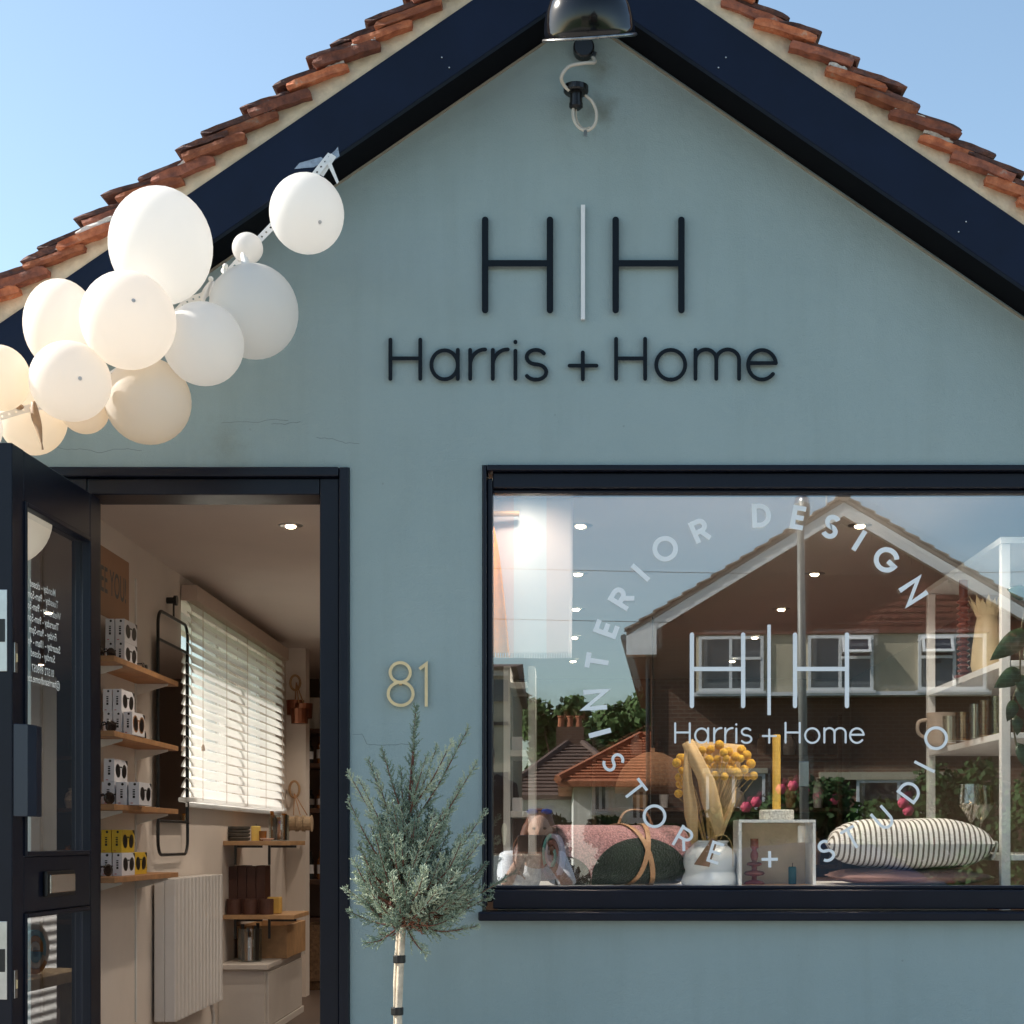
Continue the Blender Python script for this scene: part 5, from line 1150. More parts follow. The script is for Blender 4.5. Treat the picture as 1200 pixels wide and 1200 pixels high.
paper([((802, 880), (808, 882), 5.335), ((800, 920), (812, 918), 5.33), ((802, 955), (818, 950), 5.33), ((810, 990), (818, 985), 5.345)])
paper([((860, 928), (863, 922), 5.335), ((852, 950), (862, 940), 5.33), ((843, 972), (854, 962), 5.33), ((838, 982), (848, 978), 5.335)])
paper([((812, 868), (872, 873), 5.47), ((815, 900), (866, 905), 5.47), ((822, 940), (856, 944), 5.46), ((834, 975), (848, 975), 5.43)])
mb = MB(); q = [P(834, 982, 5.28), P(841, 985, 5.28), P(831, 1016, 5.27), P(813, 1013, 5.27)]; mb.prism(q, (0, -.0015, 0)); mb.build('paper_tag', mat('tag_card', S(120, 92, 72), .8, var=.08), bq)
mb = MB(); mb.tube(bez([P(836, 980, 5.29), P(850, 979, 5.28), P(858, 992, 5.27), P(859, 1016, 5.27)]), .0012, 5); mb.build('string', M_stem, bq)
# white display box with candlestick, plain candle, concrete holder and yellow candle
D1 = 5.28
x0, x1 = X(866, D1), X(956, D1); z1_ = Z(960.5, D1); yb0 = D1 - 5
wb = thing('display_box', 'white open box frame with plywood inside in the shop window', 'display box', ((x0 + x1) / 2, yb0 + .08, PZ))
th_ = .009
mb = MB(); mb.box(x0, x0 + th_, yb0, yb0 + .18, PZ, z1_ - th_ - .0005); mb.build('side', M_white, wb)
mb = MB(); mb.box(x1 - th_, x1, yb0, yb0 + .18, PZ, z1_ - th_ - .0005); mb.build('side', M_white, wb)
mb = MB(); mb.box(x0, x1, yb0, yb0 + .18, z1_ - th_, z1_); mb.build('top', M_white, wb)
mb = MB(); mb.box(x0 + th_ + .0005, x1 - th_ - .0005, yb0 + .165, yb0 + .175, PZ + .0005, z1_ - th_ - .001); mb.build('back_panel', mat('birch_ply', (.72, .58, .42), .6, var=.1, scale=12), wb)
mb = MB(); mb.box(x0 + th_ + .0005, x1 - th_ - .0005, yb0 + .001, yb0 + .164, PZ + .0005, PZ + .004); mb.build('base', M_oak, wb)
cs = X(884, D1 + .08)
mb = MB(); z_ = PZ + .0045; mb.lathe((cs, yb0 + .08, z_), [(.0001, 0), (.033, 0), (.034, .004), (.028, .010), (.009, .014), (.008, .026), (.030, .030), (.035, .035), (.030, .042), (.009, .046), (.009, .058), (.023, .062), (.026, .066), (.022, .071), (.008, .074), (.010, .080), (.013, .090), (.013, .100), (.007, .112), (.008, .116), (.014, .121), (.0135, .150), (.011, .150), (.011, .13), (.0001, .13)], 28)
tag(mb.build('turned_candlestick', mat('red_brown_lacquer', (.26, .06, .04), .25, var=.2, scale=20, coat=.4), None, smooth=True), 'turned red brown candlestick inside the white display box', 'candlestick')
candle('teal_candle', (X(928.5, D1 + .06), yb0 + .06, PZ + .0045), .013, .058, S(20, 85, 95), 'short teal candle inside the white display box')
hc = (X(910, D1 + .08), yb0 + .08, z1_ + .0003)
mb = MB(); mb.lathe(hc, [(.0001, 0), (.055, 0), (.057, .003), (.057, .030), (.054, .033), (.016, .033), (.016, .015), (.0001, .015)], 32); tag(mb.build('candle_holder', mat('terrazzo', (.60, .58, .53), .6, var=.45, scale=160), None), 'speckled stone candle holder on top of the white display box', 'candle holder')
candle('taper_candle', (hc[0], hc[1], hc[2] + .0155), .0135, Z(861, D1 + .08) - hc[2] - .0155, S(226, 180, 80), 'tall yellow taper candle in the speckled stone holder')
# striped cushion on a pink one
def cushion(c, hx, hy, hz, m, name, lab, rot=0, n=30):
    T = Matrix.Rotation(R(rot), 3, 'Z'); vs = []; fs = []
    for sgn in (1, -1):
        for i in range(n + 1):
            for j in range(n + 1):
                u = i / n * 2 - 1; v = j / n * 2 - 1; e = max(0, (1 - u ** 4)) ** .55 * max(0, (1 - v ** 4)) ** .55
                px_ = u * hx * (1 - .10 * (1 - v * v) * 0 - .06 * v * v * (1 - u * u)); py_ = v * hy * (1 - .06 * u * u)
                vs.append(Vector(c) + T @ Vector((px_, py_, sgn * hz * e + .004 * math.sin(7 * u + 3 * v) * e)))
    N = n + 1
    for s_ in range(2):
        for i in range(n):
            for j in range(n): a = s_ * N * N + i * N + j; fs.append((a, a + N, a + N + 1, a + 1))
    mb = MB(); mb.add(vs, fs); t = thing(name, lab, 'cushion', Vector(c) - Vector((0, 0, hz))); o = mb.build('cover', m, t, smooth=True); return t, T
sm2 = bpy.data.materials.new('ticking_stripe'); sm2.use_nodes = True; t = sm2.node_tree; b = t.nodes['Principled BSDF']
tc = t.nodes.new('ShaderNodeTexCoord'); sp = t.nodes.new('ShaderNodeSeparateXYZ'); t.links.new(tc.outputs['Object'], sp.inputs[0])
zz = t.nodes.new('ShaderNodeMath'); zz.operation = 'MULTIPLY'; t.links.new(sp.outputs['Z'], zz.inputs[0]); t.links.new(sp.outputs['Z'], zz.inputs[1])
za = t.nodes.new('ShaderNodeMath'); za.operation = 'MULTIPLY_ADD'; za.inputs[1].default_value = .0; t.links.new(zz.outputs[0], za.inputs[0]); t.links.new(sp.outputs['X'], za.inputs[2])
ms = t.nodes.new('ShaderNodeMath'); ms.operation = 'MULTIPLY'; ms.inputs[1].default_value = 2 * math.pi / .0165; t.links.new(za.outputs[0], ms.inputs[0])
sn = t.nodes.new('ShaderNodeMath'); sn.operation = 'SINE'; t.links.new(ms.outputs[0], sn.inputs[0])
m5 = t.nodes.new('ShaderNodeMath'); m5.operation = 'MULTIPLY_ADD'; m5.inputs[1].default_value = .5; m5.inputs[2].default_value = .5; t.links.new(sn.outputs[0], m5.inputs[0])
rp = ramp_mix(t, m5.outputs[0], (.14, .115, .10), (.76, .75, .72), .26, .42); t.links.new(rp.outputs[0], b.inputs['Base Color']); b.inputs['Roughness'].default_value = .9
nn_ = t.nodes.new('ShaderNodeTexNoise'); nn_.inputs['Scale'].default_value = 25; bp = t.nodes.new('ShaderNodeBump'); bp.inputs['Strength'].default_value = .5; bp.inputs['Distance'].default_value = .01; t.links.new(nn_.outputs['Fac'], bp.inputs['Height']); t.links.new(bp.outputs[0], b.inputs['Normal'])
cushion((X(1062, 5.5), .49, PZ + .028), .25, .21, .026, mat('dusty_pink_velvet', (.30, .17, .15), .9, var=.1, scale=10), 'pink_cushion', 'dusty pink cushion lying under the striped one')
cu_, Tc = cushion((X(1062, 5.47), .45, PZ + .055 + .082), .268, .19, .082, sm2, 'striped_cushion', 'brown and white ticking stripe cushion in the shop window', -7)
p0 = Vector((X(1062, 5.47), .45, PZ + .14)) + Tc @ Vector((.25, -.16, 0))
mb = MB(); mb.tube(bez([p0 + Vector((-.01, .0, 0)), p0 + Vector((.02, 0, .002)), p0 + Vector((.015, 0, -.03)), p0 + Vector((.005, 0, -.055))]), [.004] * 25, 6); mb.build('tassel', mat('tassel_linen', (.6, .56, .5), .9), cu_)
# white etagere with glassware
et = thing('white_shelving', 'white open shelving unit with glassware beside the cushion', 'shelving', (1.75, .85, .06))
ex0, ex1, ey0, ey1 = 1.425, 2.06, .30, 1.40
for x in (ex0, ex1 - .03):
    for y in (ey0, ey1 - .03):
        mb = MB(); mb.box(x, x + .03, y, y + .03, .06, 1.985); mb.build('post', M_white, et, bevel=.002)
for z in (.975, 1.372, 1.607, 1.985):
    mb = MB(); mb.box(ex0 + .0315, ex1 - .0315, ey0 + .001, ey1 - .001, z - .02, z - .0005) if z < 1.9 else mb.box(ex0 - .004, ex1 + .004, ey0 - .004, ey1 + .004, z + .0005, z + .022); mb.build('shelf', M_white, et, bevel=.002)
    if z < 1.9: mb = MB(); mb.box(ex0 + .002, ex0 + .030, ey0 + .031, ey1 - .031, z - .021, z + .0); mb.build('side_rail', M_white, et)
M_gl = glass_mat('table_glass', .16, (.93, .93, .90))
M_smoke = glass_mat('amber_tumbler', .12, (.85, .66, .48)); M_greeng = glass_mat('olive_tumbler', .12, (.62, .62, .38))
def on_shelf(px, d, z): return Vector((X(px, d), d - 5, z))
def glassware(px, d, z, r, h, m, lab, name='tumbler', cat='glass'):
    c = on_shelf(px, d, z); mb = MB(); mb.lathe(c, [(.0001, 0), (r * .9, 0), (r, h), (r - .003, h), (r * .9 - .003, .006), (.0001, .006)], 20); return tag(mb.build(name, m, None, smooth=False), lab, cat)
glassware(1113, 5.85, 1.372, .026, .095, M_gl, 'clear ribbed tumbler beside the stoneware mug on the white shelving')
glassware(1129, 5.75, 1.372, .030, .10, M_smoke, 'amber tumbler on the white shelving')
glassware(1143, 5.65, 1.372, .022, .12, M_gl, 'narrow clear glass between amber and olive glasses')
glassware(1154, 5.55, 1.372, .022, .125, M_smoke, 'narrow peach coloured glass on the white shelving')
glassware(1168, 5.45, 1.372, .026, .13, M_greeng, 'olive green glass nearest the front post of the white shelving')
mg = on_shelf(1103, 6.1, 1.372); t = thing('stoneware_mug', 'pale stoneware mug with handle at the back of the white shelving', 'mug', mg)
M_sw = mat('pale_stoneware', S(176, 160, 145), .6, var=.1)
mb = MB(); mb.lathe(mg, [(.0001, 0), (.05, 0), (.054, .01), (.054, .125), (.049, .125), (.047, .012), (.0001, .012)], 24); mb.build('cup', M_sw, t, smooth=False)
mb = MB(); mb.tube(bez([mg + Vector((-.052, 0, .10)), mg + Vector((-.085, 0, .09)), mg + Vector((-.085, 0, .05)), mg + Vector((-.052, 0, .03))]), .007, 8); mb.build('handle', M_sw, t, smooth=True)
c = on_shelf(1129, 5.9, 1.607); prof_ = [(.0001, 0), (.035, 0), (.035, .01)]
for k in range(13): prof_ += [(.012, .014 + .021 * k), (.024, .022 + .021 * k), (.024, .026 + .021 * k)]
prof_ += [(.012, .29), (.016, .30), (.016, .355), (.0001, .355)]
mb = MB(); mb.lathe(c, prof_, 20); tag(mb.build('ribbed_candlestick', mat('mulberry_glass', (.22, .07, .055), .2, var=.2, coat=.4), None), 'tall ribbed reddish candlestick on the white shelving', 'candlestick')
c = on_shelf(1157, 5.75, 1.607); n = 18
vp_ = [(.0001, 0), (.05, 0), (.058, .03), (.052, .10), (.042, .17), (.036, .20), (.040, .205)]
mb = MB(); mb.lathe(c, vp_, 28); tp = thing('petal_vase', 'cream vase with a crown of petals around its neck on the white shelving', 'vase', c); mb.build('body', mat('cream_ceramic', S(222, 200, 160), .45, var=.06), tp, smooth=True)
for k in range(n):
    a = 2 * math.pi * k / n; rv = Vector((math.cos(a), math.sin(a), 0)); tv = Vector((-math.sin(a), math.cos(a), 0)); b0 = c + Vector((0, 0, .20)) + rv * .036; tip = b0 + rv * .028 + Vector((0, 0, .06 + .015 * (k % 2)))
    mb = MB(); mb.add([b0 - tv * .008, b0 + tv * .008, b0.lerp(tip, .6) + tv * .010, tip, b0.lerp(tip, .6) - tv * .010], [(0, 1, 2, 3, 4)]); o = mb.build('petal', MATS['cream_ceramic'], tp); s_ = o.modifiers.new('thickness', 'SOLIDIFY'); s_.thickness = .002
def wine(px, d, z, lab, iri):
    c = on_shelf(px, d, z); mb = MB(); mb.lathe(c, [(.0001, 0), (.034, 0), (.034, .002), (.005, .006), (.0035, .015), (.0035, .105), (.008, .112), (.042, .165), (.043, .170), (.038, .235), (.0365, .235), (.0405, .170), (.006, .118), (.0001, .116)], 24)
    tag(mb.build('wine_glass', iri, None, smooth=False), lab, 'wine glass', 'wine glasses on the white shelving')
M_iri = glass_mat('tinted_wine_glass', .22, (.90, .86, .78))
wine(1138, 5.5, .975, 'angular stemmed wine glass on the low shelf of the white shelving', M_iri); wine(1150, 5.62, .975, 'angular stemmed wine glass on the low shelf of the white shelving', M_iri)
# trailing plant near the glass
pl = thing('trailing_plant', 'dark green broad leaved plant trailing beside the shop window edge', 'plant', P(1232, 700, 5.22))
M_leaf = mat('dark_leaf', (.022, .055, .022), .35, var=.3, scale=20)
mb = MB(); mb.lathe(P(1232, 690, 5.24), [(.0001, -.10), (.05, -.10), (.075, 0), (.07, 0), (.05, -.085), (.0001, -.085)], 20); mb.build('pot', M_sw, pl, smooth=False)
mb = MB(); pc = P(1232, 690, 5.24)
for a in (0, 2.1, 4.2): mb.tube([pc + Vector((.07 * math.cos(a), .07 * math.sin(a), 0)), Vector((pc.x, pc.y, 2.2))], .0015, 5)
mb.build('hanger', M_stem, pl)
stem = bez([P(1225, 690, 5.22), P(1205, 705, 5.18), P(1196, 745, 5.17), P(1195, 790, 5.17), P(1186, 830, 5.17), P(1192, 880, 5.17)], 6)
mb = MB(); mb.tube(stem, .003, 6); mb.build('stem', mat('leaf_stem', (.10, .09, .05), .6), pl, smooth=True)
mb = MB(); mb.tube(bez([P(1210, 700, 5.21), P(1216, 760, 5.2), P(1208, 830, 5.19), P(1200, 900, 5.18)], 6), .003, 6); mb.build('stem', MATS['leaf_stem'], pl, smooth=True)
def leaf(base, tip, wid, bend=.012):
    base, tip = Vector(base), Vector(tip); ax_ = tip - base; sd_ = ax_.cross(Vector((0, 1, 0))).normalized(); vs = []; fs = []; N = 8
    for i in range(N + 1):
        t_ = i / N; w_ = wid * (math.sin(math.pi * t_ ** .75)) ** .9; c_ = base + ax_ * t_ + Vector((0, -bend * math.sin(math.pi * t_), 0))
        vs += [c_ - sd_ * w_ + Vector((0, -.006 * w_ / wid, 0)), c_, c_ + sd_ * w_ + Vector((0, -.006 * w_ / wid, 0))]
    for i in range(N): o = 3 * i; fs += [(o, o + 1, o + 4, o + 3), (o + 1, o + 2, o + 5, o + 4)]
    mb = MB(); mb.add(vs, fs); o = mb.build('leaf', M_leaf, pl, smooth=True); s_ = o.modifiers.new('thickness', 'SOLIDIFY'); s_.thickness = .001
for (a, b, w_) in (((1205, 738), (1160, 774), .034), ((1196, 785), (1165, 806), .030), ((1193, 800), (1215, 842), .034), ((1188, 820), (1180, 846), .020), ((1190, 838), (1192, 862), .018), ((1192, 870), (1206, 905), .022), ((1204, 700), (1180, 690), .024), ((1200, 760), (1228, 790), .034), ((1206, 835), (1225, 870), .03), ((1195, 790), (1200, 815), .024)):
    leaf(P(*a, 5.165), P(*b, 5.16), w_)
# shop interior seen faintly through the window
def rack(x0, x1, y0, y1, zs, m, name, lab, top=1.9):
    t = thing(name, lab, 'shelving', ((x0 + x1) / 2, (y0 + y1) / 2, .06))
    for z in zs: mb = MB(); mb.box(x0 + .031, x1 - .031, y0, y1, z - .028, z); mb.build('shelf', m, t, bevel=.002)
    for x in (x0, x1 - .03): mb = MB(); mb.box(x, x + .03, y0, y1, .06, top); mb.build('side_panel', m, t)
    return t
rack(.20, 1.95, 6.4, 6.8, (.45, .85, 1.25, 1.62), M_dwood, 'wall_shelving', 'dark wooden shelving along the back wall behind the window display')
mz = [M_sw, M_grey, M_oak, M_card, M_brn, M_amber]
for zi, z in enumerate((.85, 1.25, 1.62)):
    for k in range(9):
        x = .34 + .18 * k + random.uniform(-.03, .03); h = random.uniform(.10, .26); r = random.uniform(.03, .06); mb = MB(); y = 6.55
        mb.lathe((x, y, z + .0005), [(.0001, 0), (r * .8, 0), (r, h * .4), (r * .8, h * .75), (r * .4, h * .85), (r * .5, h), (.0001, h)], 16); tag(mb.build('shelf_vase', mz[(k + zi) % 6], None, smooth=False), ('pale stoneware', 'dark grey', 'wooden', 'white', 'brown', 'amber')[(k + zi) % 6] + ' vase on the ' + ('lower', 'middle', 'top')[zi] + ' board of the dark shelving along the back wall', 'vase', 'vases on the back wall shelving')
ca = rack(X(590, 7.2), X(627, 7.2), 2.2, 2.6, (.8, 1.15, 1.42, 1.72), M_white, 'white_cabinet_shelving', 'tall narrow white shelving unit behind the hanging blankets', 1.79)
for k, (z, w_) in enumerate(((1.42, .05), (1.15, .045), (1.42, .0))):
    if w_: mb = MB(); mb.box(X(606, 7.2) - w_ / 2, X(606, 7.2) + w_ / 2, 2.22, 2.36, z + .0005, z + .06); tag(mb.build('gift_box', M_card, None, bevel=.002), ['white gift box on the upper part of the narrow white shelving', 'white gift box on the middle shelf of the narrow white shelving'][k], 'box')
pd = thing('pendant_shade', 'brown woven dome pendant shade hanging low inside the shop', 'pendant lamp', (X(765, 8.6), 3.6, Z(925, 8.6)))
pc = Vector((X(765, 8.6), 3.6, Z(930, 8.6))); mb = MB(); mb.lathe(pc, [(.20, 0), (.195, .05), (.17, .12), (.12, .18), (.05, .215), (.012, .22), (.012, .24)], 32); o = mb.build('shade', mat('woven_cane', (.24, .12, .06), .8, var=.3, scale=60, bump=.8, bscale=120), pd, smooth=True)
mb = MB(); mb.tube([pc + Vector((0, 0, .22)), Vector((pc.x, pc.y, 2.2))], .004, 6); mb.build('flex', M_black, pd)
tb_ = thing('sales_table', 'long dark wooden table in the middle of the shop', 'table', (.8, 3.4, .06))
mb = MB(); mb.box(.0, 1.5, 2.9, 3.9, .78, .82); mb.build('top', M_dwood, tb_, bevel=.004)
for x in (.04, 1.40):
    for y in (2.95, 3.79): mb = MB(); mb.box(x, x + .06, y, y + .06, .06, .779); mb.build('leg', M_dwood, tb_)
# ------------------------------------------------------------------ ground, road and the street opposite (seen in the glass)
GY = 5.10
def Q(px, py, dep): return Vector(((px - VX) * dep / F, -(dep - GY), CZ + (VY - py) * dep / F))
def sheet(name, x0, x1, y0, y1, z0, z1, m, bev=0):
    mb = MB(); mb.box(x0, x1, y0, y1, z0, z1); return struct(mb.build(name, m, None, bevel=bev))
M_asph = mat('asphalt', (.055, .055, .057), .85, var=.25, scale=40, bump=.5, bscale=200)
def slab_mat():
    m = bpy.data.materials.new('paving'); m.use_nodes = True; t = m.node_tree; b = t.nodes['Principled BSDF']
    tc = t.nodes.new('ShaderNodeTexCoord'); br = t.nodes.new('ShaderNodeTexBrick'); br.inputs['Scale'].default_value = 1; br.inputs['Brick Width'].default_value = .6; br.inputs['Row Height'].default_value = .45; br.inputs['Mortar Size'].default_value = .006
    br.inputs['Color1'].default_value = (.33, .30, .27, 1); br.inputs['Color2'].default_value = (.28, .255, .23, 1); br.inputs['Mortar'].default_value = (.10, .09, .08, 1)
    t.links.new(tc.outputs['Object'], br.inputs['Vector']); t.links.new(br.outputs['Color'], b.inputs['Base Color']); b.inputs['Roughness'].default_value = .85; return m
M_pave = slab_mat()
M_grass = mat('grass', (.05, .10, .022), .9, var=.4, scale=30, bump=1, bscale=60)
sheet('ground', -160, 160, -160, 60, -.7, -.41, M_grass)
sheet('forecourt', -30, 30, -7.4, -.0, -.40, 0, M_pave); sheet('kerb', -60, 60, -7.55, -7.41, -.40, .004, M_pave, .01)
sheet('road', -90, 90, -14.4, -7.56, -.40, -.33, M_asph); sheet('kerb', -60, 60, -14.55, -14.41, -.40, .004, M_pave, .01)
sheet('pavement', -60, 60, -16.6, -14.56, -.40, 0, M_pave); sheet('garden_lawn', -60, 60, -60, -16.61, -.40, .0, M_grass)
for k in range(-6, 9):
    mb = MB(); mb.box(k * 6, k * 6 + 3, -11.05, -10.95, -.3295, -.326); struct(mb.build('road_marking', M_white))

def brick_mat(name, c1, c2, mo, sc=1.0):
    m = bpy.data.materials.new(name); m.use_nodes = True; t = m.node_tree; b = t.nodes['Principled BSDF']
    tc = t.nodes.new('ShaderNodeTexCoord'); sp = t.nodes.new('ShaderNodeSeparateXYZ'); cb_ = t.nodes.new('ShaderNodeCombineXYZ'); t.links.new(tc.outputs['Object'], sp.inputs[0])
    ad = t.nodes.new('ShaderNodeMath'); ad.operation = 'ADD'; t.links.new(sp.outputs['X'], ad.inputs[0]); t.links.new(sp.outputs['Y'], ad.inputs[1]); t.links.new(ad.outputs[0], cb_.inputs[0]); t.links.new(sp.outputs['Z'], cb_.inputs[1])
    br = t.nodes.new('ShaderNodeTexBrick'); br.inputs['Scale'].default_value = sc; br.inputs['Brick Width'].default_value = .225; br.inputs['Row Height'].default_value = .075; br.inputs['Mortar Size'].default_value = .010
    br.inputs['Color1'].default_value = (*c1, 1); br.inputs['Color2'].default_value = (*c2, 1); br.inputs['Mortar'].default_value = (*mo, 1)
    t.links.new(cb_.outputs[0], br.inputs['Vector']); t.links.new(br.outputs['Color'], b.inputs['Base Color']); b.inputs['Roughness'].default_value = .9; return m
M_brick = brick_mat('brown_brick', (.135, .058, .032), (.095, .042, .025), (.16, .115, .08))
M_rend = mat('cream_render', (.44, .38, .27), .85, var=.08, scale=4, bump=.2)
M_whr = mat('white_render', (.78, .75, .68), .85, var=.05, scale=4)
M_upvc = mat('white_upvc', (.70, .69, .68), .3, var=.02)
M_hang = mat('hung_tile', (.14, .038, .022), .8, var=.3, scale=5)
M_conc = mat('concrete_tile', (.17, .13, .10), .9, var=.3, scale=5, bump=.5, bscale=20)
M_rtile = mat('red_roof_tile', (.38, .13, .06), .85, var=.25, scale=6)
M_btile = mat('brown_roof_tile', (.12, .075, .058), .85, var=.25, scale=5)
M_house_gl = mat('house_glass', (.03, .035, .045), .05, var=.2, scale=2, spec=.8)
H0 = Vector((4.71, -24.9, 0))
house = thing('brick_house', 'brown brick house with white gable boards and hung tiles, across the street', 'house', (0, 0, 0))
def hx(px): return (px - 960) / 63.67
def hz(py): return CZ + (985 - py) / 63.67
wl, wr = hx(763), hx(1206); apx = hx(986); ez = hz(748); az = hz(604)
mb = MB(); mb.prism([(wl, 0, 0), (wr, 0, 0), (wr, 0, ez), (apx, 0, az - .15), (wl, 0, ez)], (0, -11, 0)); hw = mb.build('wall', M_brick, house)
# hung tiles on the gable: each row overlaps the one below
ht = MB(); nrow = 17; zt0 = hz(748)
for r_ in range(nrow):
    z = zt0 + r_ * .115
    half = (az - .12 - z) / .60
    if half < .2: break
    n = int(2 * half / .165)
    for k in range(n):
        x = apx - half + (k + .5 * (r_ % 2)) * .165 + .01
        if abs(x + .08 - apx) > half: continue
        ht.add([(x, .012, z + .19), (x + .155, .012, z + .19), (x + .155, .036, z + .03), (x + .12, .040, z - .0), (x + .035, .040, z - .0), (x, .036, z + .03)], [(0, 1, 2, 3, 4, 5)])
stuff(ht.build('hung_tiles', M_hang, house))
# bay with render and windows
bx0_, bx1_ = hx(816), hx(1150); bz0, bz1 = hz(813), hz(746)
mb = MB(); mb.box(bx0_, bx1_, .001, .36, bz0, bz1); mb.build('bay', M_rend, house)
mb = MB(); mb.box(bx0_ - .06, bx1_ + .06, .0, .44, bz0 - .07, bz0 - .001); mb.build('bay_sill', M_upvc, house)
mb = MB(); mb.box(bx0_ - .04, bx1_ + .04, .0, .42, bz1 + .001, bz1 + .05); mb.build('bay_roof_edge', M_hang, house)
mb = MB(); mb.box(hx(1090), hx(1097), .361, .42, hz(780), hz(768)); mb.build('alarm_box', M_black, house)
def hwindow(x0, x1, z0, z1, y, split, openl, parent=house, top_open=True):
    w_ = thing('window', 'x', 'x'); del w_['label']; del w_['category']; w_.parent = parent; WL[w_.name] = Vector((0, 0, 0)); w_.location = (0, 0, 0)
    f = .055
    for (a, b, c_, d_) in ((x0, x1, z1 - f, z1), (x0, x1, z0, z0 + f), (x0, x0 + f, z0 + f, z1 - f), (x1 - f, x1, z0 + f, z1 - f), (split - f / 2, split + f / 2, z0 + f, z1 - f)):
        mb = MB(); mb.box(a, b, y, y + .06, c_, d_); mb.build('frame', M_upvc, w_)
    mb = MB(); mb.box(x0 + f, x1 - f, y - .002, y + .01, z0 + f, z1 - f); mb.build('pane', M_house_gl, w_)
    a, b = (split + f / 2, x1 - f) if not openl else (x0 + f, split - f / 2)
    zt = z0 + (z1 - z0) * .62
    mb = MB(); mb.box(a, b, y + .011, y + .07, zt - .05, zt); mb.build('transom', M_upvc, w_)
    # top-hung light pushed open
    if top_open:
        T = Matrix.Translation((0, y + .065, z1 - f)) @ Matrix.Rotation(R(28), 4, 'X'); hgt = z1 - f - zt
        for (p, q, r, s) in ((a, b, -.05, 0), (a, b, -hgt, -hgt + .05), (a, a + .05, -hgt + .05, -.05), (b - .05, b, -hgt + .05, -.05)):
            mb = MB(); mb.box(p, q, 0, .04, r, s, 0, T); mb.build('sash', M_upvc, w_)
        mb = MB(); mb.box(a + .05, b - .05, .012, .02, -hgt + .05, -.05, 0, T); mb.build('sash_pane', M_house_gl, w_)
    mb = MB(); mb.box(x0 - .04, x1 + .04, y, y + .10, z0 - .05, z0 - .001); mb.build('sill', M_upvc, w_)
    return w_
hwindow(hx(819), hx(894), bz0 + .02, bz1 - .03, .361, hx(856), False, top_open=False)
hwindow(hx(945), hx(1020), bz0 + .02, bz1 - .03, .361, hx(982), False)
hwindow(hx(1071), hx(1148), bz0 + .02, bz1 - .03, .361, hx(1112), True)
hwindow(hx(828), hx(897), hz(1010), hz(906), .001, hx(860), False, top_open=False)
hwindow(hx(1003), hx(1110), hz(1010), hz(914), .001, hx(1052), False, top_open=False)
mb = MB(); mb.box(hx(824), hx(900), .0, .10, hz(906), hz(900)); mb.build('lintel', M_rend, house)
mb = MB(); mb.box(hx(960), hx(1115), .0, .10, hz(914), hz(905)); mb.build('lintel', M_rend, house)
mb = MB(); mb.box(hx(940), hx(975), .0, .08, .15, hz(912)); mb.build('front_door', M_dwood, house, bevel=.01)
# roof slopes, white boards, stepped verge tiles
ov_ = .45; etx = hx(735); erx = hx(1237); rz = hz(590); ezt = hz(742); rs = (rz - ezt) / (apx - etx)
hroof = None
for s, ex_ in ((-1, etx), (1, erx)):
    mb = MB(); mb.prism([(apx, ov_, rz), (ex_, ov_, ezt), (ex_, ov_, ezt - .06), (apx, ov_, rz - .06)], (0, -12.2, 0)); ro = mb.build('roof', M_conc, house)
    mb = MB(); mb.prism([(apx, ov_ - .02, rz - .07), (ex_, ov_ - .02, ezt - .07), (ex_, ov_ - .02, ezt - .29), (apx, ov_ - .02, rz - .32)], (0, -.04, 0)); mb.build('bargeboard', M_upvc, house)
    mb = MB(); mb.prism([(apx, ov_ - .07, rz - .24), (ex_, ov_ - .07, ezt - .22), (ex_, ov_ - .07, ezt - .235), (apx, ov_ - .07, rz - .255)], (0, -.37, 0)); mb.build('soffit', M_upvc, house)
    mb = MB(); e2 = ex_ - s * .55; mb.prism([(ex_, ov_ + .005, ezt - .08), (e2, ov_ + .005, ezt + .55 * rs * .6 - .08), (e2, ov_ + .005, ezt - .42), (ex_, ov_ + .005, ezt - .42)], (0, -.45, 0)); mb.build('box_end', M_upvc, house)
    mb = MB(); mb.box(min(ex_, ex_ - s * .42), max(ex_, ex_ - s * .42), -11.5, 0, ezt - .44, ezt - .425); mb.build('eaves_soffit', M_brn, house)
    mb = MB(); mb.tube([(ex_ + s * .05, ov_, ezt - .10), (ex_ + s * .05, -11.6, ezt - .10)], .06, 8); mb.build('gutter', M_black, house)
    n = 15; Ls = math.hypot(ex_ - apx, rz - ezt); 
    for k in range(n):
        f0, f1 = k / n, (k + 1.15) / n; x0, x1 = apx + (ex_ - apx) * f0, apx + (ex_ - apx) * min(1.02, f1); z0, z1 = rz + (ezt - rz) * f0 + .005, rz + (ezt - rz) * min(1.02, f1) + .055
        mb = MB(); mb.prism([(x0, ov_ + .03, z0), (x1, ov_ + .03, z1), (x1, ov_ + .03, z1 + .035), (x0, ov_ + .03, z0 + .035)], (0, -.36, 0)); mb.build('verge_tile', M_conc, ro)
mb = MB(); mb.tube([(apx, ov_ + .05, rz + .06), (apx, -11.8, rz + .06)], .13, 10); mb.build('ridge', M_conc, house)
mb = MB(); mb.tube([(wl - .05, .06, ezt - .42), (wl - .05, .06, 0)], .04, 8); mb.build('downpipe', M_black, house)
mb = MB(); ax0 = hx(972); mb.tube([(ax0, -.6, rz - .2), (ax0, -.6, rz + .75)], .018, 6); mb.tube([(ax0 - .25, -.6, rz + .72), (ax0 + .25, -.6, rz + .72)], .01, 5); mb.build('aerial', M_steel, house)
house.location = H0; house.rotation_euler = (0, 0, R(4))

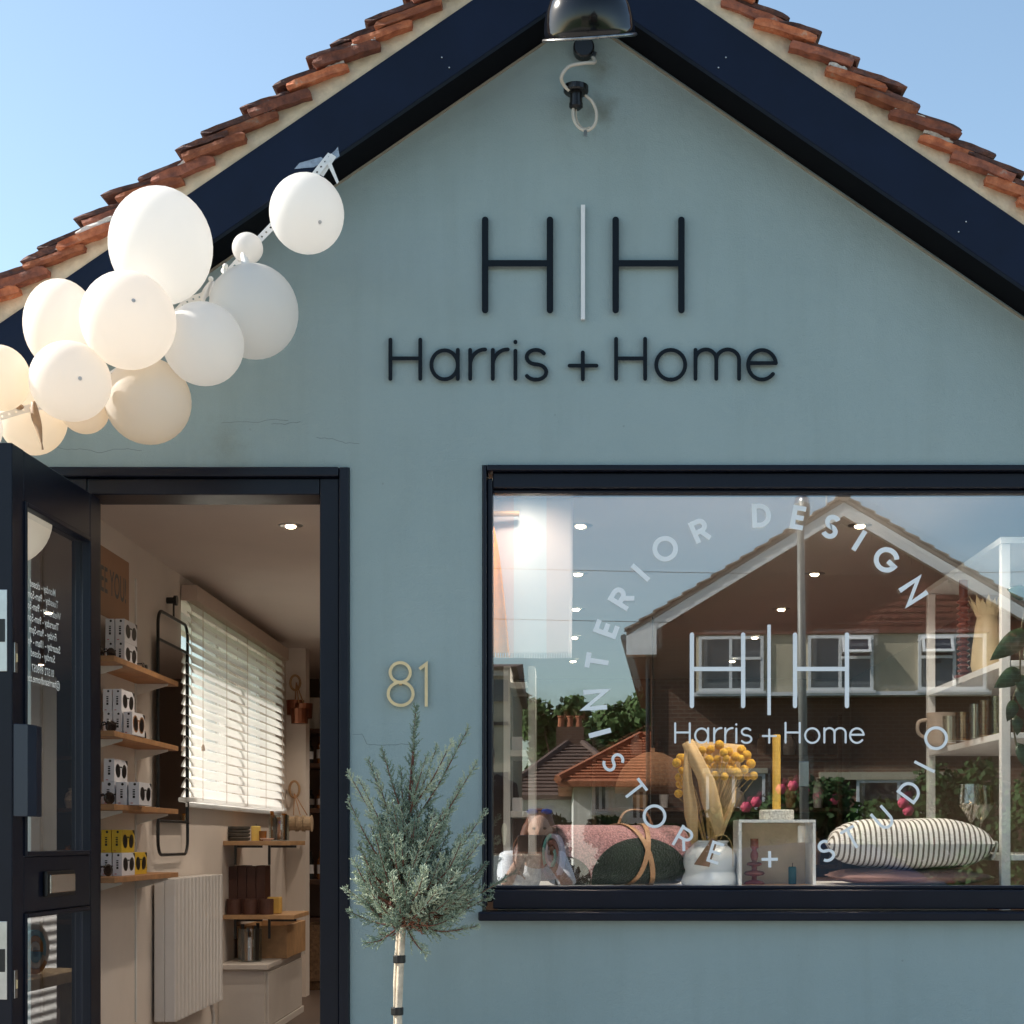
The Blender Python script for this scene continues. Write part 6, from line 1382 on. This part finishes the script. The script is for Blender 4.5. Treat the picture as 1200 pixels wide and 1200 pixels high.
# white bungalow with red tiled hip roof
def hip_house(name, lab, x0, x1, y0, dp_, ez_, rz_, mw, mr_, ov=.35, ridge=(.5, .5), wins=()):
    t = thing(name, lab, 'house', ((x0 + x1) / 2, y0, 0))
    mb = MB(); mb.box(x0, x1, y0 - dp_, y0, 0, ez_); mb.build('wall', mw, t)
    a, b, c_, d_ = (x0 - ov, y0 + ov, ez_), (x1 + ov, y0 + ov, ez_), (x1 + ov, y0 - dp_ - ov, ez_), (x0 - ov, y0 - dp_ - ov, ez_)
    r0 = (x0 + (x1 - x0) * ridge[0], y0 - dp_ / 2, rz_); r1 = (x0 + (x1 - x0) * ridge[1], y0 - dp_ / 2, rz_)
    a2, b2, c2, d2 = [(p[0], p[1], p[2] - .12) for p in (a, b, c_, d_)]
    mb = MB(); mb.add([a, b, c_, d_, r0, r1, a2, b2, c2, d2], [(0, 1, 5, 4), (1, 2, 5), (2, 3, 4, 5), (3, 0, 4), (9, 8, 7, 6), (0, 6, 7, 1), (1, 7, 8, 2), (2, 8, 9, 3), (3, 9, 6, 0)]); rf = mb.build('roof', mr_, t)
    rows = MB(); nr_ = 16
    for k in range(1, nr_):
        f = k / nr_
        p = Vector(a).lerp(Vector(r0), f); q = Vector(b).lerp(Vector(r1), f); rows.tube([p + Vector((0, .02, .02)), q + Vector((0, .02, .02))], .03, 4)
        p = Vector(d_).lerp(Vector(r0), f); q = Vector(a).lerp(Vector(r0), f); rows.tube([p + Vector((-.02, 0, .02)), q + Vector((-.02, 0, .02))], .03, 4)
    rows.build('tile_courses', mr_, rf)
    mb = MB(); 
    for (p, q) in ((a, r0), (b, r1), (r0, r1)): mb.tube([Vector(p) + Vector((0, 0, .04)), Vector(q) + Vector((0, 0, .04))], .10, 6)
    mb.build('ridge_tiles', mr_, rf)
    for (u0, u1, v0, v1) in wins:
        w_ = thing('window', 'x', 'x'); del w_['label']; del w_['category']; w_.parent = t; WL[w_.name] = WL[t.name]; w_.location = (0, 0, 0)
        mb = MB(); mb.box(u0, u1, y0 + .001, y0 + .05, v0, v1); mb.build('frame', M_upvc, w_)
        n = 2; wd_ = (u1 - u0 - .07 * (n + 1)) / n
        for k in range(n): mb = MB(); mb.box(u0 + .07 + k * (wd_ + .07), u0 + .07 + k * (wd_ + .07) + wd_, y0 + .051, y0 + .056, v0 + .07, v1 - .07); mb.build('pane', M_house_gl, w_)
        mb = MB(); mb.box(u0 - .05, u1 + .05, y0 + .002, y0 + .14, v0 - .06, v0 - .001); mb.build('sill', M_upvc, w_)
    return t
dB = 36.; sB = F / dB; wx = lambda px: (px - VX) / sB; wz = lambda py: CZ + (VY - py) / sB
hip_house('white_cottage', 'white rendered cottage with an orange tiled hip roof beyond the brick house', wx(672), wx(850), -(dB - GY), 8, wz(916), wz(850), M_whr, M_rtile, ridge=(.5, .6), wins=((wx(694), wx(713), wz(952), wz(918)), (wx(738), wx(757), wz(962), wz(924))))
dC = 44.; sB = F / dC
bh = hip_house('brown_roofed_house', 'house with brown hip roof and brick chimney behind the white cottage', wx(600), wx(740), -(dC - GY), 7, wz(932), wz(858), mat('grey_render', (.55, .53, .52), .85), M_btile, ridge=(.52, .56))
cc = Q(668, 850, 47.5); ch = MB(); ch.box(cc.x - .40, cc.x + .40, cc.y - .35, cc.y + .35, 2.5, wz(842)); chm = ch.build('chimney', M_brick, bh)
for k in range(3):
    mb = MB(); c = Vector((cc.x - .26 + .26 * k, cc.y, wz(842) - .001)); mb.lathe(c, [(.10, 0), (.09, .28), (.11, .30), (.11, .34), (.08, .34), (.08, .05), (.0001, .05)], 12); mb.build('chimney_pot', M_rtile, chm)
dE = 24.; sB = F / dE
cf = thing('cream_terrace', 'cream rendered terrace with dark roof across the street beside the cottage', 'house', (wx(540), -(dE - GY), 0))
xr_ = wx(598); xl_ = xr_ - 6
mb = MB(); mb.box(xl_, xr_, -(dE - GY) - 7, -(dE - GY), 0, wz(784)); mb.build('wall', M_rend, cf)
mb = MB(); mb.prism([(xl_ - .3, -(dE - GY) + .35, wz(784)), (xl_ - .3, -(dE - GY) - 3.5, wz(784) + .45), (xl_ - .3, -(dE - GY) - 7.3, wz(784)), (xl_ - .3, -(dE - GY) - 7.3, wz(784) - .0 + .001)], (xr_ - xl_ + .4, 0, 0)); mb.build('roof', M_btile, cf)
for (v0, v1, m_, n_) in ((wz(792), wz(786), M_upvc, 'fascia'), (wz(822), wz(797), M_house_gl, 'window_band'), (wz(850), wz(846), M_black, 'string_course'), (wz(915), wz(905), M_house_gl, 'shop_fascia')):
    mb = MB(); mb.box(xl_ + .1, xr_ - .03, -(dE - GY) + .002, -(dE - GY) + .05, v0, v1); mb.build(n_, m_, cf)
# street lamp
dL = 20.2; sB = F / dL; lx = wx(938); ly = -(dL - GY)
sl_ = thing('street_lamp', 'tall grey street lamp post in front of the brick house', 'street lamp', (lx, ly, 0))
M_lp = mat('lamp_post_grey', (.20, .20, .18), .5, .2, var=.12)
ltop = wz(612)
mb = MB(); mb.tube([(lx + .06, ly, 0), (lx + .05, ly, 1.2)], .085, 12); mb.build('base_column', M_lp, sl_, smooth=True)
mb = MB(); mb.tube([(lx + .05, ly, 1.2), (lx + .02, ly, 3), (lx, ly, ltop)], [.058, .052, .045], 12); mb.build('pole', M_lp, sl_, smooth=True)
mb = MB(); mb.ball((lx, ly + .1, ltop + .12), (.10, .24, .17), 14, 10); mb.build('lantern', M_lp, sl_, smooth=True)
mb = MB(); mb.ball((lx, ly + .1, ltop + .20), (.095, .22, .12), 14, 8); mb.build('lantern_cap', M_steel, sl_, smooth=True)
mb = MB(); mb.box(lx - .03, lx + .09, ly + .065, ly + .09, 1.68, 2.0); mb.build('notice_plate', M_steel, sl_, bevel=.01)
# overhead wires
for k, py in enumerate((726, 666)):
    a = Q(420, py - 4, 24); b = Q(1500, py - 6 + 4 * k, 24); m = a.lerp(b, .5) - Vector((0, 0, .12)); mb = MB(); mb.tube(bez([a, m, b], 12), .005, 5); tag(mb.build('overhead_wire', M_black), ['thin overhead wire crossing at eaves height over the street', 'thin overhead wire crossing higher over the street'][k], 'wire')

# ---- foliage
def leaf_cloud(name, centres, n, size, m, parent, sq=1.0):
    cs = np.array([c for c, r in centres]); rs_ = np.array([r for c, r in centres]); pr = rs_.prod(axis=1) if rs_.ndim > 1 else rs_ ** 3
    idx = np.random.choice(len(cs), n, p=pr / pr.sum()); v = np.random.normal(size=(n, 3)); v /= np.linalg.norm(v, axis=1)[:, None]
    rad = np.random.uniform(.35, 1.05, n) ** .6; rr3 = rs_[idx] if rs_.ndim > 1 else np.repeat(rs_[idx][:, None], 3, 1); p = cs[idx] + v * rad[:, None] * rr3
    a = np.random.normal(size=(n, 3)); a /= np.linalg.norm(a, axis=1)[:, None]; b = np.cross(a, v + .3 * np.random.normal(size=(n, 3))); b /= np.linalg.norm(b, axis=1)[:, None]
    s = size * np.random.uniform(.6, 1.3, n)[:, None]; V = np.stack([p - a * s * .5, p + b * s * .32, p + a * s * .5, p - b * s * .32], 1) - np.array(WL[parent.name])
    me = bpy.data.meshes.new(name); me.from_pydata(V.reshape(-1, 3).tolist(), [], (np.arange(n * 4).reshape(-1, 4)).tolist()); me.materials.append(m)
    o = bpy.data.objects.new(name, me); C.objects.link(o); o.parent = parent; WL[o.name] = WL[parent.name]; return stuff(o)
def fol(name, c, var=.45): return mat(name, c, .7, var=var, scale=1.2, spec=.2)
def tree_(px, py, dep, rw, rh, lab, m, n=5000, seed=1):
    rng = random.Random(seed); c = Q(px, py, dep); t = thing('tree', lab, 'tree', (c.x, c.y, 0), 'trees beyond the houses')
    mb = MB(); mb.tube([(c.x, c.y, 0), (c.x + .1, c.y, c.z * .5), (c.x, c.y, c.z)], [.25, .18, .08], 8)
    for k in range(6): a = k * 1.05; mb.tube([(c.x, c.y, c.z * (.45 + .06 * k)), (c.x + rw * .6 * math.cos(a), c.y + rw * .6 * math.sin(a), c.z + rh * .3 * math.sin(k))], [.08, .02], 6)
    mb.build('trunk', M_twig, t, smooth=True)
    cen = [((c.x + rw * .7 * rng.uniform(-1, 1), c.y + rw * .6 * rng.uniform(-1, 1), c.z + rh * .75 * rng.uniform(-1, 1)), (rw * rng.uniform(.25, .45),) * 3) for k in range(18)]
    leaf_cloud('crown', cen, n, .32, m, t); return t
M_f1 = fol('leaf_green', (.075, .12, .035)); M_f2 = fol('leaf_dark', (.035, .07, .02)); M_f3 = fol('leaf_hedge', (.04, .085, .022))
tree_(655, 868, 62, 1.9, 1.7, 'loose green tree behind the chimney of the brown roofed house', M_f1, 5200, 1); tree_(722, 862, 64, 1.7, 1.5, 'dense green tree between the cottage and the brick house', M_f1, 5200, 2); tree_(690, 880, 66, 2.2, 1.4, 'darker green tree low behind the two hip roofs', M_f2, 4000, 3)
M_rose = mat('rose_pink', (.75, .09, .16), .6, var=.2)
def bush(px0, px1, pyt, dep, lab, m, n=2600, roses=()):
    a, b = Q(px0, pyt, dep), Q(px1, pyt, dep); h = a.z; t = thing('garden_shrub', lab, 'shrub', ((a.x + b.x) / 2, a.y, 0), 'shrubs in the front gardens')
    k = max(3, int((b.x - a.x) / .55)); cen = []
    for i in range(k):
        x = a.x + (b.x - a.x) * (i + .5) / k
        for z in (.25, .55, .82): cen.append(((x + random.uniform(-.15, .15), a.y + random.uniform(-.3, .3), h * z * random.uniform(.9, 1.05)), (.42, .42, h * .22)))
    leaf_cloud('foliage', cen, n, .14, m, t)
    mb = MB()
    for i in range(k): x = a.x + (b.x - a.x) * (i + .5) / k; mb.tube([(x, a.y, 0), (x + .05, a.y, h * .8)], [.03, .012], 5)
    mb.build('stems', M_twig, t)
    for (px, py) in roses:
        c = Q(px, py, dep - .55); mb = MB(); mb.ball(c, .085, 9, 7); 
        for q in range(6): aa = q * 1.05; mb.ball(c + Vector((.05 * math.cos(aa), .03, .05 * math.sin(aa))), (.045, .03, .045), 7, 5)
        mb.build('rose', M_rose, t, smooth=True)
bush(905, 1000, 918, 27.5, 'climbing rose shrub with pink blooms in front of the brick house', M_f2, 4200, ((929, 921), (943, 928), (958, 934), (977, 937), (915, 925)))
bush(820, 905, 948, 27.0, 'low dark shrub under the ground floor window of the brick house', M_f2, 2200, ((874, 946), (886, 940)))
bush(1000, 1075, 944, 26.5, 'clipped green hedge with two pink roses below the wide window', M_f3, 2600, ((1058, 941), (1064, 950)))
bush(1075, 1180, 900, 26.0, 'tall leafy shrub at the corner of the brick house', M_f2, 3600)
bush(700, 800, 962, 29, 'straggly hedge in front of the white cottage', M_f3, 7000)
bush(590, 660, 958, 26, 'dark hedge in front of the cream terrace', M_f2, 6000)
bush(1180, 1300, 905, 25, 'bushy green hedge beyond the brick house', M_f3, 2600)

# ---- parked car
car = thing('parked_car', 'dark blue hatchback parked across the street', 'car', (0, 0, 0))
M_car = mat('car_blue', (.012, .022, .055), .18, .3, var=.05, coat=.8); M_tyre = mat('tyre', (.02, .02, .02), .85); M_rim = mat('alloy', (.5, .5, .52), .3, .9); M_cg = mat('car_glass', (.015, .018, .022), .04, spec=.9)
secs = [(-2.0, .30, .55, .55, .60), (-1.93, .22, .68, .70, .74), (-1.5, .20, .80, .84, .82), (-.95, .20, .90, .95, .85), (-.2, .20, .93, .97, .86), (.8, .20, .95, .98, .86), (1.5, .22, .97, 1.0, .84), (1.9, .28, .95, .98, .78), (2.0, .40, .80, .82, .72)]
mb = MB(); vs = []; fs = []
for (x, z0, z1, z2, hw_) in secs:
    vs += [(x, -hw_ * .92, z0), (x, -hw_, (z0 + z1) / 2), (x, -hw_ * .96, z1), (x, -hw_ * .80, z2), (x, 0, z2 + .01), (x, hw_ * .80, z2), (x, hw_ * .96, z1), (x, hw_, (z0 + z1) / 2), (x, hw_ * .92, z0)]
for i in range(len(secs) - 1):
    for k in range(8): a = i * 9 + k; fs.append((a, a + 9, a + 10, a + 1))
    fs.append((i * 9 + 8, i * 9 + 17, i * 9 + 9, i * 9))
fs += [tuple(range(8, -1, -1)), tuple((len(secs) - 1) * 9 + k for k in range(9))]
mb.add(vs, fs); sm_autosmooth(mb.build('body', M_car, car), 50)
cab_ = [(-.95, .95, .70, .95, .0), (-.25, .97, .66, 1.36, .54), (.35, .98, .66, 1.43, .56), (1.15, .99, .66, 1.40, .55), (1.72, 1.0, .64, 1.02, .60)]
mb = MB(); vs = []; fs = []
for (x, zb_, wb_, zt_, wt_) in cab_: vs += [(x, -wb_, zb_ - .02), (x, -(wt_ or wb_), zt_), (x, (wt_ or wb_), zt_), (x, wb_, zb_ - .02)]
for i in range(4):
    for k in range(3): a = i * 4 + k; fs.append((a, a + 4, a + 5, a + 1))
mb.add(vs, fs); sm_autosmooth(mb.build('cabin', M_car, car), 50)
for s in (-1, 1):
    for (pts) in ([(-.55, 1.02), (-.20, 1.32), (.30, 1.38), (.30, 1.02)], [(.38, 1.02), (.38, 1.38), (1.05, 1.35), (1.35, 1.08), (1.30, 1.02)]):
        mb = MB(); mb.prism([(x, s * (.66 - .10 * (z - .98) / .42 + .012), z) for x, z in pts], (0, s * .008, 0)); mb.build('side_glass', M_cg, car)
mb = MB(); mb.add([(-.88, -.60, .99), (-.88, .60, .99), (-.30, .50, 1.335), (-.30, -.50, 1.335)], [(0, 1, 2, 3)]); o = mb.build('windscreen', M_cg, car); o.location += Vector((-.012, 0, .012))
mb = MB(); mb.add([(1.66, -.56, 1.06), (1.66, .56, 1.06), (1.22, .48, 1.36), (1.22, -.48, 1.36)], [(0, 1, 2, 3)]); o = mb.build('rear_window', M_cg, car); o.location += Vector((.014, 0, .014))
for x in (-1.25, 1.25):
    for s in (-1, 1):
        mb = MB(); mb.lathe((x, s * .74, .30), [(.0001, -.10), (.22, -.10), (.29, -.09), (.30, -.06), (.30, .06), (.29, .09), (.22, .10), (.0001, .10)], 28, Matrix.Rotation(R(90), 3, 'X')); wh = mb.build('wheel', M_tyre, car)
        mb = MB(); mb.lathe((x, s * (.74 + .102), .30), [(.0001, -.006), (.19, -.006), (.20, .0), (.19, .006), (.0001, .012)], 20, Matrix.Rotation(R(90), 3, 'X')); mb.build('rim', M_rim, wh)
for s in (-1, 1):
    mb = MB(); mb.box(1.80, 1.965, s * .66 - .10, s * .66 + .10, .70, .92); mb.build('tail_light', mat('tail_lamp_red', (.55, .02, .015), .15, coat=.5), car, bevel=.02)
    mb = MB(); mb.box(-1.95, -1.72, s * .56 - .13, s * .56 + .13, .58, .70); mb.build('headlight', mat('headlamp', (.7, .7, .7), .1, .5), car, bevel=.03)
    mb = MB(); mb.ball((-.62, s * .92, 1.0), (.06, .09, .06), 10, 8); mb.build('door_mirror', M_car, car, smooth=True)
cl = Q(893, 985, 18.4); car.location = (cl.x, cl.y, -.33); car.scale = (1, 1, .93)

# ------------------------------------------------------------------ people reflected in the glass
M_skin = mat('skin', (.52, .30, .21), .55, var=.06, scale=8); M_hair = mat('auburn_hair', (.16, .055, .025), .5, var=.3, scale=40); M_shirt = mat('white_shirt', (.75, .74, .74), .85, var=.06, scale=14); M_denim = mat('blue_denim', (.05, .07, .13), .85, var=.2, scale=60); M_dark = mat('black_clothes', (.010, .010, .011), .85); M_dhair = mat('black_hair', (.01, .009, .008), .45)
def organic(mb, name, m, parent, vox=.014, it=6):
    me = bpy.data.meshes.new(name); o0 = WL[parent.name]; me.from_pydata([(p[0] - o0.x, p[1] - o0.y, p[2] - o0.z) for p in mb.v], [], mb.f)
    bm = bmesh.new(); bm.from_mesh(me); bmesh.ops.recalc_face_normals(bm, faces=bm.faces); bm.to_mesh(me); bm.free()
    o = bpy.data.objects.new(name, me); C.objects.link(o); r = o.modifiers.new('remesh', 'REMESH'); r.mode = 'VOXEL'; r.voxel_size = vox; r.use_smooth_shade = True
    s = o.modifiers.new('smooth', 'SMOOTH'); s.iterations = it; s.factor = .5
    bpy.context.view_layer.update(); dg = bpy.context.evaluated_depsgraph_get(); me2 = bpy.data.meshes.new_from_object(o.evaluated_get(dg)); o.modifiers.clear(); o.data = me2; me2.materials.clear(); me2.materials.append(m); o.parent = parent; WL[o.name] = o0; return o
def hand(mb, wrist, dirv, nrm, curl=35, s=1.):
    wrist = Vector(wrist); d = Vector(dirv).normalized(); n = Vector(nrm).normalized(); sd_ = d.cross(n).normalized(); mb.tube([wrist, wrist + d * .04 * s, wrist + d * .085 * s], [.022 * s, .034 * s, .034 * s], 10, flat=.45)
    for k, (o_, ln) in enumerate(((-.027, .062), (-.009, .072), (.009, .070), (.026, .055))):
        p = wrist + d * .082 * s + sd_ * o_ * s; pts = [p - d * .02]; dd = d.copy()
        for j in range(3): dd = (dd + n * math.tan(R(curl * .6))).normalized(); p = p + dd * ln * s / 3; pts.append(p)
        mb.tube(pts, [.010 * s, .0095 * s, .0085 * s, .007 * s], 7)
    p = wrist + d * .03 * s - sd_ * .028 * s; mb.tube([p, p + (d * .5 - sd_ * .8 + n * .3).normalized() * .03 * s, p + (d * .9 - sd_ * .6 + n * .6).normalized() * .062 * s], [.012 * s, .011 * s, .008 * s], 7)
def head(mb, c, f=(0, 1, 0), s=1.):
    c = Vector(c); f = Vector(f).normalized(); up = Vector((0, 0, 1)); sd_ = f.cross(up)
    mb.ball(c + up * .02 * s, (.076 * s, .095 * s, .10 * s), 20, 14); mb.ball(c - up * .04 * s + f * .02 * s, (.062 * s, .07 * s, .078 * s), 18, 12); mb.ball(c + f * .098 * s - up * .005 * s, (.013 * s, .02 * s, .024 * s), 8, 6)
    for q in (-1, 1): mb.ball(c + sd_ * q * .078 * s, (.012 * s, .02 * s, .03 * s), 8, 6)
    mb.tube([c - up * .07 * s - f * .015 * s, c - up * .16 * s - f * .035 * s], [.055 * s, .058 * s], 12)
def face_bits(parent, c, f=(0, 1, 0), s=1.):
    c = Vector(c); f = Vector(f); sd_ = f.cross(Vector((0, 0, 1)))
    for q in (-1, 1): mb = MB(); mb.ball(c + f * .082 * s + sd_ * q * .031 * s + Vector((0, 0, .012 * s)), (.014 * s, .008, .009 * s), 10, 7); mb.build('eye', mat('eye', (.05, .03, .02), .2), parent, smooth=True)
    mb = MB(); mb.ball(c + f * .086 * s - Vector((0, 0, .058 * s)), (.024 * s, .008, .007 * s), 10, 7); mb.build('mouth', mat('lips', (.45, .14, .12), .5), parent, smooth=True)
# crouching photographer, just behind the camera position
ph = thing('person', 'person crouching in a white shirt with blue sunglasses on their hair, holding a camera up', 'person', (-.24, -5.5, 0))
hd = Vector((-.15, -5.27, 1.085)); sh = Vector((-.19, -5.40, .86)); hip = Vector((-.20, -5.62, .42))
bd = MB(); head(bd, hd); bd.tube([hd + Vector((0, -.03, -.12)), sh, sh.lerp(hip, .5) + Vector((0, -.03, 0)), hip], [.06, .12, .115, .15], 14)
LS, RS = sh + Vector((-.17, 0, .03)), sh + Vector((.16, 0, .03)); LEl, REl = Vector((-.36, -5.22, .74)), Vector((.03, -5.26, .74)); LW_, RW_ = Vector((-.255, -5.10, .94)), Vector((-.10, -5.10, .92))
for (s0_, e_, w_) in ((LS, LEl, LW_), (RS, REl, RW_)): bd.tube([s0_, e_, w_], [.052, .042, .028], 10)
hand(bd, LW_, (.25, .10, .55), (.9, .1, 0), 30, .9); hand(bd, RW_, (-.25, .10, .55), (-.9, .1, 0), 30, .9)
for s in (-1, 1):
    hp_ = hip + Vector((s * .09, 0, 0)); kn = Vector((-.20 + s * .17, -5.22, .50)); an = Vector((-.20 + s * .16, -5.52, .09)); bd.tube([hp_, kn, an], [.088, .062, .045], 10); bd.tube([an + Vector((0, -.04, -.03)), an + Vector((0, .06, -.045)), an + Vector((0, .19, -.06))], [.04, .04, .03], 8)
organic(bd, 'body', M_skin, ph)
cl_ = MB(); cl_.tube([sh + Vector((0, .0, .075)), sh, sh.lerp(hip, .5) + Vector((0, -.03, 0)), hip + Vector((0, .02, .03))], [.085, .142, .138, .165], 16)
for (s0_, e_) in ((LS, LEl), (RS, REl)): cl_.tube([sh.lerp(s0_, .5), s0_, s0_.lerp(e_, .55), e_], [.09, .074, .066, .060], 12)
organic(cl_, 'shirt', M_shirt, ph)
tr_ = MB(); tr_.tube([hip + Vector((0, .03, .06)), hip + Vector((0, -.03, -.06))], [.165, .15], 14)
for s in (-1, 1): tr_.tube([hip + Vector((s * .09, 0, 0)), Vector((-.20 + s * .17, -5.22, .50)), Vector((-.20 + s * .16, -5.52, .13))], [.105, .080, .058], 12)
organic(tr_, 'trousers', M_denim, ph)
for s in (-1, 1):
    sho = MB(); an = Vector((-.20 + s * .16, -5.52, .0)); sho.tube([an + Vector((0, -.06, .05)), an + Vector((0, .06, .045)), an + Vector((0, .20, .032))], [.05, .05, .035], 10); mb_ = organic(sho, 'shoe', M_shirt, ph, .01)
hr = MB(); hr.ball(hd + Vector((0, -.028, .045)), (.092, .102, .098), 20, 14); hr.tube(bez([hd + Vector((-.07, -.02, .03)), hd + Vector((-.105, -.01, -.09)), hd + Vector((-.13, .03, -.19)), hd + Vector((-.12, .05, -.29))], 5), [.04] * 6 + [.045] * 5 + [.04, .035, .03, .022, .012], 10); hr.tube(bez([hd + Vector((.07, -.03, .03)), hd + Vector((.09, -.03, -.09)), hd + Vector((.09, -.03, -.2))], 5), [.036] * 6 + [.034, .03, .026, .02, .012], 10)
organic(hr, 'hair', M_hair, ph, .012, 4); face_bits(ph, hd)
for q in (-1, 1): mb = MB(); mb.ball(hd + Vector((q * .045, .045, .118)), (.038, .010, .022), 12, 8, Matrix.Rotation(R(-40), 3, 'X')); mb.build('sunglass_lens', mat('blue_mirror_lens', (.02, .10, .55), .1, .6), ph, smooth=True)
mb = MB(); mb.tube([hd + Vector((-.012, .05, .125)), hd + Vector((.012, .05, .125))], .004, 6); mb.tube([hd + Vector((-.08, .035, .115)), hd + Vector((-.10, -.05, .06))], .003, 6); mb.tube([hd + Vector((.08, .035, .115)), hd + Vector((.10, -.05, .06))], .003, 6); mb.build('sunglass_frame', M_black, ph)
ccam = thing('held_camera', 'camera in a brown leather case held up by the crouching person', 'camera', (-.20, -5.08, .93))
mb = MB(); mb.box(-.285, -.105, -5.105, -5.06, .95, 1.055); mb.build('camera_body', M_black, ccam, bevel=.008)
mb = MB(); mb.lathe((-.18, -5.06, 1.0), [(.036, 0), (.036, .02), (.030, .028), (.026, .028), (.02, .015), (.0001, .015)], 20, Matrix.Rotation(R(-90), 3, 'X')); mb.build('lens_barrel', M_black, ccam)
mb = MB(); mb.tube(bez([(-.285, -5.085, 1.04), (-.31, -5.09, .98), (-.30, -5.10, .86), (-.24, -5.16, .78)]), .012, 6, flat=.3); mb.build('strap', mat('brown_strap', (.32, .10, .035), .5), ccam)
# standing bystander in dark clothes
by = thing('person', 'person standing in dark clothes behind the crouching photographer', 'person', (-.56, -6.15, 0))
bx_, by_ = -.56, -6.15; h2 = Vector((bx_, by_, 1.575)); bd = MB(); head(bd, h2); bd.tube([h2 + Vector((0, -.03, -.12)), (bx_, by_ - .02, 1.36), (bx_, by_ - .02, 1.12), (bx_, by_ - .02, .93)], [.06, .12, .11, .13], 14)
for s in (-1, 1):
    bd.tube([(bx_ + s * .18, by_ - .02, 1.38), (bx_ + s * .23, by_ - .03, 1.10), (bx_ + s * .20, by_ + .08, .88)], [.05, .04, .028], 10); hand(bd, (bx_ + s * .20, by_ + .08, .88), (0, .25, -.9), (-s, .2, 0), 25, .95)
    bd.tube([(bx_ + s * .09, by_ - .02, .93), (bx_ + s * .10, by_, .48), (bx_ + s * .10, by_ - .02, .08)], [.085, .058, .042], 10); bd.tube([(bx_ + s * .10, by_ - .07, .05), (bx_ + s * .11, by_ + .16, .035)], [.042, .034], 8)
organic(bd, 'body', M_skin, by)
cl_ = MB(); cl_.tube([(bx_, by_ - .02, 1.45), (bx_, by_ - .02, 1.36), (bx_, by_ - .02, 1.1), (bx_, by_ - .02, .84)], [.08, .14, .135, .155], 16)
for s in (-1, 1): cl_.tube([(bx_ + s * .08, by_ - .02, 1.40), (bx_ + s * .18, by_ - .02, 1.385), (bx_ + s * .23, by_ - .03, 1.10), (bx_ + s * .205, by_ + .06, .92)], [.09, .072, .06, .05], 12)
organic(cl_, 'jacket', M_dark, by)
tr_ = MB()
for s in (-1, 1): tr_.tube([(bx_ + s * .08, by_ - .02, .92), (bx_ + s * .10, by_, .48), (bx_ + s * .10, by_ - .02, .06)], [.105, .075, .062], 12)
organic(tr_, 'trousers', M_dark, by)
hr = MB(); hr.ball(h2 + Vector((0, -.025, .045)), (.088, .105, .094), 20, 14); organic(hr, 'hair', M_dhair, by, .012, 3); face_bits(by, h2)
for s in (-1, 1): sho = MB(); sho.tube([(bx_ + s * .10, by_ - .08, .05), (bx_ + s * .11, by_ + .06, .048), (bx_ + s * .115, by_ + .19, .035)], [.05, .05, .036], 10); organic(sho, 'shoe', M_dark, by, .01)
